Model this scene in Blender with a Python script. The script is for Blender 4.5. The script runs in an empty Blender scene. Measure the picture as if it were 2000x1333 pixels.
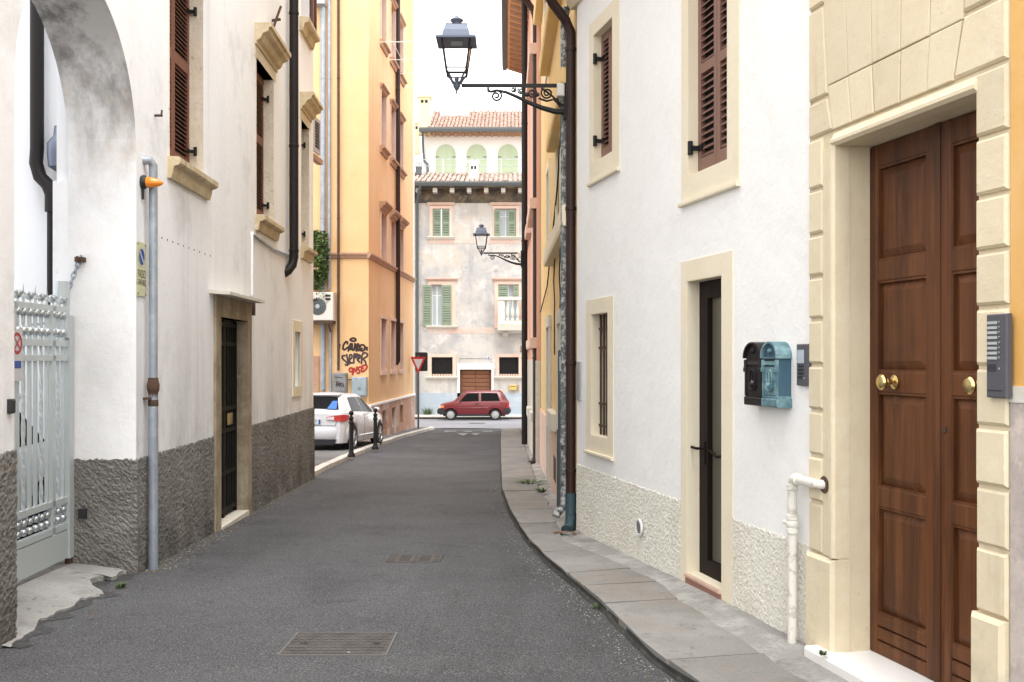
import bpy, math, random
import numpy as np
from mathutils import Vector, Matrix
random.seed(7); rng = np.random.default_rng(7)
R = math.radians
scene = bpy.context.scene
COL = scene.collection
# ------------------------------------------------------------------ camera, sky, sun, exposure
cam_d = bpy.data.cameras.new('camera'); cam = bpy.data.objects.new('camera', cam_d); COL.objects.link(cam)
cam.location = (0, 0, 0); cam.rotation_euler = (R(90), 0, 0)
cam_d.sensor_width = 36; cam_d.lens = 36; cam_d.shift_y = 0.01675
cam_d.clip_start = 0.05; cam_d.clip_end = 3000
scene.camera = cam
SUN_EL, SUN_AZ = 64, 168           # degrees; azimuth clockwise from +Y: high behind the camera
world = bpy.data.worlds.new("World"); scene.world = world; world.use_nodes = True
wn = world.node_tree.nodes; wl = world.node_tree.links
bg = wn['Background']; bg.inputs['Strength'].default_value = 0.14
sky = wn.new('ShaderNodeTexSky'); sky.sky_type = 'NISHITA'; sky.sun_disc = False
sky.sun_elevation = R(SUN_EL); sky.sun_rotation = R(SUN_AZ); sky.dust_density = 4; sky.air_density = 1
ov = wn.new('ShaderNodeMix'); ov.data_type = 'RGBA'; ov.inputs[0].default_value = 0.92   # a closed layer of bright cloud
wl.new(sky.outputs['Color'], ov.inputs[6]); ov.inputs[7].default_value = (9.3, 9.25, 9.2, 1)
wl.new(ov.outputs[2], bg.inputs['Color'])
sun_d = bpy.data.lights.new('sun', 'SUN'); sun_d.energy = 1.0; sun_d.angle = R(24); sun_d.color = (1, .98, .95)
sun = bpy.data.objects.new('sun', sun_d); COL.objects.link(sun)
sd = Vector((math.sin(R(SUN_AZ))*math.cos(R(SUN_EL)), math.cos(R(SUN_AZ))*math.cos(R(SUN_EL)), math.sin(R(SUN_EL))))
sun.rotation_euler = sd.to_track_quat('Z', 'Y').to_euler(); sun.location = (0, 0, 40)
vs = scene.view_settings; vs.view_transform = 'Standard'; vs.look = 'None'; vs.exposure = 1.33; vs.gamma = 1; vs.use_curve_mapping = False

# ------------------------------------------------------------------ geometry helpers
F_, CX, HY = 2000.0, 1000.0, 700.0
def ground(x, y): return -(1.58 + 0.029*y)
def gpt(px, py, up=0.0):
    y = (1.58-up)*F_/(py-HY-0.029*F_); return Vector(((px-CX)/F_*y, y, ground(0, y)+up))
class Fr:                              # a wall plane: u along it, n out of it, z up
    def __init__(s, o, u, n):
        s.o = Vector((o[0], o[1], 0)); s.u = Vector((u[0], u[1], 0)).normalized(); s.n = Vector((n[0], n[1], 0)).normalized()
    def P(s, u, n, z): return s.o + s.u*u + s.n*n + Vector((0, 0, z))
    def hit(s, px, py, n=0):
        d = Vector(((px-CX)/F_, 1, -(py-HY)/F_)); t = ((s.o+s.n*n).dot(s.n))/d.dot(s.n); p = d*t
        return (p-s.o).dot(s.u), p.z
    def U(s, px, n=0): return s.hit(px, 700, n)[0]
class MB:
    def __init__(s): s.v = []; s.f = []
    def add(s, pts, faces):
        b = len(s.v); s.v += [tuple(p) for p in pts]; s.f += [tuple(i+b for i in f) for f in faces]; return s
    def quad(s, a, b, c, d): return s.add([a, b, c, d], [(0, 1, 2, 3)])
    def hexa(s, p):                    # 0-3 bottom ring, 4-7 top ring
        return s.add(p, [(3, 2, 1, 0), (4, 5, 6, 7), (0, 1, 5, 4), (1, 2, 6, 5), (2, 3, 7, 6), (3, 0, 4, 7)])
    def box(s, fr, u0, u1, n0, n1, z0, z1):
        P = fr.P
        return s.hexa([P(u0, n0, z0), P(u1, n0, z0), P(u1, n1, z0), P(u0, n1, z0), P(u0, n0, z1), P(u1, n0, z1), P(u1, n1, z1), P(u0, n1, z1)])
    def bbox(s, fr, u0, u1, n0, n1, z0, z1, b=.01):   # box whose outer (n1) face is chamfered
        if u0 > u1: u0, u1 = u1, u0
        P = fr.P; q = []
        for n, d in ((n0, 0), (n1-b if n1 > n0 else n1+b, 0), (n1, b)):
            q += [P(u0+d, n, z0+d), P(u1-d, n, z0+d), P(u1-d, n, z1-d), P(u0+d, n, z1-d)]
        f = [(3, 2, 1, 0), (8, 9, 10, 11)]
        for r in (0, 4):
            for i in range(4): j = (i+1) % 4; f.append((r+i, r+j, r+4+j, r+4+i))
        return s.add(q, f)
    def xbox(s, x0, x1, y0, y1, z0, z1): return s.box(WF, x0, x1, y0, y1, z0, z1)
    def prism(s, fr, poly, n0, n1):
        k = len(poly)
        return s.add([fr.P(u, n0, z) for u, z in poly]+[fr.P(u, n1, z) for u, z in poly],
                     [tuple(range(k))[::-1], tuple(range(k, 2*k))]+[(i, (i+1) % k, k+(i+1) % k, k+i) for i in range(k)])
    def bprism(s, fr, poly, n0, n1, b):     # prism with chamfered outer edge
        k = len(poly); cu = sum(p[0] for p in poly)/k; cz = sum(p[1] for p in poly)/k
        def shr(p):
            du, dz = cu-p[0], cz-p[1]; return (p[0]+math.copysign(min(b, abs(du)), du), p[1]+math.copysign(min(b, abs(dz)), dz))
        r = [[fr.P(u, n0, z) for u, z in poly], [fr.P(u, n1-b, z) for u, z in poly], [fr.P(*(lambda q: (q[0], n1, q[1]))(shr(p))) for p in poly]]
        f = [tuple(range(k))[::-1], tuple(range(2*k, 3*k))]
        for a in (0, k): f += [(a+i, a+(i+1) % k, a+k+(i+1) % k, a+k+i) for i in range(k)]
        return s.add(sum(r, []), f)
    def profile(s, fr, u0, u1, prof):       # (n,z) profile swept along u
        k = len(prof)
        return s.add([fr.P(u0, n, z) for n, z in prof]+[fr.P(u1, n, z) for n, z in prof],
                     [tuple(range(k))[::-1], tuple(range(k, 2*k))]+[(i, (i+1) % k, k+(i+1) % k, k+i) for i in range(k)])
    def tube(s, path, r, seg=8, cap=True):
        path = [Vector(p) for p in path]; n = len(path); rr = r if isinstance(r, (list, tuple)) else [r]*n
        pts = []; up = None
        for i, p in enumerate(path):
            t = (path[min(i+1, n-1)]-path[max(i-1, 0)]).normalized()
            if up is None:
                up = Vector((0, 0, 1)) if abs(t.z) < .9 else Vector((1, 0, 0))
            a = (up - t*up.dot(t)).normalized(); up = a; b = t.cross(a)
            for k in range(seg):
                th = 2*math.pi*(k+.5)/seg; pts.append(p+(a*math.cos(th)+b*math.sin(th))*rr[i])
        f = [(i*seg+k, i*seg+(k+1) % seg, (i+1)*seg+(k+1) % seg, (i+1)*seg+k) for i in range(n-1) for k in range(seg)]
        if cap: f += [tuple(range(seg))[::-1], tuple((n-1)*seg+k for k in range(seg))]
        return s.add(pts, f)
    def lathe(s, o, ax, prof, seg=16, sx=1):   # prof: (radius, height along ax)
        o = Vector(o); ax = Vector(ax).normalized(); a = ax.orthogonal().normalized(); b = ax.cross(a); pts = []
        for r, h in prof:
            for k in range(seg):
                th = 2*math.pi*(k+.5)/seg; pts.append(o+ax*h+(a*math.cos(th)+b*math.sin(th))*max(r, 1e-4))
        n = len(prof)
        f = [(i*seg+k, i*seg+(k+1) % seg, (i+1)*seg+(k+1) % seg, (i+1)*seg+k) for i in range(n-1) for k in range(seg)]
        f += [tuple(range(seg))[::-1], tuple((n-1)*seg+k for k in range(seg))]
        return s.add(pts, f)
    def sphere(s, c, r, seg=8, rings=6, sc=(1, 1, 1)):
        pr = [(r*math.sin(math.pi*i/rings), -r*math.cos(math.pi*i/rings)) for i in range(rings+1)]
        b = len(s.v); s.lathe((0, 0, 0), (0, 0, 1), pr, seg)
        for i in range(b, len(s.v)): v = s.v[i]; s.v[i] = (c[0]+v[0]*sc[0], c[1]+v[1]*sc[1], c[2]+v[2]*sc[2])
        return s
    def loop4(s, o, w0, z0, w1, z1, rot=0):     # four-sided frustum ring
        o = Vector(o); pts = []
        for w, z in ((w0, z0), (w1, z1)):
            for k in range(4):
                th = rot+math.pi/4+k*math.pi/2; pts.append(o+Vector((math.cos(th)*w*1.4142, math.sin(th)*w*1.4142, z)))
        return s.hexa(pts)
    def ribbon(s, fr, pts, w, n):               # flat stroke on a wall
        m = len(pts)
        for i in range(m-1):
            a = Vector(pts[i]); b = Vector(pts[i+1]); t = (b-a)
            if t.length < 1e-6: continue
            t = t.normalized(); q = Vector((-t.y, t.x))*w/2; e = t*w*.3
            s.quad(*[fr.P(p.x, n+i*2e-5, p.y) for p in (a-e-q, b+e-q, b+e+q, a-e+q)])
        return s
    def wall(s, fr, u0, u1, z0, z1, holes=(), n=0, back=None):
        us = sorted({u0, u1, *[h[0] for h in holes], *[h[1] for h in holes]}); zs = sorted({z0, z1, *[h[2] for h in holes], *[h[3] for h in holes]})
        us = [u for u in us if u0-1e-9 <= u <= u1+1e-9]; zs = [z for z in zs if z0-1e-9 <= z <= z1+1e-9]
        for i in range(len(us)-1):
            for j in range(len(zs)-1):
                cu, cz = (us[i]+us[i+1])/2, (zs[j]+zs[j+1])/2
                if any(h[0] < cu < h[1] and h[2] < cz < h[3] for h in holes): continue
                s.quad(fr.P(us[i], n, zs[j]), fr.P(us[i+1], n, zs[j]), fr.P(us[i+1], n, zs[j+1]), fr.P(us[i], n, zs[j+1]))
        for h in holes:
            if len(h) > 4 and h[4]:
                a, b, c, d, dp = h; P = fr.P
                s.quad(P(a, n, c), P(a, n, d), P(a, n-dp, d), P(a, n-dp, c)); s.quad(P(b, n, c), P(b, n-dp, c), P(b, n-dp, d), P(b, n, d))
                s.quad(P(a, n, d), P(b, n, d), P(b, n-dp, d), P(a, n-dp, d)); s.quad(P(a, n, c), P(a, n-dp, c), P(b, n-dp, c), P(b, n, c))
        if back is not None:                      # closes the volume behind
            P = fr.P
            s.quad(P(u0, back, z0), P(u0, n, z0), P(u0, n, z1), P(u0, back, z1)); s.quad(P(u1, n, z0), P(u1, back, z0), P(u1, back, z1), P(u1, n, z1))
            s.quad(P(u0, back, z1), P(u0, n, z1), P(u1, n, z1), P(u1, back, z1)); s.quad(P(u0, back, z0), P(u1, back, z0), P(u1, back, z1), P(u0, back, z1))
        return s
    def raised(s, fr, u0, u1, z0, z1, nb, nt, bev):   # raised and fielded panel
        P = fr.P; g = .006
        if u0 > u1: u0, u1 = u1, u0
        q = []
        for n, d in ((nb-.02, 0), (nb, 0), (nb, g), (nt, bev), ):
            q += [P(u0+d, n, z0+d), P(u1-d, n, z0+d), P(u1-d, n, z1-d), P(u0+d, n, z1-d)]
        f = [(12, 13, 14, 15)]
        for r in (0, 4, 8):
            for i in range(4): j = (i+1) % 4; f.append((r+i, r+j, r+4+j, r+4+i))
        return s.add(q, f)
    def rough(s, fr, u0, u1, z0f, z1f, n, du=.02, amp=.012, edge=.0, seed=1):   # roughcast sheet with real relief
        g = np.random.default_rng(seed)
        nu = max(2, int(abs(u1-u0)/du)); z1m = z1f if isinstance(z1f, (int, float)) else max(z1f(u0), z1f(u1))
        zf = z0f if callable(z0f) else (lambda u: z0f)
        nz = max(2, int((z1m-min(zf(u0), zf(u1)))/du))
        h = g.random((nu+1, nz+1)); h2 = (h+np.roll(h, 1, 0)+np.roll(h, 1, 1)+np.roll(h, (1, 1), (0, 1)))/4
        d = (h*.6+h2*.6-.6)*amp*1.7; low = g.random((nu//12+3, nz//12+3))
        b = len(s.v)
        for i in range(nu+1):
            u = u0+(u1-u0)*i/nu; zl = zf(u)
            for j in range(nz+1):
                t = j/nz; z = zl+(z1m-zl)*t
                if j == nz: z += (g.random()-.5)*edge
                a, c = i/12, j/12; ia, ic = int(a), int(c); fa, fc = a-ia, c-ic
                lw = low[ia, ic]*(1-fa)*(1-fc)+low[ia+1, ic]*fa*(1-fc)+low[ia, ic+1]*(1-fa)*fc+low[ia+1, ic+1]*fa*fc
                s.v.append(tuple(fr.P(u, n+d[i, j]+(lw-.5)*amp*.5, z)))
        w = nz+1
        s.f += [(b+i*w+j, b+(i+1)*w+j, b+(i+1)*w+j+1, b+i*w+j+1) for i in range(nu) for j in range(nz)]
        for i in range(nu):                       # top lip back to the wall
            u, v = u0+(u1-u0)*i/nu, u0+(u1-u0)*(i+1)/nu; a, c = b+i*w+nz, b+(i+1)*w+nz; k = len(s.v)
            s.v += [tuple(fr.P(v, -.02, s.v[c][2]+.004)), tuple(fr.P(u, -.02, s.v[a][2]+.004))]; s.f.append((a, c, k, k+1))
        for i in (0, nu):
            for j in range(nz):
                a, c = b+i*w+j, b+i*w+j+1; u = u0+(u1-u0)*i/nu; k = len(s.v)
                s.v += [tuple(fr.P(u, -.02, s.v[c][2])), tuple(fr.P(u, -.02, s.v[a][2]))]; s.f.append((a, c, k, k+1))
        return s
WF = Fr((0, 0), (1, 0), (0, 1))
def mesh_of(name, mb, off=Matrix.Identity(4), smooth=False):
    me = bpy.data.meshes.new(name); me.from_pydata([tuple(off @ Vector(v)) for v in mb.v], [], mb.f); me.validate(verbose=False)
    import bmesh
    b = bmesh.new(); b.from_mesh(me); bmesh.ops.recalc_face_normals(b, faces=b.faces); b.to_mesh(me); b.free()
    if smooth:
        me.polygons.foreach_set('use_smooth', [True]*len(me.polygons))
        try: me.set_sharp_from_angle(angle=R(38))
        except Exception: pass
    me.update(); return me
WM = {}
def pieces(name, mb, m, parent=None, **k):     # one object for each connected piece of the mesh
    par = list(range(len(mb.v)))
    def find(i):
        while par[i] != i: par[i] = par[par[i]]; i = par[i]
        return i
    for f in mb.f:
        for q in f[1:]: par[find(q)] = find(f[0])
    groups = {}
    for f in mb.f: groups.setdefault(find(f[0]), []).append(f)
    out = []
    for fs in groups.values():
        ids = sorted({i for f in fs for i in f}); mp = {v: j for j, v in enumerate(ids)}; q = MB(); q.v = [mb.v[i] for i in ids]; q.f = [tuple(mp[i] for i in f) for f in fs]; out.append(obj(name, q, m, parent, **k))
    return out
def obj(name, mb, m, parent=None, smooth=False, label=None, kind=None, local=False):
    off = Matrix.Identity(4)
    if parent is not None and not local: off = WM[parent.name].inverted()
    me = mesh_of(name, mb, off, smooth); me.materials.append(m)
    o = bpy.data.objects.new(name, me); COL.objects.link(o)
    if parent is not None: o.parent = parent
    WM[o.name] = WM[parent.name].copy() if parent is not None else Matrix.Identity(4)
    if label: o['label'] = label
    if kind: o['kind'] = kind
    return o
def inst(name, me, parent, wloc, rot=None):    # a light copy sharing mesh data; wloc in world space
    o = bpy.data.objects.new(name, me); COL.objects.link(o); o.parent = parent
    m = WM[parent.name].inverted() @ Matrix.Translation(wloc)
    if rot is not None: m = m @ rot.to_4x4()
    o.matrix_local = m; WM[o.name] = WM[parent.name] @ m
    return o
def thing(name, label, cat, base=(0, 0, 0), rotz=0, group=None, rot=None):
    o = bpy.data.objects.new(name, None); COL.objects.link(o); o.empty_display_size = .2
    o.location = base; o.rotation_euler = rot if rot else (0, 0, rotz)
    o['label'] = label; o['category'] = cat
    if group: o['group'] = group
    WM[o.name] = Matrix.Translation(base) @ o.rotation_euler.to_matrix().to_4x4()
    return o
def tag(o, label, cat, group=None):
    o['label'] = label; o['category'] = cat
    if group: o['group'] = group
    return o
def rebase(o, base):                           # single mesh thing: put its origin at its base
    b = Vector(base); o.data.transform(Matrix.Translation(-b)); o.location = b; WM[o.name] = Matrix.Translation(b); return o
def text_mb(s, size, place):                   # place(x, y) -> world point; letters become flat faces
    cu = bpy.data.curves.new('lettering', 'FONT'); cu.body = s; cu.size = size; cu.align_x = 'CENTER'; cu.align_y = 'CENTER'; cu.fill_mode = 'FRONT'
    to = bpy.data.objects.new('lettering', cu); COL.objects.link(to); dg = bpy.context.evaluated_depsgraph_get(); dg.update()
    me = to.evaluated_get(dg).to_mesh(); mb = MB()
    mb.add([place(v.co.x, v.co.y) for v in me.vertices], [tuple(p.vertices) for p in me.polygons])
    bpy.data.objects.remove(to); return mb

# ------------------------------------------------------------------ materials
MATS = {}
def mat(name, base, rough=.75, metal=0, layers=(), bump=None, spec=.4, coat=0, trans=0, alpha=1, rnd=0):
    """layers: (colour, noise scale, (stretch xyz), lo, hi, amount) blended over the base in turn"""
    if name in MATS: return MATS[name]
    m = bpy.data.materials.new(name); m.use_nodes = True; nt = m.node_tree; N, L = nt.nodes, nt.links; b = N['Principled BSDF']
    b.inputs['Roughness'].default_value = rough; b.inputs['Metallic'].default_value = metal
    b.inputs['Specular IOR Level'].default_value = spec
    if coat: b.inputs['Coat Weight'].default_value = coat; b.inputs['Coat Roughness'].default_value = .06
    if trans: b.inputs['Transmission Weight'].default_value = trans
    tc = N.new('ShaderNodeTexCoord'); prev = None
    rgb = N.new('ShaderNodeRGB'); rgb.outputs[0].default_value = (*base, 1); prev = rgb.outputs[0]
    def noise(sc, st, det=7, ro=.67):
        mp = N.new('ShaderNodeMapping'); mp.inputs['Scale'].default_value = st; mp.inputs['Location'].default_value = (random.random()*9, random.random()*9, random.random()*9)
        L.new(tc.outputs['Object'], mp.inputs[0]); t = N.new('ShaderNodeTexNoise'); t.inputs['Scale'].default_value = sc; t.inputs['Detail'].default_value = det
        t.inputs['Roughness'].default_value = ro; L.new(mp.outputs[0], t.inputs['Vector']); return t.outputs[0]
    for (c2, sc, st, lo, hi, am, *zm) in layers:
        r = N.new('ShaderNodeMapRange'); r.inputs[1].default_value = lo; r.inputs[2].default_value = hi; r.inputs[4].default_value = am; r.clamp = True
        L.new(noise(sc, st), r.inputs[0]); mx = N.new('ShaderNodeMix'); mx.data_type = 'RGBA'; fo = r.outputs[0]
        if zm:                                  # the stain fades out between two heights
            sp = N.new('ShaderNodeSeparateXYZ'); L.new(tc.outputs['Object'], sp.inputs[0]); q = N.new('ShaderNodeMapRange'); q.inputs[1].default_value, q.inputs[2].default_value = zm[0]; q.clamp = True
            L.new(sp.outputs[2], q.inputs[0]); mu_ = N.new('ShaderNodeMath'); mu_.operation = 'MULTIPLY'; L.new(fo, mu_.inputs[0]); L.new(q.outputs[0], mu_.inputs[1]); fo = mu_.outputs[0]
        L.new(fo, mx.inputs[0]); L.new(prev, mx.inputs[6]); mx.inputs[7].default_value = (*c2, 1); prev = mx.outputs[2]
    if rnd:
        oi = N.new('ShaderNodeObjectInfo'); hv = N.new('ShaderNodeHueSaturation'); q = N.new('ShaderNodeMapRange'); q.inputs[3].default_value, q.inputs[4].default_value = 1-rnd, 1+rnd
        L.new(oi.outputs['Random'], q.inputs[0]); L.new(q.outputs[0], hv.inputs['Value']); L.new(prev, hv.inputs['Color']); prev = hv.outputs[0]
    L.new(prev, b.inputs['Base Color'])
    if bump:
        hs = None
        for (sc, st, am) in bump:
            n_ = noise(sc, st, 8, .65); mu = N.new('ShaderNodeMath'); mu.operation = 'MULTIPLY'; mu.inputs[1].default_value = am; L.new(n_, mu.inputs[0])
            if hs is None: hs = mu.outputs[0]
            else: ad = N.new('ShaderNodeMath'); ad.operation = 'ADD'; L.new(hs, ad.inputs[0]); L.new(mu.outputs[0], ad.inputs[1]); hs = ad.outputs[0]
        bp = N.new('ShaderNodeBump'); bp.inputs['Strength'].default_value = .9; bp.inputs['Distance'].default_value = 1; L.new(hs, bp.inputs['Height']); L.new(bp.outputs[0], b.inputs['Normal'])
    MATS[name] = m; return m
ISO = (1, 1, 1); VST = (1, 1, .12); VST2 = (1, 1, .05)
M_LWALL = mat('old white plaster', (.845, .86, .885), .9, layers=[((.76, .77, .79), 1.1, VST, .44, .72, .7), ((.49, .495, .505), 3.2, VST2, .56, .8, .45), ((.80, .765, .69), .7, ISO, .58, .72, .35), ((.46, .465, .475), .8, ISO, .56, .75, .6), ((.38, .38, .375), 1.2, VST, .46, .68, .7, (2.7, 1.0)), ((.44, .435, .42), 2.4, ISO, .52, .66, .55, (1.6, 1.0)), ((.40, .39, .37), 18, ISO, .64, .72, .3)], bump=[(9, ISO, .008), (70, ISO, .0015)])
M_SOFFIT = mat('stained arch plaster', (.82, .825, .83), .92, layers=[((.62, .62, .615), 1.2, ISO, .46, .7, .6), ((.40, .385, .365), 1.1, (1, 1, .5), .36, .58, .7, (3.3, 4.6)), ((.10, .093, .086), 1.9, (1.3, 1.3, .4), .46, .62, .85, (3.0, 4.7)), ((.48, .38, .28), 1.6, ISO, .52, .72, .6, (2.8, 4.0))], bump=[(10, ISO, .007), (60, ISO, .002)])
M_LPLINTH = mat('dark roughcast', (.165, .158, .147), .95, layers=[((.095, .09, .083), 1.6, ISO, .42, .66, .8), ((.30, .29, .27), 60, ISO, .50, .64, .75), ((.09, .078, .062), 2.5, VST, .5, .75, .6), ((.055, .052, .045), 1.4, ISO, .42, .60, .7, (.6, .1)), ((.25, .24, .22), 1.0, ISO, .56, .70, .6)], bump=[(90, ISO, .008)])
M_RWALL = mat('fresh white plaster', (.86, .855, .84), .9, layers=[((.81, .805, .79), .6, ISO, .4, .7, .8), ((.75, .73, .68), 1.3, VST2, .56, .8, .45), ((.66, .64, .60), 2.2, VST, .58, .76, .5, (1.35, .7)), ((.79, .78, .755), 3, ISO, .5, .7, .4)], bump=[(2.2, ISO, .022), (60, ISO, .0014)])
M_RPLINTH = mat('white roughcast', (.69, .67, .60), .95, layers=[((.50, .48, .42), 60, ISO, .48, .62, .75), ((.54, .49, .39), 1.5, ISO, .5, .70, .6)], bump=[(120, ISO, .005)])
M_CREAM = mat('cream painted render', (.76, .655, .45), .85, layers=[((.70, .58, .38), 1.2, ISO, .42, .7, .5)], bump=[(14, ISO, .003)])
M_TRIM = mat('pale cream window trim', (.76, .69, .54), .85, layers=[((.70, .61, .44), 1.5, ISO, .45, .7, .5), ((.55, .47, .34), 4, VST, .62, .8, .35)], bump=[(14, ISO, .004)])
M_STONE = mat('cream carved stone', (.68, .595, .43), .85, layers=[((.60, .50, .345), 2, ISO, .42, .68, .6), ((.72, .67, .54), 5, ISO, .55, .72, .5), ((.40, .31, .20), 3.5, VST, .62, .78, .45), ((.38, .33, .26), 2.5, ISO, .54, .7, .5, (.75, .35)), ((.42, .36, .26), 30, ISO, .63, .70, .5)], bump=[(10, ISO, .007), (90, ISO, .002)], rnd=.07)
M_TUFF = mat('weathered yellow stone', (.60, .50, .34), .9, layers=[((.42, .31, .17), 3, ISO, .42, .65, .75), ((.22, .17, .11), 7, VST, .54, .72, .7), ((.70, .63, .50), 11, ISO, .56, .7, .5)], bump=[(16, ISO, .012), (90, ISO, .003)])
M_TUFFL = mat('pale pitted stone', (.70, .64, .53), .9, layers=[((.60, .51, .38), 3, ISO, .44, .66, .7), ((.36, .30, .22), 14, ISO, .58, .66, .8), ((.78, .74, .66), 8, ISO, .56, .7, .5)], bump=[(22, ISO, .01)])
M_DOORST = mat('dark weathered stone', (.37, .31, .22), .9, layers=[((.22, .17, .11), 3, ISO, .42, .62, .8), ((.12, .10, .075), 5, VST, .52, .7, .7), ((.50, .45, .36), 11, ISO, .56, .7, .5)], bump=[(16, ISO, .012)])
M_LPAV = mat('grey parking paving', (.115, .115, .118), .88, layers=[((.17, .168, .165), .8, ISO, .44, .6, .8), ((.065, .065, .066), 1.3, ISO, .5, .68, .8), ((.19, .19, .19), 60, ISO, .55, .65, .6)], bump=[(40, ISO, .01)])
M_MARK = mat('worn road paint', (.30, .30, .315), .8, layers=[((.12, .12, .125), 3, ISO, .45, .6, .8)])
M_OCHRE = mat('ochre render', (.66, .37, .11), .9, layers=[((.70, .45, .19), 1.2, ISO, .45, .65, .7)], bump=[(9, ISO, .005)])
M_KERBDK = mat('dark kerb face', (.030, .030, .027), .95, layers=[((.065, .063, .055), 9, ISO, .48, .62, .8)], bump=[(30, ISO, .01)])  # near black grey for the upright kerb faces
M_SHUT = mat('brown shutter paint', (.185, .075, .05), .55, layers=[((.13, .05, .034), 4, VST, .42, .7, .7)])
M_SHUTR = mat('walnut shutter paint', (.225, .125, .093), .5, layers=[((.165, .088, .066), 6, VST, .42, .7, .6)])
M_BLACK = mat('black iron', (.010, .010, .011), .55, 0, spec=.3)
M_DARK = mat('dark interior', (.012, .012, .013), .6)
M_DOORGRILL = mat('black green iron', (.009, .011, .010), .65, 0, spec=.2)
M_WOOD = mat('varnished brown wood', (.125, .045, .016), .5, layers=[((.055, .019, .007), 8, VST2, .42, .62, .85), ((.20, .08, .029), 22, VST2, .52, .7, .6), ((.042, .016, .007), 1.3, ISO, .5, .72, .6)], bump=[(60, VST2, .0012)], spec=.25)
M_BRASS = mat('polished brass', (.70, .53, .24), .22, 1)
M_ZINC = mat('galvanised zinc', (.30, .345, .40), .5, .35, layers=[((.42, .46, .50), 6, ISO, .45, .62, .7), ((.18, .20, .23), 4, VST, .5, .7, .7)])
M_RUST = mat('rusty iron', (.10, .052, .032), .85, layers=[((.05, .035, .03), 14, ISO, .4, .6, .8)])
M_BROWNPIPE = mat('brown sheet metal', (.036, .017, .014), .5, .0, layers=[((.02, .011, .01), 3, VST, .45, .7, .6)], spec=.3)
M_DKPIPE = mat('dark brown pipe paint', (.013, .010, .010), .55, .0, spec=.25)
M_MOTTLE = mat('peeling grey paint', (.12, .145, .15), .8, layers=[((.42, .42, .40), 16, ISO, .5, .54, .9), ((.03, .035, .035), 11, ISO, .56, .6, .9)], bump=[(30, ISO, .004)])
M_TEAL = mat('old teal paint', (.035, .075, .085), .6, layers=[((.02, .025, .03), 6, ISO, .45, .6, .8), ((.25, .3, .3), 30, ISO, .64, .68, .6)])
M_GATE = mat('pale grey gate paint', (.47, .52, .53), .4, .1, spec=.5)
M_SILVER = mat('polished steel balls', (.50, .54, .56), .3, .8)
M_ORANGE = mat('amber plastic', (.80, .24, .01), .25, spec=.6, coat=.3)
M_WHITE = mat('white paint', (.78, .78, .77), .6)
M_OFFW = mat('off white stone', (.62, .59, .52), .8, layers=[((.45, .42, .36), 5, ISO, .5, .7, .6)])
M_MARBLE = mat('white marble', (.78, .77, .75), .35, layers=[((.66, .64, .61), 3, ISO, .5, .7, .5)])
M_PINKM = mat('pink marble', (.60, .41, .33), .5, layers=[((.45, .27, .21), 10, ISO, .48, .66, .6)])
M_REDM = mat('dark pink marble front', (.30, .15, .11), .55, layers=[((.22, .10, .08), 10, ISO, .48, .66, .6)])
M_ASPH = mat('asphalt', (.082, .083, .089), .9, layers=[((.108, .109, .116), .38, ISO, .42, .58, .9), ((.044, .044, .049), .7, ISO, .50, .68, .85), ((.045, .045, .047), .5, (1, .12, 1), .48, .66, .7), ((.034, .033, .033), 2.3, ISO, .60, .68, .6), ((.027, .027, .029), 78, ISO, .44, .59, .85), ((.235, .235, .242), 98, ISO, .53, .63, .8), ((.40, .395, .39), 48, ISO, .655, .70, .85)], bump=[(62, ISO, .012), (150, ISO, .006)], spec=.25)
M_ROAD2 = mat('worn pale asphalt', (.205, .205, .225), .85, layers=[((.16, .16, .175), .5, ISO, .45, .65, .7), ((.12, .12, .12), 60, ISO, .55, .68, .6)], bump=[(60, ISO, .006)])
M_SLAB = mat('grey stone slab', (.205, .20, .19), .85, layers=[((.28, .272, .258), 1.3, ISO, .42, .66, .8), ((.14, .136, .13), 2.1, ISO, .5, .72, .8), ((.235, .185, .15), 1.1, ISO, .54, .68, .65), ((.085, .08, .07), 14, ISO, .60, .68, .7), ((.12, .12, .112), 80, ISO, .52, .64, .6)], bump=[(22, ISO, .008), (90, ISO, .003)], rnd=.10)
M_CEM = mat('patchy cement', (.27, .262, .25), .9, layers=[((.40, .392, .375), 2.6, ISO, .45, .6, .85), ((.12, .117, .11), 3.3, ISO, .54, .72, .8), ((.075, .082, .055), 5, ISO, .62, .72, .7), ((.10, .098, .092), 45, ISO, .55, .66, .6)], bump=[(18, ISO, .012), (90, ISO, .004)])
M_APRON = mat('pale concrete', (.27, .265, .255), .85, layers=[((.37, .365, .355), 1.4, ISO, .42, .6, .8), ((.15, .14, .13), 2.0, ISO, .52, .68, .8), ((.07, .064, .058), 9, ISO, .61, .66, .8), ((.26, .11, .06), .9, ISO, .62, .72, .6), ((.16, .155, .15), 60, ISO, .54, .64, .5)], bump=[(26, ISO, .008)])
M_TAR = mat('fresh tar patch', (.045, .045, .047), .92, layers=[((.10, .10, .10), 30, ISO, .52, .64, .7)], bump=[(40, ISO, .015)])
M_KERB = mat('white kerb stone', (.50, .48, .44), .85, layers=[((.28, .27, .25), 6, ISO, .5, .68, .7)], rnd=.10)
M_OYEL = mat('orange yellow render', (.69, .45, .23), .88, layers=[((.73, .525, .31), .35, ISO, .42, .66, .75), ((.60, .36, .16), 1.1, VST, .5, .75, .6), ((.38, .25, .13), 1.6, VST2, .60, .8, .55), ((.52, .34, .18), 3, ISO, .58, .72, .4)], bump=[(6, ISO, .006)])
M_YRIGHT = mat('mustard render', (.70, .485, .21), .9, layers=[((.74, .56, .30), .6, ISO, .42, .66, .7), ((.52, .34, .14), 2, VST2, .56, .8, .5)], bump=[(8, ISO, .003)])
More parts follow.
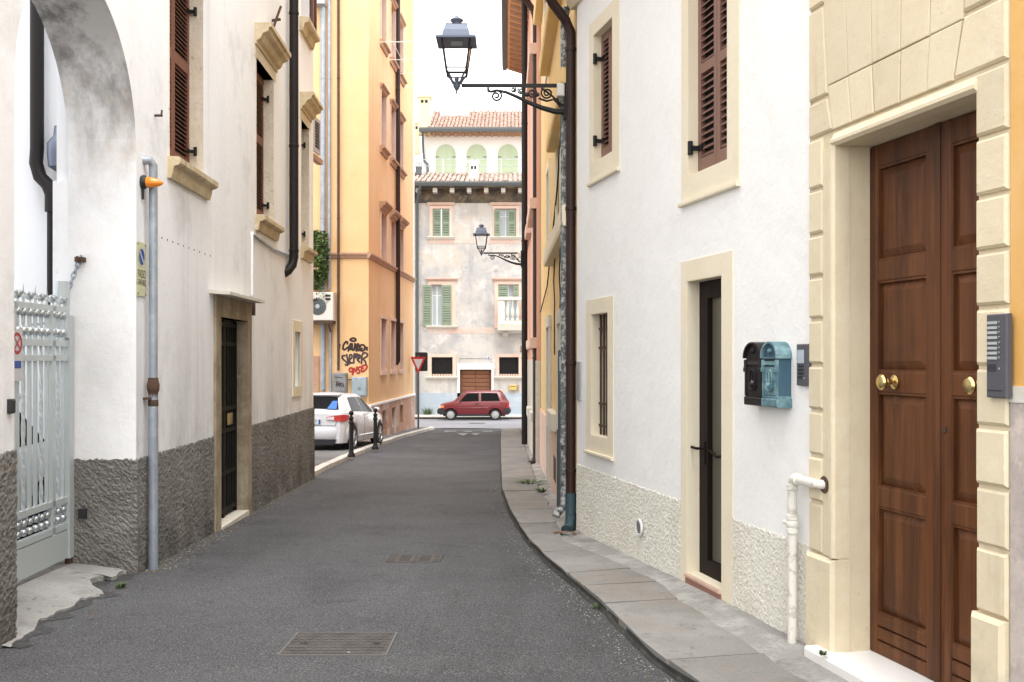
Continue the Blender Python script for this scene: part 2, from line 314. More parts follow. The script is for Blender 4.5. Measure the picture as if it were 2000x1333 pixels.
M_PINK = mat('salmon render', (.68, .385, .285), .9, layers=[((.72, .47, .38), .6, ISO, .4, .66, .7)], bump=[(8, ISO, .003)])
M_PPINK = mat('pale pink stone', (.66, .485, .40), .85, layers=[((.57, .385, .29), 3, ISO, .45, .7, .6)])
M_BROWNST = mat('brown stone trim', (.42, .265, .175), .85, layers=[((.30, .175, .105), 4, ISO, .45, .7, .7)])
M_OPLINTH = mat('peeling pink plinth', (.44, .265, .185), .9, layers=[((.58, .50, .45), 1.1, ISO, .5, .58, .85), ((.22, .125, .085), 2.2, VST, .5, .7, .7)], bump=[(10, ISO, .008)])
M_GREYPL = mat('grey plinth render', (.40, .37, .34), .9, layers=[((.28, .26, .24), 1.6, ISO, .45, .7, .7)])
M_FRESCO = mat('faded fresco plaster', (.46, .445, .415), .92, layers=[((.54, .52, .48), .35, ISO, .45, .6, .7), ((.31, .32, .34), .5, (1, 1, .8), .45, .58, .75), ((.49, .43, .35), .6, ISO, .54, .64, .6), ((.58, .57, .55), 1.2, ISO, .53, .64, .75), ((.29, .285, .28), 1.1, VST, .54, .68, .6), ((.23, .24, .26), 2.2, ISO, .57, .67, .5), ((.52, .40, .33), .4, ISO, .64, .72, .4)], bump=[(4, ISO, .006)])
M_FRIEZE = mat('dark painted frieze', (.17, .135, .095), .92, layers=[((.05, .047, .045), .8, ISO, .42, .58, .85), ((.34, .27, .16), 1.1, ISO, .55, .66, .7), ((.30, .12, .06), .7, ISO, .63, .7, .8)])  # dark ochre broken by darker blotches
M_HPLINTH = mat('blue grey plinth', (.335, .40, .46), .9, layers=[((.44, .49, .53), 1.2, (1, 1, 2), .46, .64, .7)], bump=[(10, ISO, .006)])
M_PINKB = mat('faded pink band', (.55, .40, .34), .9, layers=[((.54, .49, .44), 1.4, ISO, .42, .60, .85)])
M_GREEN = mat('green shutter paint', (.195, .245, .175), .65, layers=[((.26, .31, .235), 1.3, ISO, .45, .65, .6)])
M_PGREEN = mat('pale green shutter paint', (.37, .44, .30), .75, layers=[((.44, .50, .37), 1.5, VST, .45, .65, .6)])
M_GLASS = mat('window glass', (.03, .04, .045), .08, spec=.8)
M_CURTAIN = mat('pale curtain behind glass', (.42, .50, .54), .2, layers=[((.28, .36, .41), 9, VST2, .45, .65, .7)], spec=.7)
M_TILE = mat('old roof tiles', (.31, .185, .145), .9, layers=[((.44, .33, .275), 3.2, ISO, .42, .6, .8), ((.16, .105, .085), 5, ISO, .54, .66, .75), ((.50, .45, .41), 7, ISO, .58, .67, .7)])
M_TILE2 = mat('lichened roof tiles', (.40, .30, .25), .95, layers=[((.60, .54, .49), 4, ISO, .45, .58, .8), ((.12, .10, .09), 5, ISO, .54, .64, .8)])
M_GUTTER = mat('grey gutter', (.10, .115, .12), .5, .3)
M_CHIM = mat('yellow chimney render', (.66, .58, .36), .9)
M_ATTIC = mat('attic white plaster', (.72, .70, .655), .9)
M_GARAGE = mat('brown boarded door', (.20, .085, .042), .55, layers=[((.13, .055, .028), 3, (.1, 1, 4), .42, .66, .8)], rnd=.10)
M_PANEL = mat('grey plastic panel', (.085, .085, .098), .5, spec=.3)
M_GLABEL = mat('name label', (.42, .45, .44), .4, layers=[((.25, .28, .27), 60, (1, 1, 3), .5, .62, .5)])
M_MBLUE = mat('verdigris mailbox paint', (.085, .18, .215), .5, .1, layers=[((.24, .37, .40), 9, ISO, .46, .62, .8), ((.04, .11, .13), 6, VST, .55, .7, .7)])
M_MBLUE2 = mat('shaded blue mailbox side', (.040, .088, .130), .55, 0, layers=[((.075, .14, .185), 8, VST, .46, .66, .7), ((.33, .36, .36), 5, ISO, .66, .72, .6)], spec=.25)  # darker than the front: the sides' shade is put into this blue
M_MBLACK = mat('dark iron mailbox', (.012, .010, .012), .5, .0, spec=.3)
M_GASPIPE = mat('chipped white pipe paint', (.70, .68, .62), .5, layers=[((.45, .42, .36), 12, ISO, .54, .62, .8), ((.20, .17, .14), 22, ISO, .66, .69, .8)])
M_SIGNY = mat('yellowed sign sheet', (.60, .60, .38), .5)
M_BLUE = mat('sign blue', (.02, .075, .30), .45)
M_RED = mat('sign red', (.42, .025, .03), .45)
M_SIGNW = mat('sign white', (.55, .55, .58), .45)
M_INK = mat('black ink', (.02, .02, .02), .7)
M_SPRAY = mat('black spray paint', (.035, .022, .02), .85)
M_SPRAYG = mat('grey black spray paint', (.05, .04, .045), .85)
M_SPRAYR = mat('red spray paint', (.33, .035, .025), .85)
M_TYRE = mat('tyre rubber', (.016, .016, .017), .8)
M_RIM = mat('alloy wheel', (.42, .43, .44), .35, .7)
M_HUBW = mat('silver hub cap', (.40, .40, .42), .45, .2)
M_CARW = mat('white car paint', (.60, .61, .645), .28, coat=.5, layers=[((.50, .49, .48), 2, ISO, .6, .8, .3)])
M_CARR = mat('red car paint', (.135, .012, .016), .36, coat=.35, layers=[((.17, .022, .026), 2, ISO, .5, .7, .5)])
M_CARB = mat('black car plastic', (.022, .022, .026), .6)
M_CGLASS = mat('tinted car glass', (.010, .011, .011), .1, spec=.22)
M_TAIL = mat('red tail lamp', (.45, .02, .018), .2, spec=.6, coat=.4)
M_LAMPG = mat('clear lamp lens', (.60, .60, .62), .15, spec=.7)
M_INDIC = mat('orange indicator', (.70, .25, .10), .25)
M_PLATE = mat('number plate white', (.60, .62, .64), .5)
M_ACU = mat('off white casing', (.60, .58, .53), .6, layers=[((.50, .47, .42), 2, VST, .5, .7, .6)])
M_BOXG = mat('scuffed grey box', (.20, .21, .215), .6, layers=[((.12, .125, .13), 5, ISO, .5, .62, .8), ((.34, .35, .35), 9, ISO, .6, .68, .6)])
M_BOXB = mat('scuffed blue grey box', (.25, .315, .355), .6, layers=[((.36, .42, .45), 5, ISO, .5, .62, .7), ((.10, .13, .17), 14, ISO, .64, .68, .7)])
M_LANT = mat('lantern blue grey with highlight', (.12, .14, .19), .42, .3)  # albedo raised so the crown's bluish highlight sits in the colour
M_LGLASS = bpy.data.materials.new('lantern pane'); M_LGLASS.use_nodes = True
_b = M_LGLASS.node_tree.nodes['Principled BSDF']; _b.inputs['Transmission Weight'].default_value = 1; _b.inputs['Roughness'].default_value = .02; _b.inputs['IOR'].default_value = 1.08; _b.inputs['Base Color'].default_value = (.97, .98, .98, 1)
M_LIDI = mat('rusty cast iron cover', (.085, .078, .075), .75, .2, layers=[((.05, .045, .044), 6, ISO, .45, .62, .7), ((.13, .12, .115), 40, ISO, .56, .66, .6)])
M_LEAF = mat('green leaves', (.05, .10, .022), .7, layers=[((.10, .15, .035), 6, ISO, .45, .6, .8)])
M_WEED = mat('weed green', (.06, .105, .03), .75, layers=[((.12, .14, .05), 12, ISO, .5, .6, .8)])
M_DRY = mat('dry leaf brown', (.16, .07, .04), .8)
M_PALE = mat('pale scrap', (.55, .53, .50), .8)
M_FROST = mat('tan frosted glass', (.115, .10, .075), .3, spec=.3)
M_DOORFR = mat('dark brown aluminium', (.012, .007, .006), .6, 0, spec=.15)
M_PLAQ = mat('brushed grey plate', (.40, .43, .45), .4, .5)
M_YBOX = mat('yellow box paint', (.50, .38, .12), .6)
M_BULB = mat('sticker blue', (.03, .13, .42), .5)
M_CGLASS.node_tree.nodes['Principled BSDF'].inputs['IOR'].default_value = 1.12
# ================================================================== ground, roads, pavements
FL = Fr((-2.925, 0), (-.03, 1), (1, .03))       # left street front
FR = Fr((3.177, 0), (-.23, 1), (-1, -.23))      # right street front (near)
FY = Fr((.79, 0), (-.0103, 1), (-1, -.0103))    # right mustard house
FK = Fr((.615, 0), (-.0060, 1), (-1, -.006))    # right salmon house
OX, OY = -4.11, 29.35
FOF = Fr((OX, OY), (1, 0), (0, -1))             # orange house, end facing the camera (u from -x)
FOS = Fr((OX, OY), (.04, 1), (1, -.04))         # orange house, street side
FH = Fr((0, 53.5), (1, 0), (0, -1))             # frescoed house across the cross street
FA = Fr((0, 57), (1, 0), (0, -1))               # its set back attic

def sheet(xs, ys, up=0, bumpy=0, zf=None):
    mb = MB(); g = np.random.default_rng(3); W = len(ys)
    for x in xs:
        for y in ys: mb.v.append((x, y, (zf or ground)(x, y)+up+(g.random()-.5)*bumpy))
    mb.f = [(i*W+j, (i+1)*W+j, (i+1)*W+j+1, i*W+j+1) for i in range(len(xs)-1) for j in range(W-1)]
    return mb
def gfar(x, y): return ground(x, min(max(y, -6), 62))
obj('ground', sheet([-700, -200, -60, -20, -8, 0, 8, 20, 60, 200, 700], [-300, -80, -6, 0, 10, 20, 30, 40, 62, 100, 300, 1200], -.03, zf=gfar), M_GREYPL, kind='structure')
LK = [(-3.56, 17.0), (-3.5, 17.9), (-3.53, 18.6), (-3.58, 20.5), (-3.60, 23.9), (-3.58, 27.7), (-3.47, 31.6), (-3.2, 35.9), (-2.98, 38.6), (-2.95, 39.6), (-3.25, 40.4), (-4.5, 41.0), (-12, 41.2)]
RK = [(1.9, 2.2), (1.42, 3.6), (1.13, 4.6), (.902, 5.5), (.789, 6.02), (.733, 6.54), (.662, 7.12), (.496, 8.12), (.317, 9.19), (.18, 10.26), (.095, 11.17), (-.026, 12.85), (-.147, 15.5), (-.226, 21.5), (-.33, 30), (-.364, 34.7), (-.38, 38.4), (-.2, 39.8), (.6, 40.6), (8, 40.8)]
def interp(pts, y):
    for (x0, y0), (x1, y1) in zip(pts, pts[1:]):
        if y0 <= y <= y1: return x0+(x1-x0)*(y-y0)/(y1-y0)
    return pts[-1][0]
ys = [-4, -1, 1, 2.5, 4, 5, 6, 7, 8, 9, 10, 11, 12, 13, 14, 16, 18, 20, 24, 28, 32, 36, 39.3]
obj('road', sheet([-9, -6, -4, -3.4, -2.5, -1.5, -.5, .5, 1, 1.5, 2, 3.4, 5], ys, 0), M_ASPH, kind='structure')
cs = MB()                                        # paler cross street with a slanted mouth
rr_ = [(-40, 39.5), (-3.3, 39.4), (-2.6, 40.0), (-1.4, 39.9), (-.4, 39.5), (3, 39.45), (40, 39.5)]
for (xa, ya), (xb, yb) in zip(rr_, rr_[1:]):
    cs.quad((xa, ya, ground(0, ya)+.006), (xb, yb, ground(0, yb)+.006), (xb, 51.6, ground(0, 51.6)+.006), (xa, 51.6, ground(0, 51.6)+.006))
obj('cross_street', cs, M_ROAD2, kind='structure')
# painted give way teeth at the mouth of the street
mk = MB()
for (px0, px1, py0, py1) in ((893, 915, 846.8, 849.6), (920, 938, 846.8, 849.4)):
    a, b, c = gpt(px0, py0, .012), gpt(px1, py0, .012), gpt((px0+px1)/2, py1+1.5, .012); mk.add([a, b, c], [(0, 1, 2)])
for (a0, a1) in ((868, 890), (906, 921), (944, 962)):
    a, b, c, d = gpt(a0, 842.2, .012), gpt(a1, 842.2, .012), gpt(a1, 843.6, .012), gpt(a0, 843.6, .012); mk.quad(a, b, c, d)
obj('give_way_marking', mk, M_MARK, kind='structure')
def strip(pa, pb, za, zb):                       # solid between two polylines of (x,y), with sides
    mb = MB(); k = len(pa)
    for (x, y) in pa: mb.v += [(x, y, za(x, y)), (x, y, ground(x, y)-.15)]
    for (x, y) in pb: mb.v += [(x, y, zb(x, y)), (x, y, ground(x, y)-.15)]
    o = 2*k
    for i in range(k-1):
        mb.f += [(2*i, 2*i+2, o+2*i+2, o+2*i), (2*i, 2*i+1, 2*i+3, 2*i+2), (o+2*i, o+2*i+2, o+2*i+3, o+2*i+1)]
    mb.f += [(0, o, o+1, 1), (2*k-2, 2*k-1, o+2*k-1, o+2*k-2)]
    return mb
# right pavement: cement bed up to the walls, stone slabs along the kerb
RI = [(3.2, 2.2), (2.3, 3.6), (1.75, 4.6), (1.48, 5.23), (1.38, 5.98), (1.328, 6.37), (1.16, 7.3), (1.12, 7.97), (.86, 8.9), (.517, 10.03), (.50, 11.2), (.49, 12.8), (.40, 15.3), (.36, 20.1), (.33, 26), (.30, 32), (.30, 38.4)]
bed = MB(); yy = [2.2, 3.6, 4.6, 5.2, 5.6, 6, 6.4, 6.8, 7.2, 7.6, 8, 8.4, 8.8, 9.2, 9.6, 10, 10.5, 11.2, 12, 13, 14, 15, 17, 19, 21, 24, 27, 30, 34, 38.4]
g_ = np.random.default_rng(5)
NB = 14
for y in yy:
    xa = interp(RK, y)+.05; xb = (3.3-.23*y) if y < 10.8 else .85
    for i in range(NB):
        x = xa+(xb-xa)*i/(NB-1); bed.v.append((x, y, ground(x, y)+.035+.045*(i/(NB-1))*min(1, max(-.6, (y-5.9)/1.2))+(g_.random()-.5)*.014*(0 if i in (0, ) else 1)))
bed.f = [(j*NB+i, (j+1)*NB+i, (j+1)*NB+i+1, j*NB+i+1) for j in range(len(yy)-1) for i in range(NB-1)]
pav = obj('pavement', bed, M_CEM, kind='structure')
SJ = [2.3, 4.15, 5.68, 7.18, 7.83, 8.39, 9.45, 10.6, 11.4, 12.65, 14.95, 17.2, 20.1, 23, 26.2, 30, 34, 38.3]
for k, (y0, y1) in enumerate(zip(SJ, SJ[1:])):
    nseg = max(3, int((y1-y0)/.25)); pa, pb = [], []; gp = .014
    for i in range(nseg+1):
        y = y0+gp+(y1-y0-2*gp)*i/nseg
        pa.append((interp(RK, y)+random.uniform(-.006, .006), y)); pb.append((interp(RI, y+.1*(1 if y < 9 else 0))+random.uniform(-.02, .02), y+.1*(1 if y < 9 else 0)))
    dz = random.uniform(-.006, .006); tl = random.uniform(-.008, .008)
    obj('slab', strip(pa, pb, lambda x, y: ground(x, y)+.070+dz, lambda x, y: ground(x, y)+.086+dz+tl), M_SLAB, pav)
kd = MB(); kys = [2.3+.3*i for i in range(108)]
for y in kys:
    x = interp(RK, y); j = random.uniform(-.02, .02)
    kd.v += [(x-.022+j*.5, y, ground(x, y)+.004), (x-.004, y, ground(x, y)+.02+random.uniform(0, .015)), (x-.004, y, ground(x, y)+.045+random.uniform(0, .018))]
kd.f = [f for i in range(len(kys)-1) for f in ((3*i, 3*i+3, 3*i+4, 3*i+1), (3*i+1, 3*i+4, 3*i+5, 3*i+2))]
obj('kerb_dark', kd, M_KERBDK, kind='structure')  # dark strip along the foot of the kerb face
# left pavement round the orange house with its white kerb stones
lp = MB(); yl = [17.9, 19, 20.5, 22, 24, 26, 28, 30, 32, 34, 36, 38, 39.4]
for y in yl:
    for x in (interp(LK, y)-.12, -4.6, -7, -12): lp.v.append((x, y, ground(x, y)+.075))
lp.f = [(j*4+i, (j+1)*4+i, (j+1)*4+i+1, j*4+i+1) for j in range(len(yl)-1) for i in range(3)]
lpav = obj('left_pavement', lp, M_LPAV, kind='structure')
KJ = [17.7, 18.9, 20.3, 21.8, 23.4, 25.2, 27, 28.9, 31, 33.2, 35.4, 37.6, 39.3]
for y0, y1 in zip(KJ, KJ[1:]):
    pa = [(interp(LK, y)+random.uniform(-.01, .01), y) for y in np.linspace(y0+.01, y1-.01, 5)]; pb = [(x-.15, y) for x, y in pa]
    obj('kerb_stone', strip(pb, pa, lambda x, y: ground(x, y)+.098, lambda x, y: ground(x, y)+.085), M_KERB, lpav)
pj = MB()                                        # paving joints on the parking pavement
for y in (19.0, 20.1, 21.6, 33.4, 35.2, 36.6):
    pj.quad((-7, y, ground(0, y)+.080), (interp(LK, y)-.16, y, ground(0, y)+.080), (interp(LK, y)-.16, y+.07, ground(0, y+.07)+.080), (-7, y+.07, ground(0, y+.07)+.080))
obj('joint', pj, M_TAR, lpav, kind='stuff')
# pavement in front of the frescoed house
fp = MB(); fp.box(WF, -40, 40, 51.45, 54.2, ground(0, 52)-.25, ground(0, 52)+.15)
fpo = obj('far_pavement', fp, M_KERB, kind='structure')
a = MB(); a.box(WF, -40, 40, 51.43, 51.448, ground(0, 52)-.25, ground(0, 52)+.115); obj('kerb_face', a, M_KERBDK, fpo)  # upright face darker than the paving on top
# concrete apron in the gateway, ragged edge towards the street
ap = MB(); edge = [(20, 1262), (28, 1252), (48, 1240), (66, 1231), (74, 1215), (98, 1204), (118, 1193), (146, 1183), (158, 1170), (188, 1165), (203, 1160), (180, 1148), (176, 1140), (200, 1134), (224, 1130), (240, 1120), (252, 1114), (268, 1109)]
ev = []
for i, (px, py) in enumerate(edge):
    ev.append(gpt(px, py, .016))
    if i < len(edge)-1:
        qx, qy = edge[i+1]
        for t in (.33, .66): ev.append(gpt(px+(qx-px)*t+random.uniform(-3, 3), py+(qy-py)*t+random.uniform(-3, 3), .016))
k = len(ev)
def za(x, y): t = min(1, max(0, (-2.9-x)/.95)); return ground(0, y)+.012+.095*t*t*(3-2*t)
NA_ = 12
for p in ev: ap.v.append((p.x, p.y, ground(0, p.y)-.03))
for j in range(NA_+1):
    for p in ev:
        x = p.x+(-4.6-p.x)*(j/NA_)**1.2; ap.v.append((x, p.y, za(x, p.y)+random.uniform(-.0015, .0015)-(.008 if j == 0 else 0)))
ap.f = [(j*k+i, j*k+i+1, (j+1)*k+i+1, (j+1)*k+i) for j in range(NA_+1) for i in range(k-1)]
obj('gateway_apron', ap, M_APRON, kind='structure', smooth=True)
tp = MB(); inner = [p+Vector((-.03, .0, -.006)) for p in ev]
outer = [Vector((p.x+.05+.05*math.sin(i*.9)+.05*random.random(), p.y, ground(0, p.y)+.003)) for i, p in enumerate(ev)]
for i in range(k-1): tp.quad(inner[i], outer[i], outer[i+1], inner[i+1])
obj('tar_edge', tp, M_TAR, kind='structure')
ct = MB(); ct.quad((-14, 3, -1.72), (-3.95, 3, -1.72), (-3.95, 12, -1.75), (-14, 12, -1.75)); obj('courtyard_ground', ct, M_APRON, kind='structure')

# ================================================================== helpers for façades
def slat_mesh(fr, w, h, t=.008, dep=.03):
    mb = MB(); P = lambda u, n, z: fr.u*u+fr.n*n+Vector((0, 0, z))
    a, b = -w/2, w/2
    mb.hexa([P(a, dep/2, -h/2), P(b, dep/2, -h/2), P(b, dep/2+.003, -h/2+t), P(a, dep/2+.003, -h/2+t), P(a, -dep/2, h/2-t), P(b, -dep/2, h/2-t), P(b, -dep/2, h/2), P(a, -dep/2, h/2)])
    return mesh_of('slat', mb)
def shutter(b, fr, u0, u1, z0, z1, n, m, pitch=.045, mids=(), st=.06, th=.04, single=True, rail=.07, brail=None):
    """one louvred leaf: frame mesh, slats as sub-parts (single) or as one mesh"""
    mb = MB(); br = brail or rail
    mb.box(fr, u0, u0+st, n, n+th, z0, z1); mb.box(fr, u1-st, u1, n, n+th, z0, z1)
    edges = [z0+br]+[q for mz in mids for q in (mz-rail/2, mz+rail/2)]+[z1-rail]
    mb.box(fr, u0+st, u1-st, n, n+th, z0, z0+br); mb.box(fr, u0+st, u1-st, n, n+th, z1-rail, z1)
    for mz in mids: mb.box(fr, u0+st, u1-st, n, n+th, mz-rail/2, mz+rail/2)
    s = obj('shutter', mb, m, b); w = u1-u0-2*st
    gaps = [(edges[i], edges[i+1]) for i in range(0, len(edges), 2)]
    if single: me = slat_mesh(fr, w, pitch*.72); me.materials.append(m)
    al = MB()
    for a, c in gaps:
        k = int((c-a)/pitch); p = (c-a)/k
        for i in range(k):
            z = a+p*(i+.5)
            if single: inst('slat', me, s, fr.P((u0+u1)/2, n+th/2, z))
            else:
                al.hexa([fr.P(u0+st, n+th*.9, z-p*.4), fr.P(u1-st, n+th*.9, z-p*.4), fr.P(u1-st, n+th*.95, z-p*.2), fr.P(u0+st, n+th*.95, z-p*.2), fr.P(u0+st, n+th*.1, z+p*.2), fr.P(u1-st, n+th*.1, z+p*.2), fr.P(u1-st, n+th*.1, z+p*.4), fr.P(u0+st, n+th*.1, z+p*.4)])
    if not single: obj('slats', al, m, s, kind='stuff')
    bk = MB(); bk.box(fr, u0+st*.5, u1-st*.5, n-.004, n+.001, z0+.02, z1-.02); obj('shutter_back', bk, M_DARK, s)
    return s
def hinge(b, fr, u, n, z, m=M_BLACK, s=1, du=1):
    mb = MB(); mb.box(fr, u-.012*s, u+.06*s*du, n, n+.02, z-.018*s, z+.018*s); mb.box(fr, u-.02*s, u+.02*s, n+.002, n+.075*s, z-.014*s, z+.014*s); mb.tube([fr.P(u, n+.07*s, z-.045*s), fr.P(u, n+.07*s, z+.045*s)], .018*s, 8)
    return obj('hinge', mb, m, b)
def cornice_prof(z, h, d): return [(-.05, z), (.03, z), (.03, z+h*.15), (d*.35, z+h*.25), (d*.5, z+h*.5), (d*.8, z+h*.6), (d*.86, z+h*.78), (d, z+h*.8), (d, z+h), (-.05, z+h)]
def sill_prof(z, h, d): return [(-.05, z-h), (d*.3, z-h), (d*.42, z-h*.75), (d*.5, z-h*.45), (d*.85, z-h*.38), (d, z-h*.3), (d, z-.012), (d*.85, z), (-.2, z+.01)]
def frame4(mb, fr, u0, u1, z0, z1, w, n0, n1, wb=None, wt=None):
    wb = wb or w; wt = wt or w
    mb.box(fr, u0-w, u0, n0, n1, z0-wb, z1+wt); mb.box(fr, u1, u1+w, n0, n1, z0-wb, z1+wt); mb.box(fr, u0, u1, n0, n1, z1, z1+wt); mb.box(fr, u0, u1, n0, n1, z0-wb, z0); return mb

# ================================================================== left white house
lb = thing('plastered_house', 'old white plastered house on the left with arched gateway, brown shutters and dark roughcast base', 'house', (-3.4, 12, ground(0, 12)))
U6, U8 = FL.U(28), FL.U(266); RAD = (U8-U6)/2; UC = (U6+U8)/2; ZS = 1.73
W1 = (FL.U(330), FL.U(396), 1.88, 3.90); W2 = (FL.U(500), FL.U(534), 1.86, 3.91); W3 = (FL.U(588), FL.U(588)+.75, 1.82, 3.88)
DL = (FL.U(427), FL.U(480), -2.3, .46); NW = (FL.U(574), FL.U(585), -.45, .42)
TOPL = 8.6
holes = [(U6, U8, -2.4, ZS+RAD+.25), (*W1, .20), (*W2, .20), (*W3, .20), (*DL, .22), (*NW, .16)]
UW = []
for w in (W1, W2, W3): UW.append((w[0], w[1], 5.5, 7.4, .2)); 
mb = MB(); mb.wall(FL, 2.0, 17.84, -2.4, TOPL, holes+UW)
# spandrels of the arch, soffit and jambs
NA = 28; ztop = ZS+RAD+.25; D = -.57
arc = [(UC-RAD*math.cos(math.pi*i/NA), ZS+RAD*math.sin(math.pi*i/NA)) for i in range(NA+1)]
for (a, c), (e, g) in zip(arc, arc[1:]): mb.quad(FL.P(a, 0, c), FL.P(e, 0, g), FL.P(e, 0, ztop), FL.P(a, 0, ztop))
mb.quad(FL.P(17.84, 0, -2.4), FL.P(17.84, -9, -2.4), FL.P(17.84, -9, TOPL), FL.P(17.84, 0, TOPL))
mb.quad(FL.P(10.9, -.7, -2.4), FL.P(10.9, -10, -2.4), FL.P(10.9, -10, 5.2), FL.P(10.9, -.7, 5.2))
mb.quad(FL.P(10.9, -10, 5.2), FL.P(10.9, -.7, 5.2), FL.P(17.84, -.7, TOPL), FL.P(17.84, -10, TOPL))
mb.quad(FL.P(5.2, -.7, -2.4), FL.P(5.2, -9, -2.4), FL.P(5.2, -9, TOPL), FL.P(5.2, -.7, TOPL)); mb.quad(FL.P(2, -9, TOPL), FL.P(2, -.5, TOPL), FL.P(5.2, -.5, TOPL), FL.P(5.2, -9, TOPL))  # unseen house volume, added to block the sun from the courtyard
mb.quad(FL.P(2, 0, TOPL), FL.P(2, -.57, TOPL), FL.P(17.84, -.57, TOPL), FL.P(17.84, 0, TOPL))
obj('wall', mb, M_LWALL, lb)
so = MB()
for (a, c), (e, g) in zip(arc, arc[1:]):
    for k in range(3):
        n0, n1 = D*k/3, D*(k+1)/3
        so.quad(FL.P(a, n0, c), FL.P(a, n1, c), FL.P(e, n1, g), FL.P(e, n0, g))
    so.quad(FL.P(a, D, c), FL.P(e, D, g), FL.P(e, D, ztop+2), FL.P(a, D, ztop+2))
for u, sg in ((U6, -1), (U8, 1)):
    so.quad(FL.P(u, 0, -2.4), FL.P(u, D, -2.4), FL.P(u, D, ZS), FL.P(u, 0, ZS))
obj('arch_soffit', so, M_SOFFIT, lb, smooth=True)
jb = MB(); jb.box(FL, U8+.004, 10.9, -.70, D+.02, -2.4, 1.5); jb.box(FL, U8+.06, 10.9, -.69, D+.02, 1.5, TOPL-1); jb.box(FL, 2, U6-.004, -.69, D+.02, -2.4, TOPL-1)
obj('gate_pier', jb, M_LWALL, lb)
PT = -.857
pl = MB()
pl.rough(FL, U8+.004, DL[0]-.235, -2.35, PT, .010, .015, .008, .02, 11); pl.rough(FL, DL[1]+.225, 17.85, -2.4, PT, .010, .018, .008, .02, 12)
pl.rough(FL, 4.2, U6+.005, -2.3, -.577, .014, .014, .009, .02, 13)
FJ = Fr((FL.P(U8, 0, 0).x, FL.P(U8, 0, 0).y), (-1, -.03), (.03, -1))
pl.rough(FJ, -.015, .58, -2.3, lambda u: PT-.0-.08*max(u, 0), .014, .014, .010, .02, 14)
pl.rough(Fr((FL.P(17.85, 0, 0).x, FL.P(17.85, 0, 0).y), (-1, -.03), (-.03, 1)), -.02, .6, -2.4, PT, .012, .03, .014, .03, 15)
pieces('roughcast_base', pl, M_LPLINTH, lb)
def left_window(w, cor=True, sill=True):
    u0, u1, z0, z1 = w; a = MB()
    a.box(FL, u1-.012, u1+.004, -.2, .006, z0, z1); a.box(FL, u0-.004, u0+.012, -.2, .004, z0, z1); a.box(FL, u0-.1, u1+.14, -.2, .006, z1, z1+.16)
    pieces('window_surround', a, M_TUFFL, lb)
    um = (u0+u1)/2; n = -.135
    shutter(lb, FL, u0+.015, um-.004, z0+.02, z1, n-.04, M_SHUT, .043, ((z0+z1)/2+.12,), .055, single=True, rail=.11, brail=.16)
    shutter(lb, FL, um+.004, u1-.015, z0+.02, z1, n-.04, M_SHUT, .043, ((z0+z1)/2+.12,), .055, single=True, rail=.11, brail=.16)
    for z in (z0+.28, z1-.28): hinge(lb, FL, u1-.05, n, z, M_BLACK, 1, -1)
    if sill:
        s = MB(); s.profile(FL, u0-.06, u1+.15, sill_prof(z0, .20, .125)); obj('window_sill', s, M_TUFF, lb)
    if cor:
        s = MB(); s.profile(FL, u0-.10, u1+.16, cornice_prof(z1+.15, .27, .22)); obj('window_cornice', s, M_TUFF, lb)
left_window(W1); left_window(W2); left_window(W3)
u0, u1 = W3[0], W3[1]                             # upper window above the last one
for k, w in enumerate(UW):
    s = MB(); s.profile(FL, w[0]-.14, w[1]+.19, sill_prof(5.5, .22, .16)); obj('window_sill', s, M_TUFF, lb)
    um = (w[0]+w[1])/2; s = MB(); s.box(FL, w[0], w[1], -.2, -.14, 5.5, 7.4); obj('shutter', s, M_SHUT, lb)
shutter(lb, FL, u1+.05, u1+.42, 5.5, 7.3, .03, M_SHUT, .043, (), .05, single=False)
# door with iron grille
a = MB(); f0, f1, zt = DL[0], DL[1], DL[3]
a.box(FL, f0-.22, f0+.002, -.22, .03, -2.3, zt); a.box(FL, f1-.002, f1+.2, -.22, .03, -2.3, zt); a.box(FL, f0-.22, f1+.2, -.22, .03, zt, zt+.235)
pieces('door_surround', a, M_DOORST, lb)
a = MB(); a.hexa([FL.P(11.0, -.03, .70), FL.P(12.95, -.03, .70), FL.P(12.8, .22, .685), FL.P(11.02, .22, .685), FL.P(11.0, -.03, .745), FL.P(12.95, -.03, .745), FL.P(12.8, .22, .72), FL.P(11.02, .22, .72)]); obj('canopy', a, M_OFFW, lb)
a = MB(); a.box(FL, f0, f1, -.2, .045, -2.3, -1.885); obj('threshold', a, M_OFFW, lb)
dn = -.12; dr = MB(); dr.box(FL, f0+.004, f1-.004, dn-.05, dn-.02, -1.885, zt); door = obj('door', dr, M_DARK, lb)
a = MB()
for z in (zt-.06, .17, -.60, -.86, -1.36, -1.80): a.box(FL, f0+.01, f1-.01, dn-.02, dn+.012, z-.025, z+.025)
a.box(FL, f0+.01, f0+.06, dn-.02, dn+.014, -1.88, zt-.01); a.box(FL, f1-.06, f1-.01, dn-.02, dn+.014, -1.88, zt-.01); um = (f0+f1)/2+.02; a.box(FL, um-.03, um+.03, dn-.02, dn+.014, -1.88, zt-.01)
a.box(FL, f0+.06, um-.03, dn-.018, dn+.004, -.84, -.62)
obj('door_frame', a, M_DOORGRILL, door)
br = MB(); br.tube([FL.u*0+Vector((0, 0, -1.13)), Vector((0, 0, 1.13))], .011, 6); bm_ = mesh_of('bar', br); bm_.materials.append(M_DOORGRILL)
for i in range(9):
    u = f0+.12+i*(f1-f0-.2)/9+(.02 if i > 4 else 0)
    inst('bar', bm_, door, FL.P(u, dn-.005, -.72))
a = MB(); a.box(FL, um+.14, um+.40, dn-.01, dn+.016, -.80, -.66); obj('letter_plate', a, M_BRASS, door)
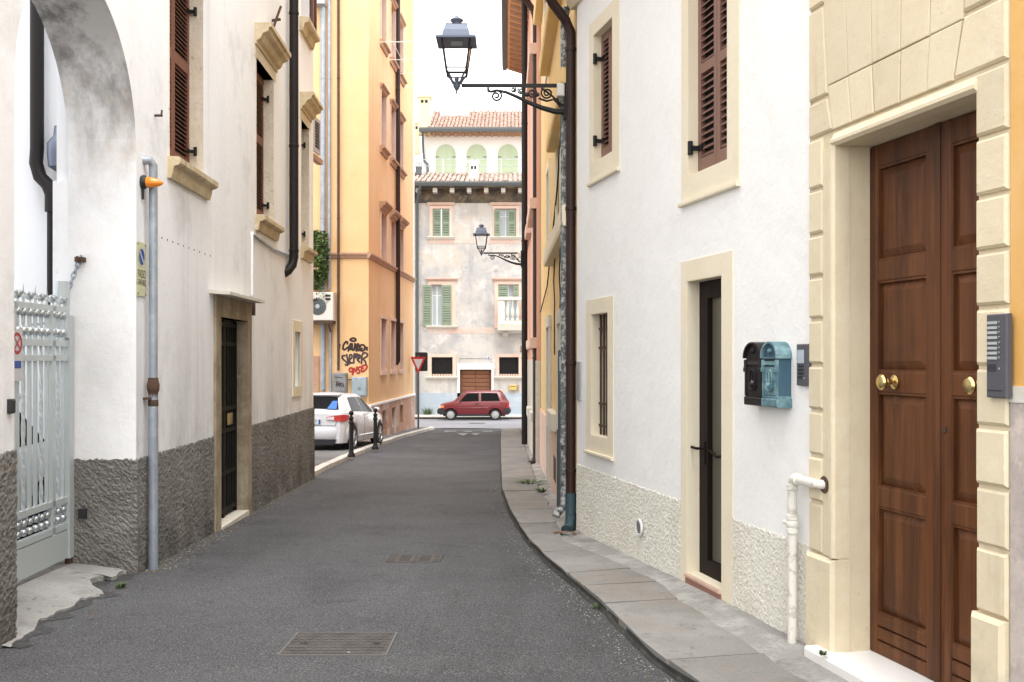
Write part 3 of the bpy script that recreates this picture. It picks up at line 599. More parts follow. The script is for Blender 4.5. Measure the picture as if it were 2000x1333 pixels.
# little walled niche window
a = MB(); frame4(a, FL, NW[0], NW[1], NW[2], NW[3], .16, -.02, .02, .15, .17); obj('niche_surround', a, M_TRIM, lb)
a = MB(); a.box(FL, NW[0], NW[1], -.2, -.15, NW[2], NW[3]); obj('niche_back', a, M_TUFF, lb)
# open grey shutter and its sill just past the corner
FC = Fr((-3.50, 17.9), (.06, 1), (1, -.06)); shutter(lb, FC, .02, .46, 3.63, 4.25, 0, M_PLAQ, .05, (), .05, single=False)
a = MB(); a.box(FC, -.05, .56, -.04, .06, 3.48, 3.57); obj('side_sill', a, M_BROWNST, lb)
# eaves over the frame
a = MB(); a.profile(FL, 9.5, 17.9, [(-.5, TOPL), (.35, TOPL), (.4, TOPL+.15), (-.5, TOPL+.4)]); obj('eaves', a, M_SHUT, lb)

# courtyard wall behind the gate and what is in it
cw = thing('courtyard_wall', 'white wall at the back of the courtyard seen through the arched gateway', 'wall', (-6, 10.86, -1.75))
a = MB(); a.wall(WF, 0, 0, 0, 0); a.hexa([(-14, 10.84, -2.3), (-3.95, 10.62, -2.3), (-3.95, 10.8, -2.3), (-14, 11.1, -2.3), (-14, 10.84, 5.1), (-3.95, 10.62, 5.1), (-3.95, 10.8, 5.1), (-14, 11.1, 5.1)]); obj('plaster', a, mat('courtyard plaster', (.70, .71, .73), .9, layers=[((.68, .68, .70), .8, ISO, .45, .65, .7)]), cw)
a = MB(); a.box(WF, -5.35, -3.97, 10.50, 10.60, -2, -1.28); obj('brick_base', a, mat('old pink brick', (.36, .20, .15), .9, layers=[((.25, .14, .11), 5, ISO, .45, .65, .7)]), cw)
a = MB(); xx = -4.82; yy_ = 10.5
a.tube([(xx-.05, yy_, 5.2), (xx-.05, yy_, 2.15), (xx-.06, yy_, 2.0), (xx-.02, yy_, 1.86), (xx+.06, yy_, 1.78), (xx+.1, yy_, 1.68), (xx+.1, yy_, 1.5)], .068, 12); a.tube([(xx+.1, yy_, 1.5), (xx+.1, yy_, -1.9)], .045, 10)
tag(rebase(obj('downpipe', a, M_DKPIPE, smooth=True), (xx, yy_, -1.9)), 'black offset drainpipe seen through the arch behind the white gate', 'downpipe')
a = MB(); a.lathe((-4.66, 10.5, 2.08), (0, 0, 1), [(.03, -.16), (.09, -.12), (.1, .0), (.1, .12), (.04, .2), (.03, .3)], 12); a.box(WF, -4.72, -4.6, 10.5, 10.63, 2.2, 2.26)
tag(rebase(obj('courtyard_lamp', a, M_LANT, smooth=True), (-4.66, 10.5, 1.9)), 'small dark wall lamp glimpsed at the inner edge of the arch', 'wall lamp')

# ================================================================== gate
GN = -.55; gz0, gz1 = -1.675, .42; gu0, gu1 = U6+.02, U8-.01
gate = thing('driveway_gate', 'pale grey metal gate with vertical bars and rows of steel balls in the arched gateway', 'gate', FL.P(gu1, GN, gz0))
a = MB()
for z, h in ((gz1-.02, .05), (.12, .05), (.0, .045), (-1.18, .05), (-1.40, .05)): a.box(FL, gu0, gu1-.09, GN-.02, GN+.02, z-h/2, z+h/2)
pieces('rail', a, M_GATE, gate)
a = MB(); a.box(FL, gu1-.095, gu1, GN-.035, GN+.035, gz0, gz1-.06); obj('stile', a, M_GATE, gate)
a = MB(); a.box(FL, gu0, gu1-.095, GN-.025, GN+.025, gz0+.01, gz0+.24); obj('bottom_panel', a, M_GATE, gate)
a = MB(); a.box(FL, gu1-.40, gu1-.34, GN-.02, GN+.02, gz0+.24, gz1); a.box(FL, gu1-1.1, gu1-1.04, GN-.02, GN+.02, gz0+.24, gz1); pieces('middle_post', a, M_GATE, gate)
P0 = MB(); Pb = lambda u, n, z: FL.u*u+FL.n*n+Vector((0, 0, z))
bmesh_ = MB(); bmesh_.hexa([Pb(-.013, -.013, -.8), Pb(.013, -.013, -.8), Pb(.013, .013, -.8), Pb(-.013, .013, -.8), Pb(-.013, -.013, .8), Pb(.013, -.013, .8), Pb(.013, .013, .8), Pb(-.013, .013, .8)]); b1 = mesh_of('bar', bmesh_); b1.materials.append(M_GATE)
tw = MB(); tw.v = []; segs = 26
for i in range(segs+1):
    th = i*.55; z = -.8+1.6*i/segs
    for k in range(4): tw.v.append(tuple(Pb(.017*math.cos(th+k*math.pi/2), .017*math.sin(th+k*math.pi/2), z)))
tw.f = [(i*4+k, i*4+(k+1) % 4, (i+1)*4+(k+1) % 4, (i+1)*4+k) for i in range(segs) for k in range(4)]; b2 = mesh_of('bar', tw); b2.materials.append(M_GATE)
bl = MB(); bl.sphere((0, 0, 0), .037, 10, 8); b3 = mesh_of('ball', bl, smooth=True); b3.materials.append(M_SILVER)
spk = MB(); spk.lathe((0, 0, 0), (0, 0, 1), [(.010, 0), (.011, .04), (.014, .05), (.009, .06), (.001, .15)], 6); b4 = mesh_of('spike', spk); b4.materials.append(M_GATE)
kn = MB(); kn.sphere((0, 0, .06), .035, 8, 6); kn.tube([(0, 0, 0), (0, 0, .05)], .012, 6)
for q in range(5): kn.sphere((.035*math.cos(q*1.257), .035*math.sin(q*1.257), .075), .014, 6, 4)
b5 = mesh_of('knob', kn, smooth=True); b5.materials.append(M_SILVER)
nb = 18
for i in range(nb):
    u = gu1-.15-i*.105
    if u < gu0+.03: break
    inst('bar', b2 if i % 3 == 1 else b1, gate, FL.P(u, GN, -.40))
    for z in (.345, .20): inst('ball', b3, gate, FL.P(u, GN, z+.01))
    for z in (-1.255, -1.325): inst('ball', b3, gate, FL.P(u, GN, z+.0)).scale = (.8, .8, .8)
    if i % 2 == 0: inst('knob', b5, gate, FL.P(u, GN, gz1))
    else: inst('spike', b4, gate, FL.P(u, GN, gz1))
a = MB(); a.tube([FL.P(gu1-.10, GN-.02, gz1-.25), FL.P(gu1-.10, GN-.02, gz1+.22)], .055, 12); obj('gate_post', a, M_GATE, gate)
a = MB(); a.tube([FL.P(gu1-.03, GN, gz0), FL.P(gu1-.03, GN, gz0-.09)], .03, 8); obj('pivot', a, M_RUST, gate)
sg = thing('notice', 'white no stopping notice with red ring hung on the gate', 'sign', FL.P(gu1-.93, GN+.04, -.3))
us = FL.U(35, GN+.04); a = MB(); a.box(FL, us-.1, us+.085, GN+.03, GN+.036, -.17, .21); obj('sheet', a, M_SIGNW, sg)
a = MB()
for k in range(20):
    t0, t1 = k*math.pi/10, (k+1)*math.pi/10; c = lambda t, r: FL.P(us-.005+r*math.cos(t), GN+.038, .11+r*1.0*math.sin(t)); a.quad(c(t0, .058), c(t1, .058), c(t1, .082), c(t0, .082))
a.ribbon(FL, [(us-.05, .15), (us+.04, .07)], .014, GN+.0385); a.ribbon(FL, [(us-.05, .07), (us+.04, .15)], .014, GN+.0388); obj('ring', a, M_RED, sg)
a = MB(); a.box(FL, us-.08, us+.06, GN+.036, GN+.0375, -.075, -.02); obj('blue_bar', a, M_BLUE, sg)
# chain from the wall hook to the gate post
ch = thing('chain', 'steel chain hooked on the jamb and looped to the gate post', 'chain', FL.P(U8, -.33, .8))
hk = FL.P(U8-.03, -.46, .835); e0 = FL.P(gu1-.11, GN+.06, .42)
a = MB(); a.box(FL, U8-.07, U8+.01, -.49, -.42, .81, .85); a.tube([hk, hk+Vector((0, -.05, -.02)), hk+Vector((0, -.05, .02))], .012, 6); obj('hook', a, M_RUST, ch)
pts = [hk+(Vector((-3.83, 8.55, .30))-hk)*t+Vector((0, 0, -.02*math.sin(t*3.1))) for t in np.linspace(0, 1, 14)]+[Vector((-3.83, 8.55, .30))+(Vector((-3.95, 8.48, .28))-Vector((-3.83, 8.55, .30)))*t for t in np.linspace(.2, 1, 4)]
for i, p in enumerate(pts):
    lk = MB(); ring = []; nx = (pts[min(i+1, len(pts)-1)]-pts[max(i-1, 0)]).normalized(); sd_ = Vector((1, 0, 0)) if i % 2 else Vector((0, 1, 0)); sd_ = (sd_-nx*sd_.dot(nx)).normalized()
    for k in range(11): t = k*math.pi/5; ring.append(p+nx*.036*math.cos(t)+sd_*.019*math.sin(t))
    lk.tube(ring, .0065, 5, False); obj('link', lk, M_ZINC, ch, smooth=True)

# ================================================================== right white house
UE, UP = FR.U(1127), FR.U(1587)
rb = thing('rendered_house', 'freshly painted white house on the right with cream trim and a narrow glass door', 'house', FR.P((UE+UP)/2, -.1, ground(0, 8.4)))
WA = (FR.U(1197), FR.U(1160), 1.95, 3.23); WB = (FR.U(1422), FR.U(1345), 1.395, 3.35); WC = (FR.U(1188), FR.U(1155), -.775, .444); DD = (FR.U(1411), FR.U(1343), -1.66, .595)
ZE = 3.72
mb = MB(); mb.wall(FR, UP, UE, -2.2, ZE+.3, [(*WA, .16), (*WB, .16), (*WC, .16), (*DD, .16)])
mb.quad(FR.P(UE, 0, -2.2), FR.P(UE, -6, -2.2), FR.P(UE, -6, ZE+.3), FR.P(UE, 0, ZE+.3)); mb.quad(FR.P(UP, 0, ZE+.3), FR.P(UP, -6, ZE+1.6), FR.P(UE, -6, ZE+1.6), FR.P(UE, 0, ZE+.3))
obj('wall', mb, M_RWALL, rb)
pl = MB(); zb = -2.1
pl.rough(FR, FR.U(1434), FR.U(1332), zb, -1.12, .008, .014, .011, .02, 21) if False else None
dl0, dl1 = FR.U(1432.6), FR.U(1331.6)
pl.rough(FR, dl1+.001, UE, zb, -1.12, .006, .0095, .0055, .02, 22); pl.rough(FR, UP-.01, dl0-.001, zb, -1.12, .006, .0085, .0055, .02, 23)
pieces('roughcast_base', pl, M_RPLINTH, rb)
def trim(w, o0, o1, zo0, zo1, lip=True, liner=True):
    a = MB(); u0, u1, z0, z1 = w; t = .008
    a.box(FR, o0, u0, -.01, t, zo0, zo1); a.box(FR, u1, o1, -.01, t, zo0, zo1); a.box(FR, u0, u1, -.01, t, z1, zo1); 
    if z0 > zo0: a.box(FR, u0, u1, -.01, t, zo0, z0)
    d = .155
    a.box(FR, u0-.001, u0+.006, -d, t-.002, z0, z1); a.box(FR, u1-.006, u1+.001, -d, t-.002, z0, z1); a.box(FR, u0, u1, -d, t-.002, z1-.006, z1+.001)
    if z0 > zo0: a.box(FR, u0, u1, -d, t-.002, z0-.001, z0+.006)
    s = obj('window_surround' if lip else 'door_surround', a, M_TRIM, rb)
    if lip:
        a = MB(); a.profile(FR, o0-.012, o1+.012, [(0, zo0-.018), (.03, zo0-.018), (.036, zo0-.008), (.036, zo0+.012), (0, zo0+.014)]); obj('sill_lip', a, M_TRIM, s)
trim(WA, FR.U(1210.7), FR.U(1152.5), 1.75, 3.37); trim(WB, FR.U(1445), FR.U(1332.6), 1.195, 3.5); trim(WC, FR.U(1199), FR.U(1146.5), -.95, .59, True); trim(DD, dl0, dl1, -2.0, .75, False)
for w, pitch in ((WA, .046), (WB, .052)):
    u0, u1, z0, z1 = w; um = (u0+u1)/2
    mids = ((z0+.82,) if w is WB else ())
    for a_, b_ in ((u0+.006, um-.003), (um+.003, u1-.006)):
        shutter(rb, FR, a_, b_, z0+.006, z1-.006, -.115, M_SHUTR, pitch, mids, .052, single=True, rail=.075, brail=.13)
    for z in (z0+.22, z1-.24): hinge(rb, FR, u1-.02, -.085, z, M_BLACK, 1.15, -1)
# barred ground floor window
a = MB(); u0, u1, z0, z1 = WC; a.box(FR, u0, u1, -.155, -.15, z0, z1); obj('window_pane', a, mat('dark pane with blind', (.05, .04, .032), .2, layers=[((.30, .27, .21), 3, VST, .5, .56, .8)]), rb)
gr = MB()
for z in (z0+.1, z0+.32, z1-.34, z1-.15): gr.box(FR, u0+.006, u1-.006, -.085, -.075, z-.012, z+.012)
grille = obj('grille', gr, M_RUST, rb)
bb = MB(); bb.tube([Vector((0, 0, -(z1-z0)/2+.008)), Vector((0, 0, (z1-z0)/2-.008))], .011, 8); bme = mesh_of('bar', bb); bme.materials.append(M_RUST)
for i in range(5): inst('bar', bme, grille, FR.P(u0+.06+i*(u1-u0-.12)/4, -.08, (z0+z1)/2))
# glass door
u0, u1, z0, z1 = DD; a = MB(); n0 = -.15; n1 = -.095
a.box(FR, u0+.006, u0+.06, n0, n1, z0, z1-.006); a.box(FR, u1-.17, u1-.006, n0, n1, z0, z1-.006); a.box(FR, u0+.06, u1-.17, n0, n1, z1-.14, z1-.006); a.box(FR, u0+.06, u1-.17, n0, n1, z0, z0+.13); a.box(FR, u1-.185, u1-.17, n0, n1+.012, z0+.13, z1-.14)
dr = obj('door', a, M_DOORFR, rb)
a = MB(); a.box(FR, u0+.06, u1-.185, -.135, -.125, z0+.13, z1-.14); obj('pane', a, M_FROST, dr)
a = MB(); zc = -.70; a.tube([FR.P(u0+.065, -.115, zc), FR.P((u0+u1)/2-.06, -.07, zc-.03), FR.P(u1-.19, -.10, zc)], .011, 8); obj('pull_bar', a, M_DOORFR, dr, smooth=True)
a = MB(); zc = -.69; a.tube([FR.P(u1-.10, -.095, zc), FR.P(u1-.10, -.03, zc), FR.P(u1-.02, -.025, zc+.005)], .011, 8); a.box(FR, u1-.125, u1-.075, -.095, -.085, zc-.12, zc+.05); obj('handle', a, M_DOORFR, dr, smooth=True)
a = MB(); a.box(FR, u0, u1, -.15, .03, -1.68, -1.66); obj('door_sill', a, M_PINKM, rb); a = MB(); a.box(FR, u0, u1, -.14, .02, -1.9, -1.682); obj('sill_front', a, M_REDM, rb)
# eaves
a = MB(); a.profile(FR, UP, UE+.12, [(-.1, ZE), (.04, ZE), (.10, ZE+.10), (.12, ZE+.2), (.26, ZE+.26), (.30, ZE+.34), (.30, ZE+.42), (-.1, ZE+.42)]); obj('eaves', a, M_STONE, rb)
a = MB(); a.profile(FR, UP, UE+.2, [(.28, ZE+.36), (.42, ZE+.36), (.44, ZE+.47), (.28, ZE+.47)]); obj('gutter', a, M_BROWNPIPE, rb)
# round vent
a = MB(); uv, zv = FR.hit(1254, 1030); c = FR.P(uv, .02, zv); a.lathe(c, FR.n, [(.075, 0), (.075, .015), (.062, .018), (.06, .006), (.001, .006)], 20)
vt = obj('vent', a, M_WHITE, rb, smooth=True)
a = MB()
for i in range(7): z = zv-.045+.015*i; h = math.sqrt(max(0, .056**2-(z-zv)**2)); a.box(FR, uv-h, uv+h, .027, .033, z-.004, z+.002)
obj('vent_slots', a, M_DARK, vt)

# ================================================================== portal house
UQ = FR.U(1977)
po = thing('portal_house', 'cream rusticated stone house front around the tall brown double door', 'house', FR.P((UP+UQ)/2, -.1, ground(0, 5.2)))
DU0, DU1 = FR.U(1915), FR.U(1640); UMo = FR.U(1615); ZL = 1.20
mb = MB(); mb.wall(FR, UQ, UP, -2.2, 5.6, [(DU0, DU1, -2.2, ZL, 0)], n=.008, back=-.5)
P = FR.P
mb.quad(P(DU1, .008, -2.2), P(DU1, -.25, -2.2), P(DU1, -.25, ZL), P(DU1, .008, ZL)); mb.quad(P(DU0, .008, -2.2), P(DU0, -.25, -2.2), P(DU0, -.25, ZL), P(DU0, .008, ZL)); mb.quad(P(DU0, .008, ZL), P(DU1, .008, ZL), P(DU1, -.25, ZL), P(DU0, -.25, ZL))
obj('wall', mb, M_STONE, po)
ZJ = [-1.14, -.84, -.57, -.305, -.04, .226, .475, .72, .985, 1.285]
gp = .011
for z0, z1 in zip(ZJ, ZJ[1:]):
    for (a_, b_, z1_) in ((UMo, UP, z1 if z1 < 1.2 else 1.285), (UQ, DU0, z1)):
        t = random.uniform(-.002, .003); s = MB(); s.bbox(FR, a_+(.0 if a_ != UMo else .002), b_-.003, .0, .030+t, z0+gp, z1_-gp, .012); obj('stone', s, M_STONE, po)
# voussoirs of the flat arch in two tiers
tops = [1625, 1665, 1712, 1768, 1825, 1890]; bots = [1635, 1672, 1716, 1766, 1819, 1872]
tu = [FR.U(x) for x in tops]; bu = [FR.U(x) for x in bots]; zb_, zt_ = 1.285, 1.555; g2 = .004
def up_u(i, z): return tu[i]+(tu[i]-bu[i])*(z-zt_)/(zt_-zb_)*.45
for i in range(5):
    s = MB(); s.bprism(FR, [(bu[i]-g2, zb_+.008), (bu[i+1]+g2, zb_+.008), (tu[i+1]+g2, zt_-.003), (tu[i]-g2, zt_-.003)], 0, .030+random.uniform(-.002, .002), .005); obj('stone', s, M_STONE, po)
    z2 = 2.75; s = MB(); s.bprism(FR, [(tu[i]-.003, zt_+.003), (tu[i+1]+.003, zt_+.003), (up_u(i+1, z2)+.003, z2), (up_u(i, z2)-.003, z2)], 0, .028+random.uniform(-.002, .002), .004); obj('stone', s, M_STONE, po)
s = MB(); s.bprism(FR, [(UP-.003, 1.295), (bu[0]+g2, 1.295), (tu[0]+g2, 1.49), (UP-.003, 1.49)], 0, .03, .012); obj('stone', s, M_STONE, po)
s = MB(); s.bprism(FR, [(UP-.003, 1.512), (tu[0]+g2, 1.512), (up_u(0, 2.03)+g2, 2.03), (UP-.003, 2.03)], 0, .03, .012); obj('stone', s, M_STONE, po)
s = MB(); s.bprism(FR, [(UP-.003, 2.052), (up_u(0, 2.052)+g2, 2.052), (up_u(0, 2.75)+g2, 2.75), (UP-.003, 2.75)], 0, .03, .012); obj('stone', s, M_STONE, po)
s = MB(); s.bprism(FR, [(bu[5]-g2, 1.297), (UQ+.003, 1.297), (UQ+.003, 1.565), (tu[5]-g2, 1.565)], 0, .03, .012); obj('stone', s, M_STONE, po)
s = MB(); s.bprism(FR, [(tu[5]-g2, 1.587), (UQ+.003, 1.587), (UQ+.003, 2.75), (up_u(5, 2.75)-g2, 2.75)], 0, .03, .012); obj('stone', s, M_STONE, po)
# moulded frame round the opening
a = MB(); a.profile(FR, DU0-.02, DU1+.02, [(-.06, ZL-.004), (.03, ZL-.004), (.05, ZL+.012), (.05, ZL+.03), (.034, ZL+.045), (.028, ZL+.07), (-.02, ZL+.072)]); obj('lintel_moulding', a, M_STONE, po, smooth=True)
a = MB(); pr = [(DU1-.004, -.06), (DU1-.004, .03), (DU1+.012, .045), (DU1+.04, .045), (DU1+.055, .03), (UMo, .024), (UMo, -.02)]
z0, z1 = -1.13, ZL; k = len(pr); a.add([P(u, n, z0) for u, n in pr]+[P(u, n, z1) for u, n in pr], [tuple(range(k))[::-1], tuple(range(k, 2*k))]+[(i, (i+1) % k, k+(i+1) % k, k+i) for i in range(k)]); obj('jamb_moulding', a, M_STONE, po)
for a_, b_ in ((DU1-.006, UP-.003), (UQ, DU0+.012)):
    s = MB(); s.bbox(FR, a_, b_, -.06, .055, -2.0, -1.14, .02); obj('base_stone', s, M_STONE, po)
# crack where the white render meets the stone front
a = MB(); pts = [(UP+random.uniform(-.004, .014), z) for z in np.linspace(.3, 1.75, 26)]; a.ribbon(FR, pts, .006, .0095); obj('crack', a, M_INK, po)
# the double door
DN = -.19
def leaf(u0, u1, knob_u, key=False):
    sw = .095; rails = [(-1.66, -1.43), (-.83, -.72), (-.19, -.075), (.43, .545), (1.07, 1.195)]
    a = MB(); a.box(FR, u0+.01, u1-.01, DN-.06, DN-.045, -1.65, ZL)
    a.bbox(FR, u0, u0+sw, DN-.05, DN, -1.66, ZL-.003, .006); a.bbox(FR, u1-sw, u1, DN-.05, DN, -1.66, ZL-.003, .006)
    for z0, z1 in rails[1:]: a.bbox(FR, u0+sw, u1-sw, DN-.05, DN-.002, z0, z1, .006)
    for z0, z1 in ((-1.66, -1.585), (-1.578, -1.508), (-1.50, -1.43)): a.bbox(FR, u0+sw, u1-sw, DN-.05, DN-.002, z0, z1, .008)
    lf = obj('door_leaf', a, M_WOOD, po)
    for (z0, z1) in zip([r[1] for r in rails], [r[0] for r in rails[1:]]):
        p = MB(); p.raised(FR, u0+sw, u1-sw, z0, z1, DN-.032, DN-.012, .06); obj('panel', p, M_WOOD, lf)
        e = MB(); frame4(e, FR, u0+sw+.012, u1-sw-.012, z0+.012, z1-.012, .012, DN-.03, DN-.008); obj('bead', e, M_WOOD, lf)
    kb = MB(); kb.lathe(FR.P(knob_u, DN, -.13), FR.n, [(.04, 0), (.04, .008), (.03, .014), (.014, .02), (.013, .045), (.03, .058), (.041, .072), (.043, .084), (.034, .094), (.012, .097), (.001, .097)], 20); obj('knob', kb, M_BRASS, lf, smooth=True)
    if key: q = MB(); q.lathe(FR.P(u1-.05, DN, -.36), FR.n, [(.018, 0), (.018, .006), (.001, .007)], 12); obj('keyhole', q, M_RUST, lf)
um = FR.U(1832, DN); leaf(um+.004, DU1+.03, FR.U(1748, DN)); leaf(DU0-.02, um-.004, FR.U(1901, DN+.06), True)
a = MB(); a.bbox(FR, um-.022, um+.022, DN-.02, DN+.012, -1.66, ZL-.004, .008); obj('cover_strip', a, M_WOOD, po)
a = MB(); a.box(FR, DU0-.04, DU1+.02, -.26, .0, -1.95, -1.66); a.bbox(FR, DU0-.06, FR.U(1612), -.02, .14, -1.95, -1.655, .012); obj('doorstep', a, M_MARBLE, po)
a = MB(); a.profile(FR, UQ, UP, [(-.1, 5.5), (.1, 5.5), (.3, 5.75), (.3, 5.9), (-.1, 5.9)]); obj('cornice', a, M_STONE, po)

# ================================================================== near ochre house at the right edge
nh = thing('ochre_house', 'ochre rendered house with pink grey stone base at the right edge', 'house', FR.P(4, -.1, ground(0, 4)))
a = MB(); a.wall(FR, -4, UQ-.004, -.18, 5.4, n=.012, back=-.5); obj('wall', a, M_OCHRE, nh)
a = MB(); a.wall(FR, -4, UQ-.01, -2.2, -.18, n=.018, back=-.5); obj('stone_base', a, mat('pinkish stone facing', (.50, .44, .40), .85, layers=[((.34, .30, .28), 4, ISO, .45, .62, .8), ((.62, .52, .46), 9, ISO, .55, .66, .7)], bump=[(14, ISO, .006)]), nh)
a = MB(); a.box(FR, -4, UQ-.006, -.5, .022, -.19, -.12); obj('base_cap', a, M_OFFW, nh)
# ================================================================== mustard house on the right
yb = thing('mustard_house', 'mustard yellow house with cream ledges between the white house and the salmon house', 'house', FY.P(16, -.1, ground(0, 16)))
Y0, Y1 = 10.95, 20.4
ywins = [(11.55, 12.45, 1.75, 3.2), (13.4, 14.4, 1.75, 3.2), (16.6, 17.4, 1.9, 3.1), (11.5, 12.5, 4.95, 6.4), (14, 15, 4.95, 6.4), (17.5, 18.4, 4.95, 6.4)]
mb = MB(); mb.wall(FY, Y0, Y1, -2.4, 8.2, [(*w, .18) for w in ywins], back=-6); obj('wall', mb, M_YRIGHT, yb)
for (u0, u1, z0, z1) in ywins:
    a = MB(); a.box(FY, u0, u1, -.2, -.15, z0, z1); obj('window', a, M_CURTAIN, yb)
    a = MB(); frame4(a, FY, u0, u1, z0, z1, .12, -.02, .03); obj('window_surround', a, M_TRIM, yb)
def ledge(fr, b, u0, u1, z, h, d, m=M_TRIM):
    a = MB(); a.profile(fr, u0, u1, [(-.02, z), (d*.9, z), (d, z+h*.2), (d, z+h), (-.02, z+h+.02)]); return obj('ledge', a, m, b)
ledge(FY, yb, 10.96, 15.9, 1.42, .22, .14); ledge(FY, yb, 10.96, 14.7, 2.95, .16, .15, M_YRIGHT); ledge(FY, yb, 10.96, 17.0, 4.68, .2, .17, M_YRIGHT); ledge(FY, yb, 14, 20.3, 6.6, .2, .16, M_YRIGHT)
a = MB(); a.wall(FY, 10.96, 13.55, -2.4, -.95, n=.03, back=-.02); a.wall(FY, 13.8, 16.0, -2.4, -1.05, n=.03, back=-.02); a.wall(FY, 17.3, 20.38, -2.4, -1.0, n=.03, back=-.02); pieces('base', a, M_PPINK, yb)
for u0, u1, z1 in ((11.15, 12.3, .30), (13.0, 13.9, .45), (16.1, 17.2, .50)):
    a = MB(); a.box(FY, u0, u0+.16, -.02, .045, -2.3, z1); a.box(FY, u1-.16, u1, -.02, .045, -2.3, z1); a.box(FY, u0-.02, u1+.02, -.02, .05, z1, z1+.18); obj('door_surround', a, M_OFFW, yb)
    a = MB(); a.box(FY, u0+.16, u1-.16, -.02, .012, -2.3, z1); obj('door', a, M_PLAQ, yb)
a = MB(); a.box(FY, 14.2, 15.8, -.01, .10, -1.02, -.78); obj('window_sill', a, M_OFFW, yb)
a = MB(); a.box(FY, 14.3, 14.9, .03, .034, -1.75, -1.4); obj('cellar_opening', a, M_DARK, yb)
a = MB(); a.profile(FY, Y0, Y1, [(-.1, 8.2), (.5, 8.3), (.5, 8.45), (-.1, 8.7)]); obj('eaves', a, M_BROWNST, yb)
a = MB(); a.tube([FY.P(u, .03, z) for u, z in ((11.2, 4.6), (12.2, 3.4), (14, 2.3), (17, 1.2), (20, .9))], .012, 5)
tag(rebase(obj('cable', a, M_INK), FY.P(20, .03, .9)), 'thin black cable sagging down the mustard yellow house front', 'cable')
a = MB()
for u, z0 in ((13.2, .6), (14.6, .55)): a.tube([FY.P(u, .03, 1.42), FY.P(u+.08, .04, 1.1), FY.P(u, .03, .8), FY.P(u+.1, .03, z0), FY.P(u+.05, .03, z0-.5)], .01, 5)
tag(rebase(obj('cable', a, M_INK), FY.P(13.2, .03, .1)), 'loose wires hanging below the cream ledge of the mustard house', 'cable')
# salmon house
kb_ = thing('salmon_house', 'salmon pink house with a tiled orange eave beyond the mustard house', 'house', FK.P(28, -.1, ground(0, 28)))
mb = MB(); mb.wall(FK, 20.45, 38.3, -.05, 9.25, back=-6); obj('wall', mb, M_PINK, kb_)
mb = MB(); mb.wall(FK, 20.45, 38.3, -3.2, -.05, n=.02, back=-6); obj('ground_floor', mb, M_OFFW, kb_)
for u0, u1, z, d in ((20.5, 24.2, .20, .14), (20.5, 23.6, 3.0, .14), (24.5, 26, 3.0, .14), (20.5, 24.4, 6.1, .15), (26.6, 30, 3.1, .14), (26.6, 38, .22, .10)): ledge(FK, kb_, u0, u1, z, .2, d, M_PPINK)
a = MB(); a.box(FK, 20.9, 22.2, 0, .11, -1.3, -1.12); a.box(FK, 23.4, 24.6, 0, .12, -1.35, -1.15); pieces('window_sill', a, M_OFFW, kb_)
a = MB(); a.box(FK, 21, 22, .02, .04, -2.1, -1.45); obj('cellar_opening', a, M_DARK, kb_)
a = MB(); a.profile(FK, 20.45, 33.2, [(-.1, 9.15), (.55, 9.35), (.60, 9.42), (.60, 9.5), (-.1, 9.8)]); obj('eave_boards', a, mat('orange eave tiles', (.80, .46, .22), .85, layers=[((.62, .3, .13), 1, (1, 9, 1), .45, .6, .7)]), kb_)
for i in range(26):
    a = MB(); u = 20.7+i*.48; a.hexa([FK.P(u, .0, 9.10), FK.P(u+.14, .0, 9.10), FK.P(u+.14, .5, 9.25), FK.P(u, .5, 9.25), FK.P(u, .0, 9.25), FK.P(u+.14, .0, 9.25), FK.P(u+.14, .5, 9.38), FK.P(u, .5, 9.38)]); obj('rafter', a, M_BROWNST, kb_)
a = MB(); a.profile(FK, 20.45, 33.3, [(.58, 9.36), (.72, 9.36), (.74, 9.5), (.58, 9.5)]); obj('gutter', a, M_GUTTER, kb_)

# ================================================================== drainpipes on the right
def pipe(name_label, path, r, m, seg=12, collars=(), name='downpipe', group=None):
    t = MB(); t.tube(path, r, seg)
    base = path[-1]
    for z in collars:
        p = None
        for a_, b_ in zip(path, path[1:]):
            if min(a_[2], b_[2]) <= z <= max(a_[2], b_[2]): f = (z-a_[2])/((b_[2]-a_[2]) or 1); p = (a_[0]+(b_[0]-a_[0])*f, a_[1]+(b_[1]-a_[1])*f, z); break
        if p: rr = r if not isinstance(r, (list, tuple)) else r[0]; t.lathe((p[0], p[1], z-.02), (0, 0, 1), [(rr, 0), (rr+.008, .003), (rr+.008, .037), (rr, .04)], seg)
    o = rebase(obj(name, t, m, smooth=True), base); return tag(o, name_label, 'downpipe', group)
Yp = 10.95; Xp = .1160/2*Yp-.006
pb = gpt(1115, 1040, .07)
pipe('dark brown drainpipe with a swan neck at the corner of the white house', [(Xp-.30, Yp-.25, 3.98), (Xp-.28, Yp-.23, 3.86), (Xp-.2, Yp-.16, 3.74), (Xp-.06, Yp-.05, 3.60), (Xp, Yp, 3.48), (Xp, Yp, 3.35), (Xp, Yp, -1.45)], .053, M_BROWNPIPE, 14, (3.3, 1.6, -.05, -1.2))
a = MB(); a.tube([(Xp, Yp, -1.44), (Xp, Yp, -1.72), (Xp-.01, Yp-.03, -1.80), (Xp-.05, Yp-.10, -1.83)], [.06, .06, .064, .066], 12)
tag(rebase(obj('pipe_shoe', a, M_TEAL, smooth=True), (Xp, Yp, -1.83)), 'scraped teal cast iron shoe at the foot of the corner drainpipe', 'pipe shoe')
Xq = Xp-.058; Yq = Yp+.16
pipe('mottled grey drainpipe with peeling paint beside the corner drainpipe', [(Xq+.02, Yq, 3.8), (Xq, Yq, 3.7), (Xq, Yq, -1.42), (Xq-.005, Yq-.02, -1.60), (Xq-.08, Yq-.08, -1.66), (Xq-.10, Yq-.1, -1.70)], .045, M_MOTTLE, 12, (2.8, .6, -.9))
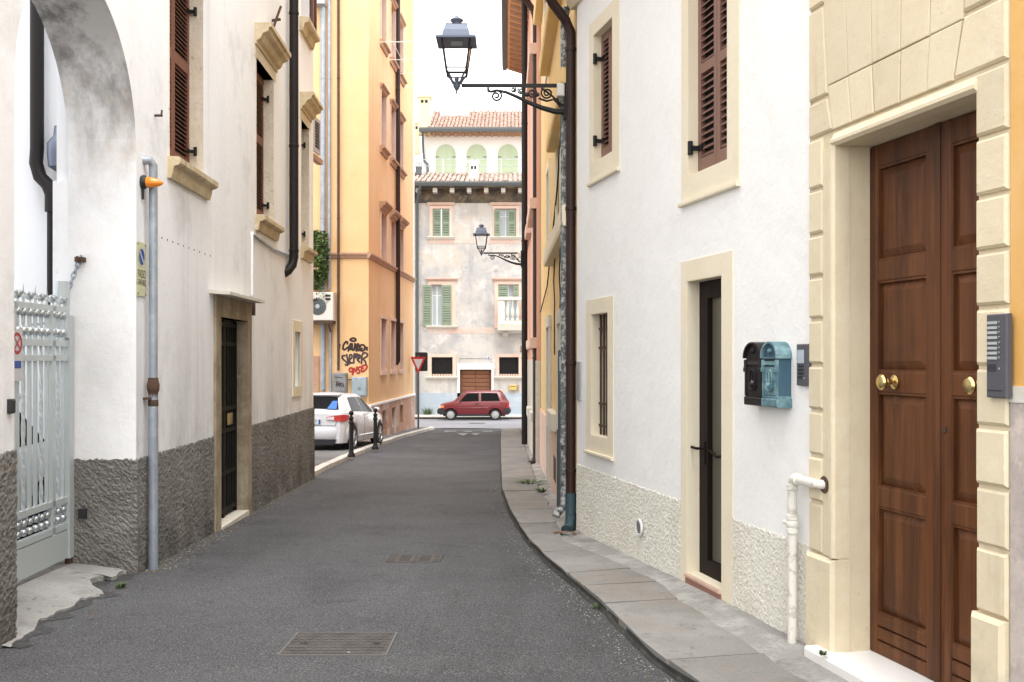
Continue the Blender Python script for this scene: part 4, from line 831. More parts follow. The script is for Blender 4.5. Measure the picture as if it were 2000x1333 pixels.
Xb = .0463/2*20.6; pipe('tall dark drainpipe with swan neck between mustard and salmon houses', [(Xb-.42, 20.5, 7.35), (Xb-.36, 20.5, 7.27), (Xb-.2, 20.55, 7.2), (Xb-.05, 20.6, 7.0), (Xb, 20.6, 6.8), (Xb, 20.6, -1.95), (Xb-.03, 20.55, -2.08), (Xb-.14, 20.5, -2.13)], .062, M_BROWNPIPE, 12, (6, 3, 0))
Xc = .0122*26.3; pipe('straight dark drainpipe on the salmon house, farthest along the right side', [(Xc, 26.2, 9.4), (Xc, 26.2, -2.2)], .078, M_DKPIPE, 12, (6, 3, 0))
a = MB(); a.tube([FY.P(12.9, .05, -.9), FY.P(12.9, .05, -1.9)], .045, 10); a.tube([FY.P(12.9, .05, -.9), FY.P(12.9, .05, .1)], .03, 10)
tag(rebase(obj('downpipe', a, M_GUTTER, smooth=True), FY.P(12.9, .05, -1.9)), 'short slim grey pipe at the foot of the mustard house', 'downpipe')
a = MB(); a.box(FR, FR.U(1136), FR.U(1129), 0, .02, FR.hit(1132, 782)[1], FR.hit(1132, 707)[1])
tag(rebase(obj('wall_plate', a, M_PLAQ), FR.P(FR.U(1132), 0, -.4)), 'narrow brushed grey plate on white wall beside the corner drainpipe', 'plate')
a = MB(); a.tube([FY.P(12.05, .06, -.15), FY.P(12.05, .06, .02)], .05, 8); a.box(FY, 11.9, 12.2, 0, .08, -.75, -.2)
tag(rebase(obj('gas_meter', a, M_ACU), FY.P(12.05, 0, -.75)), 'small pale meter box on the mustard house beside a grey pipe', 'meter')

# ================================================================== orange yellow house on the left
ob = thing('orange_house', 'tall orange yellow house at the left street corner with small tall windows', 'house', (-6, 31, ground(0, 30)))
UEo = FOS.U(808)
def win(fr, px0, px1, z0, z1): return (fr.U(px0), fr.U(px1), z0, z1)
cols = [(743.5, 751.5), (762.5, 770.5), (778.5, 785.5)]
rows = []
for i, (a_, b_) in enumerate(cols):
    u0 = FOS.U(a_); u1 = u0+.95; rows.append((u0, u1, -.40, 1.22)); rows.append((u0, u1, 3.05, 4.50)); rows.append((u0, u1, 6.5, 8.25)); rows.append((u0, u1, 9.75, 11.6))
    rows.append((u0+.1, u1-.15, -2.25, -1.62))
TOPO = 15.2
mb = MB(); mb.wall(FOS, 0, UEo, -1.36, TOPO, [(*w, .22) for w in rows if w[2] > -1.4]); mb.wall(FOF, -8, 0, -3, TOPO)
mb.quad(FOS.P(UEo, 0, -3), FOS.P(UEo, -8, -3), FOS.P(UEo, -8, TOPO), FOS.P(UEo, 0, TOPO)); mb.quad(FOF.P(-8, 0, TOPO), FOF.P(0, 0, TOPO), FOS.P(UEo, 0, TOPO), FOS.P(UEo, -8, TOPO))
mb.quad(FOF.P(-8, 0, -3), FOF.P(-8, -9.5, -3), FOF.P(-8, -9.5, TOPO), FOF.P(-8, 0, TOPO))
obj('wall', mb, M_OYEL, ob)
mb = MB(); mb.wall(FOS, -.03, UEo+.03, -3, -1.36, [(*w, .25) for w in rows if w[2] < -1.4], n=.04); mb.quad(FOS.P(UEo+.03, .04, -3), FOS.P(UEo+.03, -.3, -3), FOS.P(UEo+.03, -.3, -1.36), FOS.P(UEo+.03, .04, -1.36)); mb.quad(FOS.P(-.03, .04, -3), FOS.P(-.03, -.3, -3), FOS.P(-.03, -.3, -1.36), FOS.P(-.03, .04, -1.36)); obj('base', mb, M_OPLINTH, ob)
a = MB(); a.box(FOS, -.05, UEo+.05, -.02, .075, -1.40, -1.34); obj('base_cap', a, M_WHITE, ob)
a = MB(); a.box(FOS, UEo-.18, UEo+.04, -.2, .02, -1.34, TOPO-1); obj('corner_strip', a, M_WHITE, ob)
for (u0, u1, z0, z1) in rows:
    if z0 < -1.4: a = MB(); a.box(FOS, u0, u1, -.3, -.24, z0, z1); obj('cellar_window', a, M_DARK, ob); continue
    a = MB(); a.box(FOS, u0, u1, -.18, -.12, z0, z1); w = obj('window', a, M_DOORFR, ob)
    a = MB(); um = (u0+u1)/2; a.box(FOS, u0+.06, um-.03, -.12, -.115, z0+.06, z1-.06); a.box(FOS, um+.03, u1-.06, -.12, -.115, z0+.06, z1-.06); pieces('pane', a, M_GLASS, w)
    a = MB(); a.box(FOS, u1-.02, u1+.10, -.2, .03, z0, z1); a.box(FOS, u0-.10, u0+.01, -.18, .03, z0, z1); pieces('window_surround', a, M_PPINK, ob)
    a = MB()
    if z0 < 0: a.box(FOS, u0-.12, u1+.12, -.02, .07, z0-.12, z0); a.box(FOS, u0-.12, u1+.12, -.02, .05, z1, z1+.10); pieces('window_sill', a, M_PPINK, ob)
    elif z0 < 4: a.profile(FOS, u0-.2, u1+.2, cornice_prof(z1+.03, .26, .22)); obj('window_cornice', a, M_BROWNST, ob)
    else:
        a.profile(FOS, u0-.16, u1+.16, sill_prof(z0, .2, .15)); a.profile(FOS, u0-.14, u1+.14, cornice_prof(z1+.02, .14, .12)); pieces('window_sill', a, M_BROWNST, ob)
ZSC = (700-498)/F_*OY
a = MB(); pr = [(-.02, ZSC-.12), (.04, ZSC-.10), (.07, ZSC-.02), (.10, ZSC), (.10, ZSC+.05), (-.02, ZSC+.08)]
a.profile(FOS, -.1, UEo, pr); a.profile(FOF, -8, .0, pr); obj('string_course', a, M_BROWNST, ob)
a = MB(); a.profile(FOS, -.4, UEo+.4, [(-.1, TOPO), (.5, TOPO+.1), (.5, TOPO+.3), (-.1, TOPO+.5)]); a.profile(FOF, -8, .4, [(-.1, TOPO), (.5, TOPO+.1), (.5, TOPO+.3), (-.1, TOPO+.5)]); obj('eaves', a, M_BROWNST, ob)
a = MB(); a.box(FOF, -1.75, -1.2, -.02, .35, 10.05, 10.15); obj('ledge', a, M_PLAQ, ob)
a = MB(); a.box(FOF, FOF.U(612), FOF.U(624), .0, .03, -1.3, .06); a.box(FOF, FOF.U(614), FOF.U(622), .03, .035, -1.25, .0); obj('side_door', a, M_BROWNST, ob)
def fpx(px): return FOF.U(px)
for px, r, m, z1, z0, l in ((632, .075, M_ZINC, 12.9, -.9, 'grey drainpipe on the orange house end, left of its two neighbours'), (644, .045, M_ZINC, 12.9, 1.95, 'thin grey pipe ending above the air conditioner on the orange house'), (662, .038, M_RUST, 12.9, -.35, 'thin rusty brown pipe running down to the grey meter box')):
    u = fpx(px); pipe(l, [tuple(FOF.P(u, .08, z1)), tuple(FOF.P(u, .08, z0))], r, m, 8, (8, 4))
u = FOS.U(777.5, .09); pipe('long dark brown drainpipe down the street side of the orange house', [tuple(FOS.P(u, .09, 12.9)), tuple(FOS.P(u, .09, -.1)), tuple(FOS.P(u, .02, -.2))], .075, M_BROWNPIPE, 10, (9, 5, 2))
for px, l in ((633, 'left grey conduit below the air conditioner'), (646, 'right thin conduit below the air conditioner')):
    a = MB(); a.tube([FOF.P(fpx(px), .06, 1.0), FOF.P(fpx(px), .06, -1.2)], .038, 8); tag(rebase(obj('conduit', a, M_ZINC), FOF.P(fpx(px), 0, -1.2)), l+' on the orange house end', 'conduit')
# air conditioner
ac = thing('air_conditioner', 'off white air conditioner unit hung on the orange house above the white car', 'air conditioner', FOF.P(fpx(634), 0, 1.05))
a0, a1 = fpx(604), fpx(657); a = MB(); a.bbox(FOF, a0-.25, a1, .05, .50, 1.06, 1.86, .02); obj('casing', a, M_ACU, ac)
cz = (700-599)/F_*(OY-.5); cu = FOF.U(620.5, .5); a = MB(); a.lathe(FOF.P(cu, .49, cz), FOF.n, [(.24, 0), (.24, .02), (.22, .024), (.001, .02)], 24); fan = obj('fan_grille', a, M_GUTTER, ac, smooth=True)
a = MB(); a.lathe(FOF.P(cu, .51, cz), FOF.n, [(.07, 0), (.06, .02), (.001, .022)], 16); obj('hub', a, M_PLAQ, fan)
a = MB()
for k in range(4):
    t = MB().tube([FOF.P(cu+(.075+.045*k)*math.cos(q*math.pi/8), .517, cz+(.075+.045*k)*math.sin(q*math.pi/8)) for q in range(17)], .005, 4, False); a.add(t.v, t.f)
obj('rings', a, M_GUTTER, fan)
a = MB(); a.box(FOF, a1-.22, a1-.08, .50, .505, 1.73, 1.79); a.box(FOF, a1-.22, a1-.08, .50, .505, 1.63, 1.70); pieces('side_slot', a, M_INK, ac)
a = MB()
for q in (a0-.1, a1-.15): a.box(FOF, q-.02, q+.02, 0, .5, .98, 1.06); a.hexa([FOF.P(q-.02, 0, .7), FOF.P(q+.02, 0, .7), FOF.P(q+.02, .04, .7), FOF.P(q-.02, .04, .7), FOF.P(q-.02, .4, .98), FOF.P(q+.02, .4, .98), FOF.P(q+.02, .44, .98), FOF.P(q-.02, .44, .98)])
a.box(FOF, a0-.25, a1-.02, .04, .48, .97, 1.05); obj('bracket', a, M_RUST, ac)
# trailing plant
tpn = thing('trailing_plant', 'bushy green trailing plant hanging above the air conditioner', 'plant', FOF.P(fpx(622), .25, 1.95))
g9 = np.random.default_rng(9); a = MB(); a2 = MB()
for i in range(1500):
    z = 1.95+1.65*g9.random()**.9; wv = .42*(1-abs((z-2.95)/1.1)**2*.5); ang = g9.random()*6.28; rad = math.sqrt(g9.random())*wv
    c = FOF.P(fpx(619), .3, z)+Vector((rad*math.cos(ang), rad*math.sin(ang)*.6, 0)); s = .035+.045*g9.random()
    d1 = Vector(g9.normal(size=3)).normalized()*s; d2 = d1.cross(Vector(g9.normal(size=3))).normalized()*s*.6
    (a if i % 3 else a2).quad(c-d1, c+d2, c+d1, c-d2)
for i in range(50):
    z = 1.55+.45*g9.random(); c = FOF.P(fpx(615)+g9.random()*.5, .52, z); s = .03; d1 = Vector(g9.normal(size=3)).normalized()*s; d2 = d1.cross(Vector((0, 0, 1))).normalized()*s*.6; a2.quad(c-d1, c+d2, c+d1, c-d2)
obj('foliage', a, M_LEAF, tpn, kind='stuff'); obj('new_leaves', a2, M_WEED, tpn, kind='stuff')
a = MB(); a.lathe(FOF.P(fpx(616), .3, 2.55), (0, 0, 1), [(.10, 0), (.14, .2), (.15, .22), (.001, .2)], 12); a.box(FOF, fpx(600), fpx(628), .02, .5, 2.5, 2.55); obj('pot', a, M_BROWNST, tpn)
# meter boxes
def mbox(px0, px1, py0, py1, m, label, lid):
    u0, z1 = FOF.hit(px0, py0, .2); u1, z0 = FOF.hit(px1, py1, .2); t = thing('meter_box', label, 'meter box', FOF.P((u0+u1)/2, 0, z0), group='meter boxes on the orange house')
    a = MB(); a.bbox(FOF, u0, u1, .0, .2, z0, z1, .02); obj('case', a, m, t); a = MB(); a.box(FOF, u0+.03, u1-.03, .2, .212, z0+.04, z1-.05); obj('lid', a, m, t); return t, u0, u1, z0, z1
t1, u0, u1, z0, z1 = mbox(650, 677, 729, 768, M_BOXG, 'scuffed dark grey meter box with black scribbled tag, left of the blue grey box', 0)
a = MB(); cx, cz = (u0+u1)/2, (z0+z1)/2-.05
for s_ in ([(-.1, -.06), (-.08, .1), (-.05, -.05), (-.02, .09), (.0, -.06), (.03, .06), (.05, -.05), (.1, .02), (.12, -.08)], [(-.11, 0), (.1, .05)], [(-.12, .2), (-.02, .22), (.08, .19)]): a.ribbon(FOF, [(cx+p[0], cz+p[1]) for p in s_], .022, .214)
obj('scribble', a, M_SPRAY, t1)
t2, u0, u1, z0, z1 = mbox(687, 716, 737, 775, M_BOXB, 'pale blue grey meter box at the orange house corner above the white car', 0)
a = MB(); a.box(FOF, (u0+u1)/2-.04, (u0+u1)/2+.05, .212, .216, z0+.18, z0+.27); obj('sticker', a, M_BOXG, t2)
a = MB(); a.tube([FOF.P(fpx(677), .05, -.62), FOF.P(fpx(688), .05, -.62)], .02, 6); obj('link_pipe', a, M_RUST, t2)
# graffiti: three rows of tags as flat paint on the wall
def gz(px, py): return FOF.hit(px, py, .006)
def strokes(m, w, lines, ox, oy, sx, sy):
    a = MB()
    for j, l in enumerate(lines):
        P_ = []
        for i in range(len(l)-1):
            for t in (0, .5): P_.append((l[i][0]+(l[i+1][0]-l[i][0])*t, l[i][1]+(l[i+1][1]-l[i][1])*t))
        P_.append(l[-1]); Q = [P_[0]]+[((P_[i-1][0]+2*P_[i][0]+P_[i+1][0])/4, (P_[i-1][1]+2*P_[i][1]+P_[i+1][1])/4) for i in range(1, len(P_)-1)]+[P_[-1]]
        a.ribbon(FOF, [gz(ox+x*sx, oy+y*sy) for x, y in Q], w, .006+j*.0006)
    return obj('graffiti', a, m, ob)
# pixel sized strokes read off the photograph's zoom (8.33 px per px)
Z8 = 1/8.33
strokes(M_SPRAY, .055, [
    [(365, 200), (390, 175), (440, 175), (465, 200), (440, 222), (390, 222), (365, 200)],
    [(320, 270), (325, 235), (295, 225), (255, 285), (245, 350), (275, 368), (320, 330), (345, 310)],
    [(335, 385), (365, 270), (385, 255), (385, 380), (350, 330), (385, 325)],
    [(400, 265), (395, 360), (420, 375), (435, 350), (445, 262)],
    [(465, 385), (470, 270), (505, 265), (505, 310), (470, 325), (505, 380)],
    [(520, 330), (535, 285), (585, 280), (612, 320), (590, 375), (540, 385), (518, 340), (530, 290)],
    [(550, 340), (562, 345)], [(625, 325), (645, 328)], [(628, 360), (645, 362)], [(180, 280), (200, 285)], [(175, 318), (195, 322)]], 640, 640, Z8, Z8)
strokes(M_SPRAYG, .05, [
    [(285, 460), (240, 455), (232, 500), (285, 545), (330, 590), (325, 620), (285, 605)],
    [(310, 440), (325, 540), (350, 600), (365, 570)],
    [(350, 520), (395, 500), (395, 440), (355, 440), (350, 520), (365, 580), (405, 575)],
    [(425, 580), (425, 430), (450, 420), (455, 520), (465, 430), (490, 430), (490, 540)],
    [(480, 520), (530, 500), (525, 440), (495, 450), (490, 540), (520, 565)],
    [(550, 590), (555, 430), (600, 405), (655, 430), (640, 480), (560, 510), (610, 540), (625, 600)]], 640, 640, Z8, Z8)
strokes(M_SPRAYR, .05, [
    [(405, 770), (410, 690), (380, 645), (345, 680), (360, 725), (400, 720), (415, 660)],
    [(420, 735), (430, 645), (465, 745), (475, 640)],
    [(540, 640), (500, 650), (495, 690), (525, 700), (515, 745), (480, 745)],
    [(555, 720), (545, 640), (590, 610), (645, 620), (635, 670), (580, 720), (550, 715)], [(572, 660), (584, 664)]], 640, 640, Z8, Z8)
# clothes line brackets high on the street side
cl = thing('clothes_line', 'white clothes line rack high on the orange house street side', 'clothes line', FOS.P(FOS.U(770), 0, 9.3))
a = MB()
for i, px in enumerate((741, 760, 775, 790)):
    u = FOS.U(px); z = (700-(42+ i*18))/F_*(OY+u) ; a.tube([FOS.P(u, 0, 9.62-.0*i), FOS.P(u, 1.0, 9.62)], .012, 5)
pieces('bracket', a, M_WHITE, cl); a = MB()
for n in (.4, .7, .98): a.tube([FOS.P(FOS.U(741), n, 9.64), FOS.P(FOS.U(795), n, 9.64)], .008, 4)
pieces('line', a, M_WHITE, cl)

# ================================================================== frescoed house across the cross street
hb = thing('frescoed_house', 'old house with faded grey frescoes and green shutters facing down the street', 'house', (0, 54, ground(0, 53)))
KH = 53.5/F_
def HX(px): return (px-CX)*KH
def HZ(py): return (HY-py)*KH
hw = [(845, 879, 408, 462), (967, 1008, 408, 462), (843, 863, 556, 637), (973, 1013, 556, 640), (843, 884, 698, 731), (975, 1013, 698, 731), (898, 960, 722, 822)]
hh = [(HX(a_), HX(b_), HZ(d_), HZ(c_), .25) for a_, b_, c_, d_ in hw]
XL, XR = HX(740), HX(1100)
mb = MB(); mb.wall(FH, XL, XR, HZ(768), HZ(394), hh); obj('wall', mb, M_FRESCO, hb)
mb = MB(); mb.wall(FH, XL, XR, HZ(394), HZ(362), n=.004); mb.wall(FH, XL, XR, HZ(362), HZ(362)+.3, n=-.1); obj('frieze', mb, M_FRIEZE, hb)
mb = MB(); mb.wall(FH, XL, XR, HZ(825), HZ(768), [(HX(898), HX(960), HZ(822)-.1, HZ(700), .25)], n=.03); mb.quad(FH.P(XL, .03, HZ(768)), FH.P(XR, .03, HZ(768)), FH.P(XR, -.1, HZ(768)), FH.P(XL, -.1, HZ(768))); obj('base', mb, M_HPLINTH, hb)
mb = MB(); mb.quad(FH.P(XL, -.1, -4), FH.P(XL, -12, -4), FH.P(XL, -12, 9), FH.P(XL, -.1, 9)); mb.quad(FH.P(XR, -.1, -4), FH.P(XR, -12, -4), FH.P(XR, -12, 9), FH.P(XR, -.1, 9)); obj('side_wall', mb, M_ATTIC, hb)
a = MB(); a.box(FH, HX(836), HX(1030), -.02, .012, HZ(476), HZ(465)); obj('painted_band', a, M_PINKB, hb)
a = MB(); a.box(FH, HX(836), HX(966), -.02, .008, HZ(652), HZ(640)); obj('painted_band', a, M_PINKB, hb)
a = MB(); a.box(FH, XL, XR, -.02, .03, HZ(397), HZ(394)); obj('moulding', a, M_FRIEZE, hb)
def hs(o, i, corn=True, sill=True):                # surround (outer px) round opening i
    a_, b_, c_, d_ = o; p, q, r, s = hw[i]; a = MB(); n = .03
    a.box(FH, HX(a_), HX(p), -.02, n, HZ(d_), HZ(c_)); a.box(FH, HX(q), HX(b_), -.02, n, HZ(d_), HZ(c_)); a.box(FH, HX(p), HX(q), -.02, n, HZ(r), HZ(c_))
    if d_ > s: a.box(FH, HX(p), HX(q), -.02, n, HZ(d_), HZ(s))
    w = obj('window_surround', a, M_PPINK if i != 6 else M_WHITE, hb)
    if corn: c = MB(); c.profile(FH, HX(a_)-.12, HX(b_)+.12, cornice_prof(HZ(c_)-.02, .16, .16)); obj('cornice', c, M_PPINK, w)
    if sill: c = MB(); c.profile(FH, HX(a_)-.1, HX(b_)+.1, sill_prof(HZ(d_)+.03, .14, .16)); obj('sill', c, M_OFFW, w)
hs((839, 884, 402, 464), 0); hs((962, 1014, 402, 464), 1); hs((836, 890, 549, 638), 2); hs((966, 1018, 549, 641), 3, True, False); hs((836, 891, 692, 737), 4, False, True); hs((969, 1019, 692, 737), 5, False, True); hs((893, 964, 711, 822), 6, False, False)
def hpane(i):
    p, q, r, s = hw[i]; a = MB(); a.box(FH, HX(p), HX(q), -.26, -.2, HZ(s), HZ(r)); w = obj('window', a, M_WHITE, hb)
    a = MB(); m_ = (HX(p)+HX(q))/2; zt_ = HZ(r)-(HZ(r)-HZ(s))*.26
    for x0, x1 in ((HX(p)+.04, m_-.03), (m_+.03, HX(q)-.04)): a.box(FH, x0, x1, -.2, -.19, HZ(s)+.05, zt_-.03); a.box(FH, x0, x1, -.2, -.19, zt_+.02, HZ(r)-.05)
    pieces('pane', a, M_CURTAIN, w)
for i in (1, 2, 3): hpane(i)
def hshut(px0, px1, py0, py1, n): return shutter(hb, FH, HX(px0), HX(px1), HZ(py1), HZ(py0), n, M_GREEN, .085, ((HZ(py1)+HZ(py0))/2,), .07, single=False, rail=.12)
hshut(845.5, 861.5, 409, 462, -.05); hshut(862.5, 878.5, 409, 462, -.05)
hshut(965, 977, 410, 462, .04); hshut(992, 1007, 410, 462, .02)
hshut(826, 843, 557, 637, .04); hshut(862.5, 882, 557, 637, .04)
hshut(973, 992, 558, 585, -.03); hshut(1003, 1012, 558, 585, -.03)
# balcony
a = MB(); bz0, bz1 = HZ(648), HZ(632); a.profile(FH, HX(972), HX(1040), [(-.02, HZ(652)), (.3, HZ(650)), (.5, bz0), (.72, bz0+.05), (.78, bz1-.05), (.78, bz1), (-.02, bz1)]); bal = obj('balcony', a, M_OFFW, hb)
a = MB(); a.box(FH, HX(973), HX(986), .5, .72, bz1, HZ(588)); a.box(FH, HX(972), HX(1040), .46, .76, HZ(588), HZ(582)); a.box(FH, HX(986), HX(1040), .5, .72, bz1, bz1+.12); obj('balustrade', a, M_OFFW, bal)
a = MB(); z0 = bz1+.12; h = HZ(588)-z0; bp = [(.05, 0), (.085, .02), (.085, .07*h), (.04, .12*h), (.055, .2*h), (.1, .34*h), (.075, .5*h), (.045, .66*h), (.04, .74*h), (.06, .8*h), (.045, .86*h), (.085, .94*h), (.085, h)]
a.lathe((0, 0, 0), (0, 0, 1), bp, 10); me = mesh_of('baluster', a, smooth=True); me.materials.append(M_OFFW)
for i in range(6): inst('baluster', me, bal, FH.P(HX(991)+i*.265, .61, z0))
a = MB(); a.hexa([FH.P(HX(982), 0, HZ(658)), FH.P(HX(992), 0, HZ(658)), FH.P(HX(992), .1, HZ(658)), FH.P(HX(982), .1, HZ(658)), FH.P(HX(982), 0, HZ(650)), FH.P(HX(992), 0, HZ(650)), FH.P(HX(992), .5, HZ(650)), FH.P(HX(982), .5, HZ(650))]); obj('bracket', a, M_OFFW, bal)
# iron grilles
for i in (4, 5):
    p, q, r, s = hw[i]; a = MB(); a.box(FH, HX(p), HX(q), -.26, -.2, HZ(s), HZ(r)); obj('window', a, M_DARK, hb); a = MB(); x0, x1, z0, z1 = HX(p), HX(q), HZ(s)-.02, HZ(r)
    for k in range(8): x = x0+.04+(x1-x0-.08)*k/7; a.box(FH, x-.012, x+.012, .02, .045, z0-.12, z1-.02)
    for k in range(5): z = z0+.06+(z1-z0-.1)*k/4; a.box(FH, x0, x1, .03, .05, z-.012, z+.012)
    obj('grille', a, M_BLACK, hb)
# boarded garage door
p, q, r, s = hw[6]; a = MB(); a.box(FH, HX(p), HX(q), -.3, -.21, HZ(s)-.2, HZ(r)); gd = obj('garage_door', a, M_GARAGE, hb)
zz = HZ(r)-.04; xm = HX(928.5)
while zz > HZ(818):
    for x0, x1 in ((HX(p)+.10, xm-.012), (xm+.012, HX(q)-.10)): a = MB(); a.bbox(FH, x0, x1, -.21, -.17+random.uniform(-.004, .004), zz-.205, zz-.012, .012); obj('plank', a, M_GARAGE, gd)
    zz -= .217
a = MB(); a.box(FH, HX(p)+.005, HX(p)+.09, -.21, -.16, HZ(822), HZ(r)-.01); a.box(FH, HX(q)-.09, HX(q)-.005, -.21, -.16, HZ(822), HZ(r)-.01); pieces('post', a, M_GARAGE, gd)
# eaves, gutter and lower tiles
a = MB(); a.hexa([FH.P(XL, -.1, HZ(371)), FH.P(XR, -.1, HZ(371)), FH.P(XR, .8, HZ(369)), FH.P(XL, .8, HZ(369)), FH.P(XL, -.1, HZ(366)), FH.P(XR, -.1, HZ(366)), FH.P(XR, .8, HZ(365)), FH.P(XL, .8, HZ(365))]); obj('eave_boards', a, M_FRIEZE, hb)
for i in range(12): x = HX(818+33*i-66); a = MB(); a.box(FH, x-.11, x+.11, -.05, .62, HZ(379), HZ(371)); obj('rafter_end', a, M_OFFW, hb)
a = MB(); a.profile(FH, XL, XR, [(.78, HZ(366)), (.84, HZ(369)), (.95, HZ(369)), (1.0, HZ(364)), (1.0, HZ(361)), (.78, HZ(361))]); obj('gutter', a, M_GUTTER, hb)
def tiles(b, fr, x0, x1, n0, z0, n1, z1, pitch, rows, m, r):
    a = MB(); k = int((x1-x0)/pitch); g = np.random.default_rng(int(abs(x0*100))+rows)
    for i in range(k):
        x = x0+pitch*(i+.5)
        for j in range(rows):
            t0, t1 = j/rows, (j+1.12)/rows; jt = g.normal(0, .008); jz = g.normal(0, .008); pts = []
            for t, rr, up in ((t0, r*1.08, .035), (t1, r*.92, .0)):
                n = n0+(n1-n0)*t; z = z0+(z1-z0)*t+up+jz
                for q in range(6): th = math.pi*q/5; pts.append(fr.P(x+jt-rr*math.cos(th), n, z+rr*math.sin(th)*.85))
            a.add(pts, [(q, q+1, 7+q, 6+q) for q in range(5)]+[(0, 1, 2, 3, 4, 5)])
    obj('roof_tiles', a, m, b, kind='stuff')
    a = MB(); a.hexa([fr.P(x0, n0, z0-.12), fr.P(x1, n0, z0-.12), fr.P(x1, n1, z1-.12), fr.P(x0, n1, z1-.12), fr.P(x0, n0, z0-.05), fr.P(x1, n0, z0-.05), fr.P(x1, n1, z1-.05), fr.P(x0, n1, z1-.05)]); obj('roof', a, m, b)
tiles(hb, FH, XL, XR, .85, HZ(361), -3.4, HZ(361)+1.2, .25, 9, M_TILE2, .09)
a = MB(); a.box(FH, HX(951.5), HX(957.5), 0, .03, HZ(702), HZ(697)); pln = obj('number_plate', a, M_SIGNW, hb)
a = MB(); a.box(FH, HX(953), HX(955.5), .03, .033, HZ(701), HZ(698)); obj('digit', a, M_BLUE, pln)
t = thing('post_box', 'small yellow box on the frescoed house wall above the blue grey base', 'box', FH.P(HX(1001), 0, HZ(763)))
a = MB(); a.bbox(FH, HX(995), HX(1008.5), 0, .16, HZ(762.5), HZ(752), .02); obj('case', a, M_YBOX, t); a = MB(); a.box(FH, HX(997), HX(1006.5), .16, .165, HZ(755.5), HZ(754.5)); obj('slot', a, M_INK, t)
a = MB(); a.box(FH, HX(1011), HX(1014), 0, .08, HZ(764), HZ(752)); tag(rebase(obj('door_bell', a, M_BROWNST), FH.P(HX(1012), 0, HZ(764))), 'small brown bell panel right of the yellow box', 'door bell')
pipe('dark drainpipe at the left end of the frescoed house', [tuple(FH.P(HX(824), .85, HZ(367))), tuple(FH.P(HX(822), .8, HZ(375))), tuple(FH.P(HX(816), .2, HZ(392))), tuple(FH.P(HX(815), .12, HZ(398))), tuple(FH.P(HX(815), .12, HZ(812)))], .085, M_GUTTER, 10, (6, 2))
# attic floor with arched shutters, roof, chimneys
KA = 57/F_
AX = lambda px: (px-CX)*KA
AZ = lambda py: (HY-py)*KA
at = thing('attic_house', 'white attic storey with three arched pale green shutters and tiled roof behind the frescoed house', 'house', (0, 58, AZ(352)))
mb = MB(); mb.wall(FA, AX(826), AX(1100), AZ(370), AZ(258), back=-5); obj('wall', mb, M_ATTIC, at)
for i, px in enumerate((870.5, 931, 992)):
    x, w = AX(px), 19.5*KA; zs = AZ(302); pts = [(x-w, AZ(347)), (x+w, AZ(347))]+[(x+w*math.cos(math.pi*k/14), zs+w*math.sin(math.pi*k/14)) for k in range(15)]
    a = MB(); a.bprism(FA, pts, 0, .05, .01); s = obj('arched_shutter', a, M_PGREEN, at)
    a = MB()
    for k in range(-3, 4): a.box(FA, x+k*w/3.6-.008, x+k*w/3.6+.008, .05, .056, AZ(346), zs+math.sqrt(max(.01, w*w-(k*w/3.6)**2))-.03)
    obj('board_joint', a, mat('pale green joint', (.36, .46, .28), .8), s)
    a = MB(); a.box(FA, x-w, x-w+.18, .05, .08, AZ(308), AZ(306.6)); a.box(FA, x+w-.18, x+w, .05, .08, AZ(308), AZ(306.6)); pieces('strap_hinge', a, M_GUTTER, s)
a = MB(); a.box(FA, AX(806), AX(1100), .0, .25, AZ(353), AZ(348)); obj('flashing', a, M_GUTTER, at)
a = MB(); a.hexa([FA.P(AX(822), -.1, AZ(265)), FA.P(AX(1100), -.1, AZ(268)), FA.P(AX(1100), .7, AZ(264)), FA.P(AX(822), .7, AZ(261)), FA.P(AX(822), -.1, AZ(258)), FA.P(AX(1100), -.1, AZ(260)), FA.P(AX(1100), .7, AZ(259)), FA.P(AX(822), .7, AZ(256))]); obj('eave_boards', a, M_BROWNST, at)
for i in range(18): x = AX(835+14*i); a = MB(); a.box(FA, x-.06, x+.06, 0, .6, AZ(267.5), AZ(263)); obj('rafter_end', a, M_BROWNST, at)
a = MB(); a.profile(FA, AX(821), AX(1100), [(.7, AZ(262)), (.76, AZ(264)), (.86, AZ(264)), (.9, AZ(259)), (.9, AZ(256)), (.7, AZ(256))]); obj('gutter', a, M_GUTTER, at)
tiles(at, FA, AX(836), AX(1100), .82, AZ(257), -4.2, AZ(257)+2.15, .21, 10, M_TILE, .085)
a = MB(); a.tube([FA.P(AX(828), .8, AZ(261)), FA.P(AX(827), .5, AZ(270)), FA.P(AX(827), .1, AZ(300)), FA.P(AX(829), .1, AZ(316)), FA.P(AX(835), .1, AZ(321)), FA.P(AX(836), .1, AZ(345))], .07, 8); obj('gutter_pipe', a, M_GUTTER, at)
sk = thing('roof_skylight', 'pale flat skylight box on the tiled attic roof', 'skylight', FA.P(AX(880), -3.5, AZ(232)))
a = MB(); zt = AZ(257)+2.1; a.hexa([FA.P(AX(853), -2.6, zt-.9), FA.P(AX(912), -2.6, zt-.9), FA.P(AX(912), -4.3, zt-.1), FA.P(AX(853), -4.3, zt-.1), FA.P(AX(853), -2.6, zt-.35), FA.P(AX(912), -2.6, zt-.35), FA.P(AX(912), -4.3, zt+.36), FA.P(AX(853), -4.3, zt+.36)]); obj('box', a, M_WHITE, sk)
a = MB(); a.hexa([FA.P(AX(857), -2.7, zt-.5), FA.P(AX(908), -2.7, zt-.5), FA.P(AX(908), -4.2, zt+.1), FA.P(AX(857), -4.2, zt+.1), FA.P(AX(857), -2.7, zt-.28), FA.P(AX(908), -2.7, zt-.28), FA.P(AX(908), -4.2, zt+.345), FA.P(AX(857), -4.2, zt+.345)]); obj('pane', a, M_CURTAIN, sk)
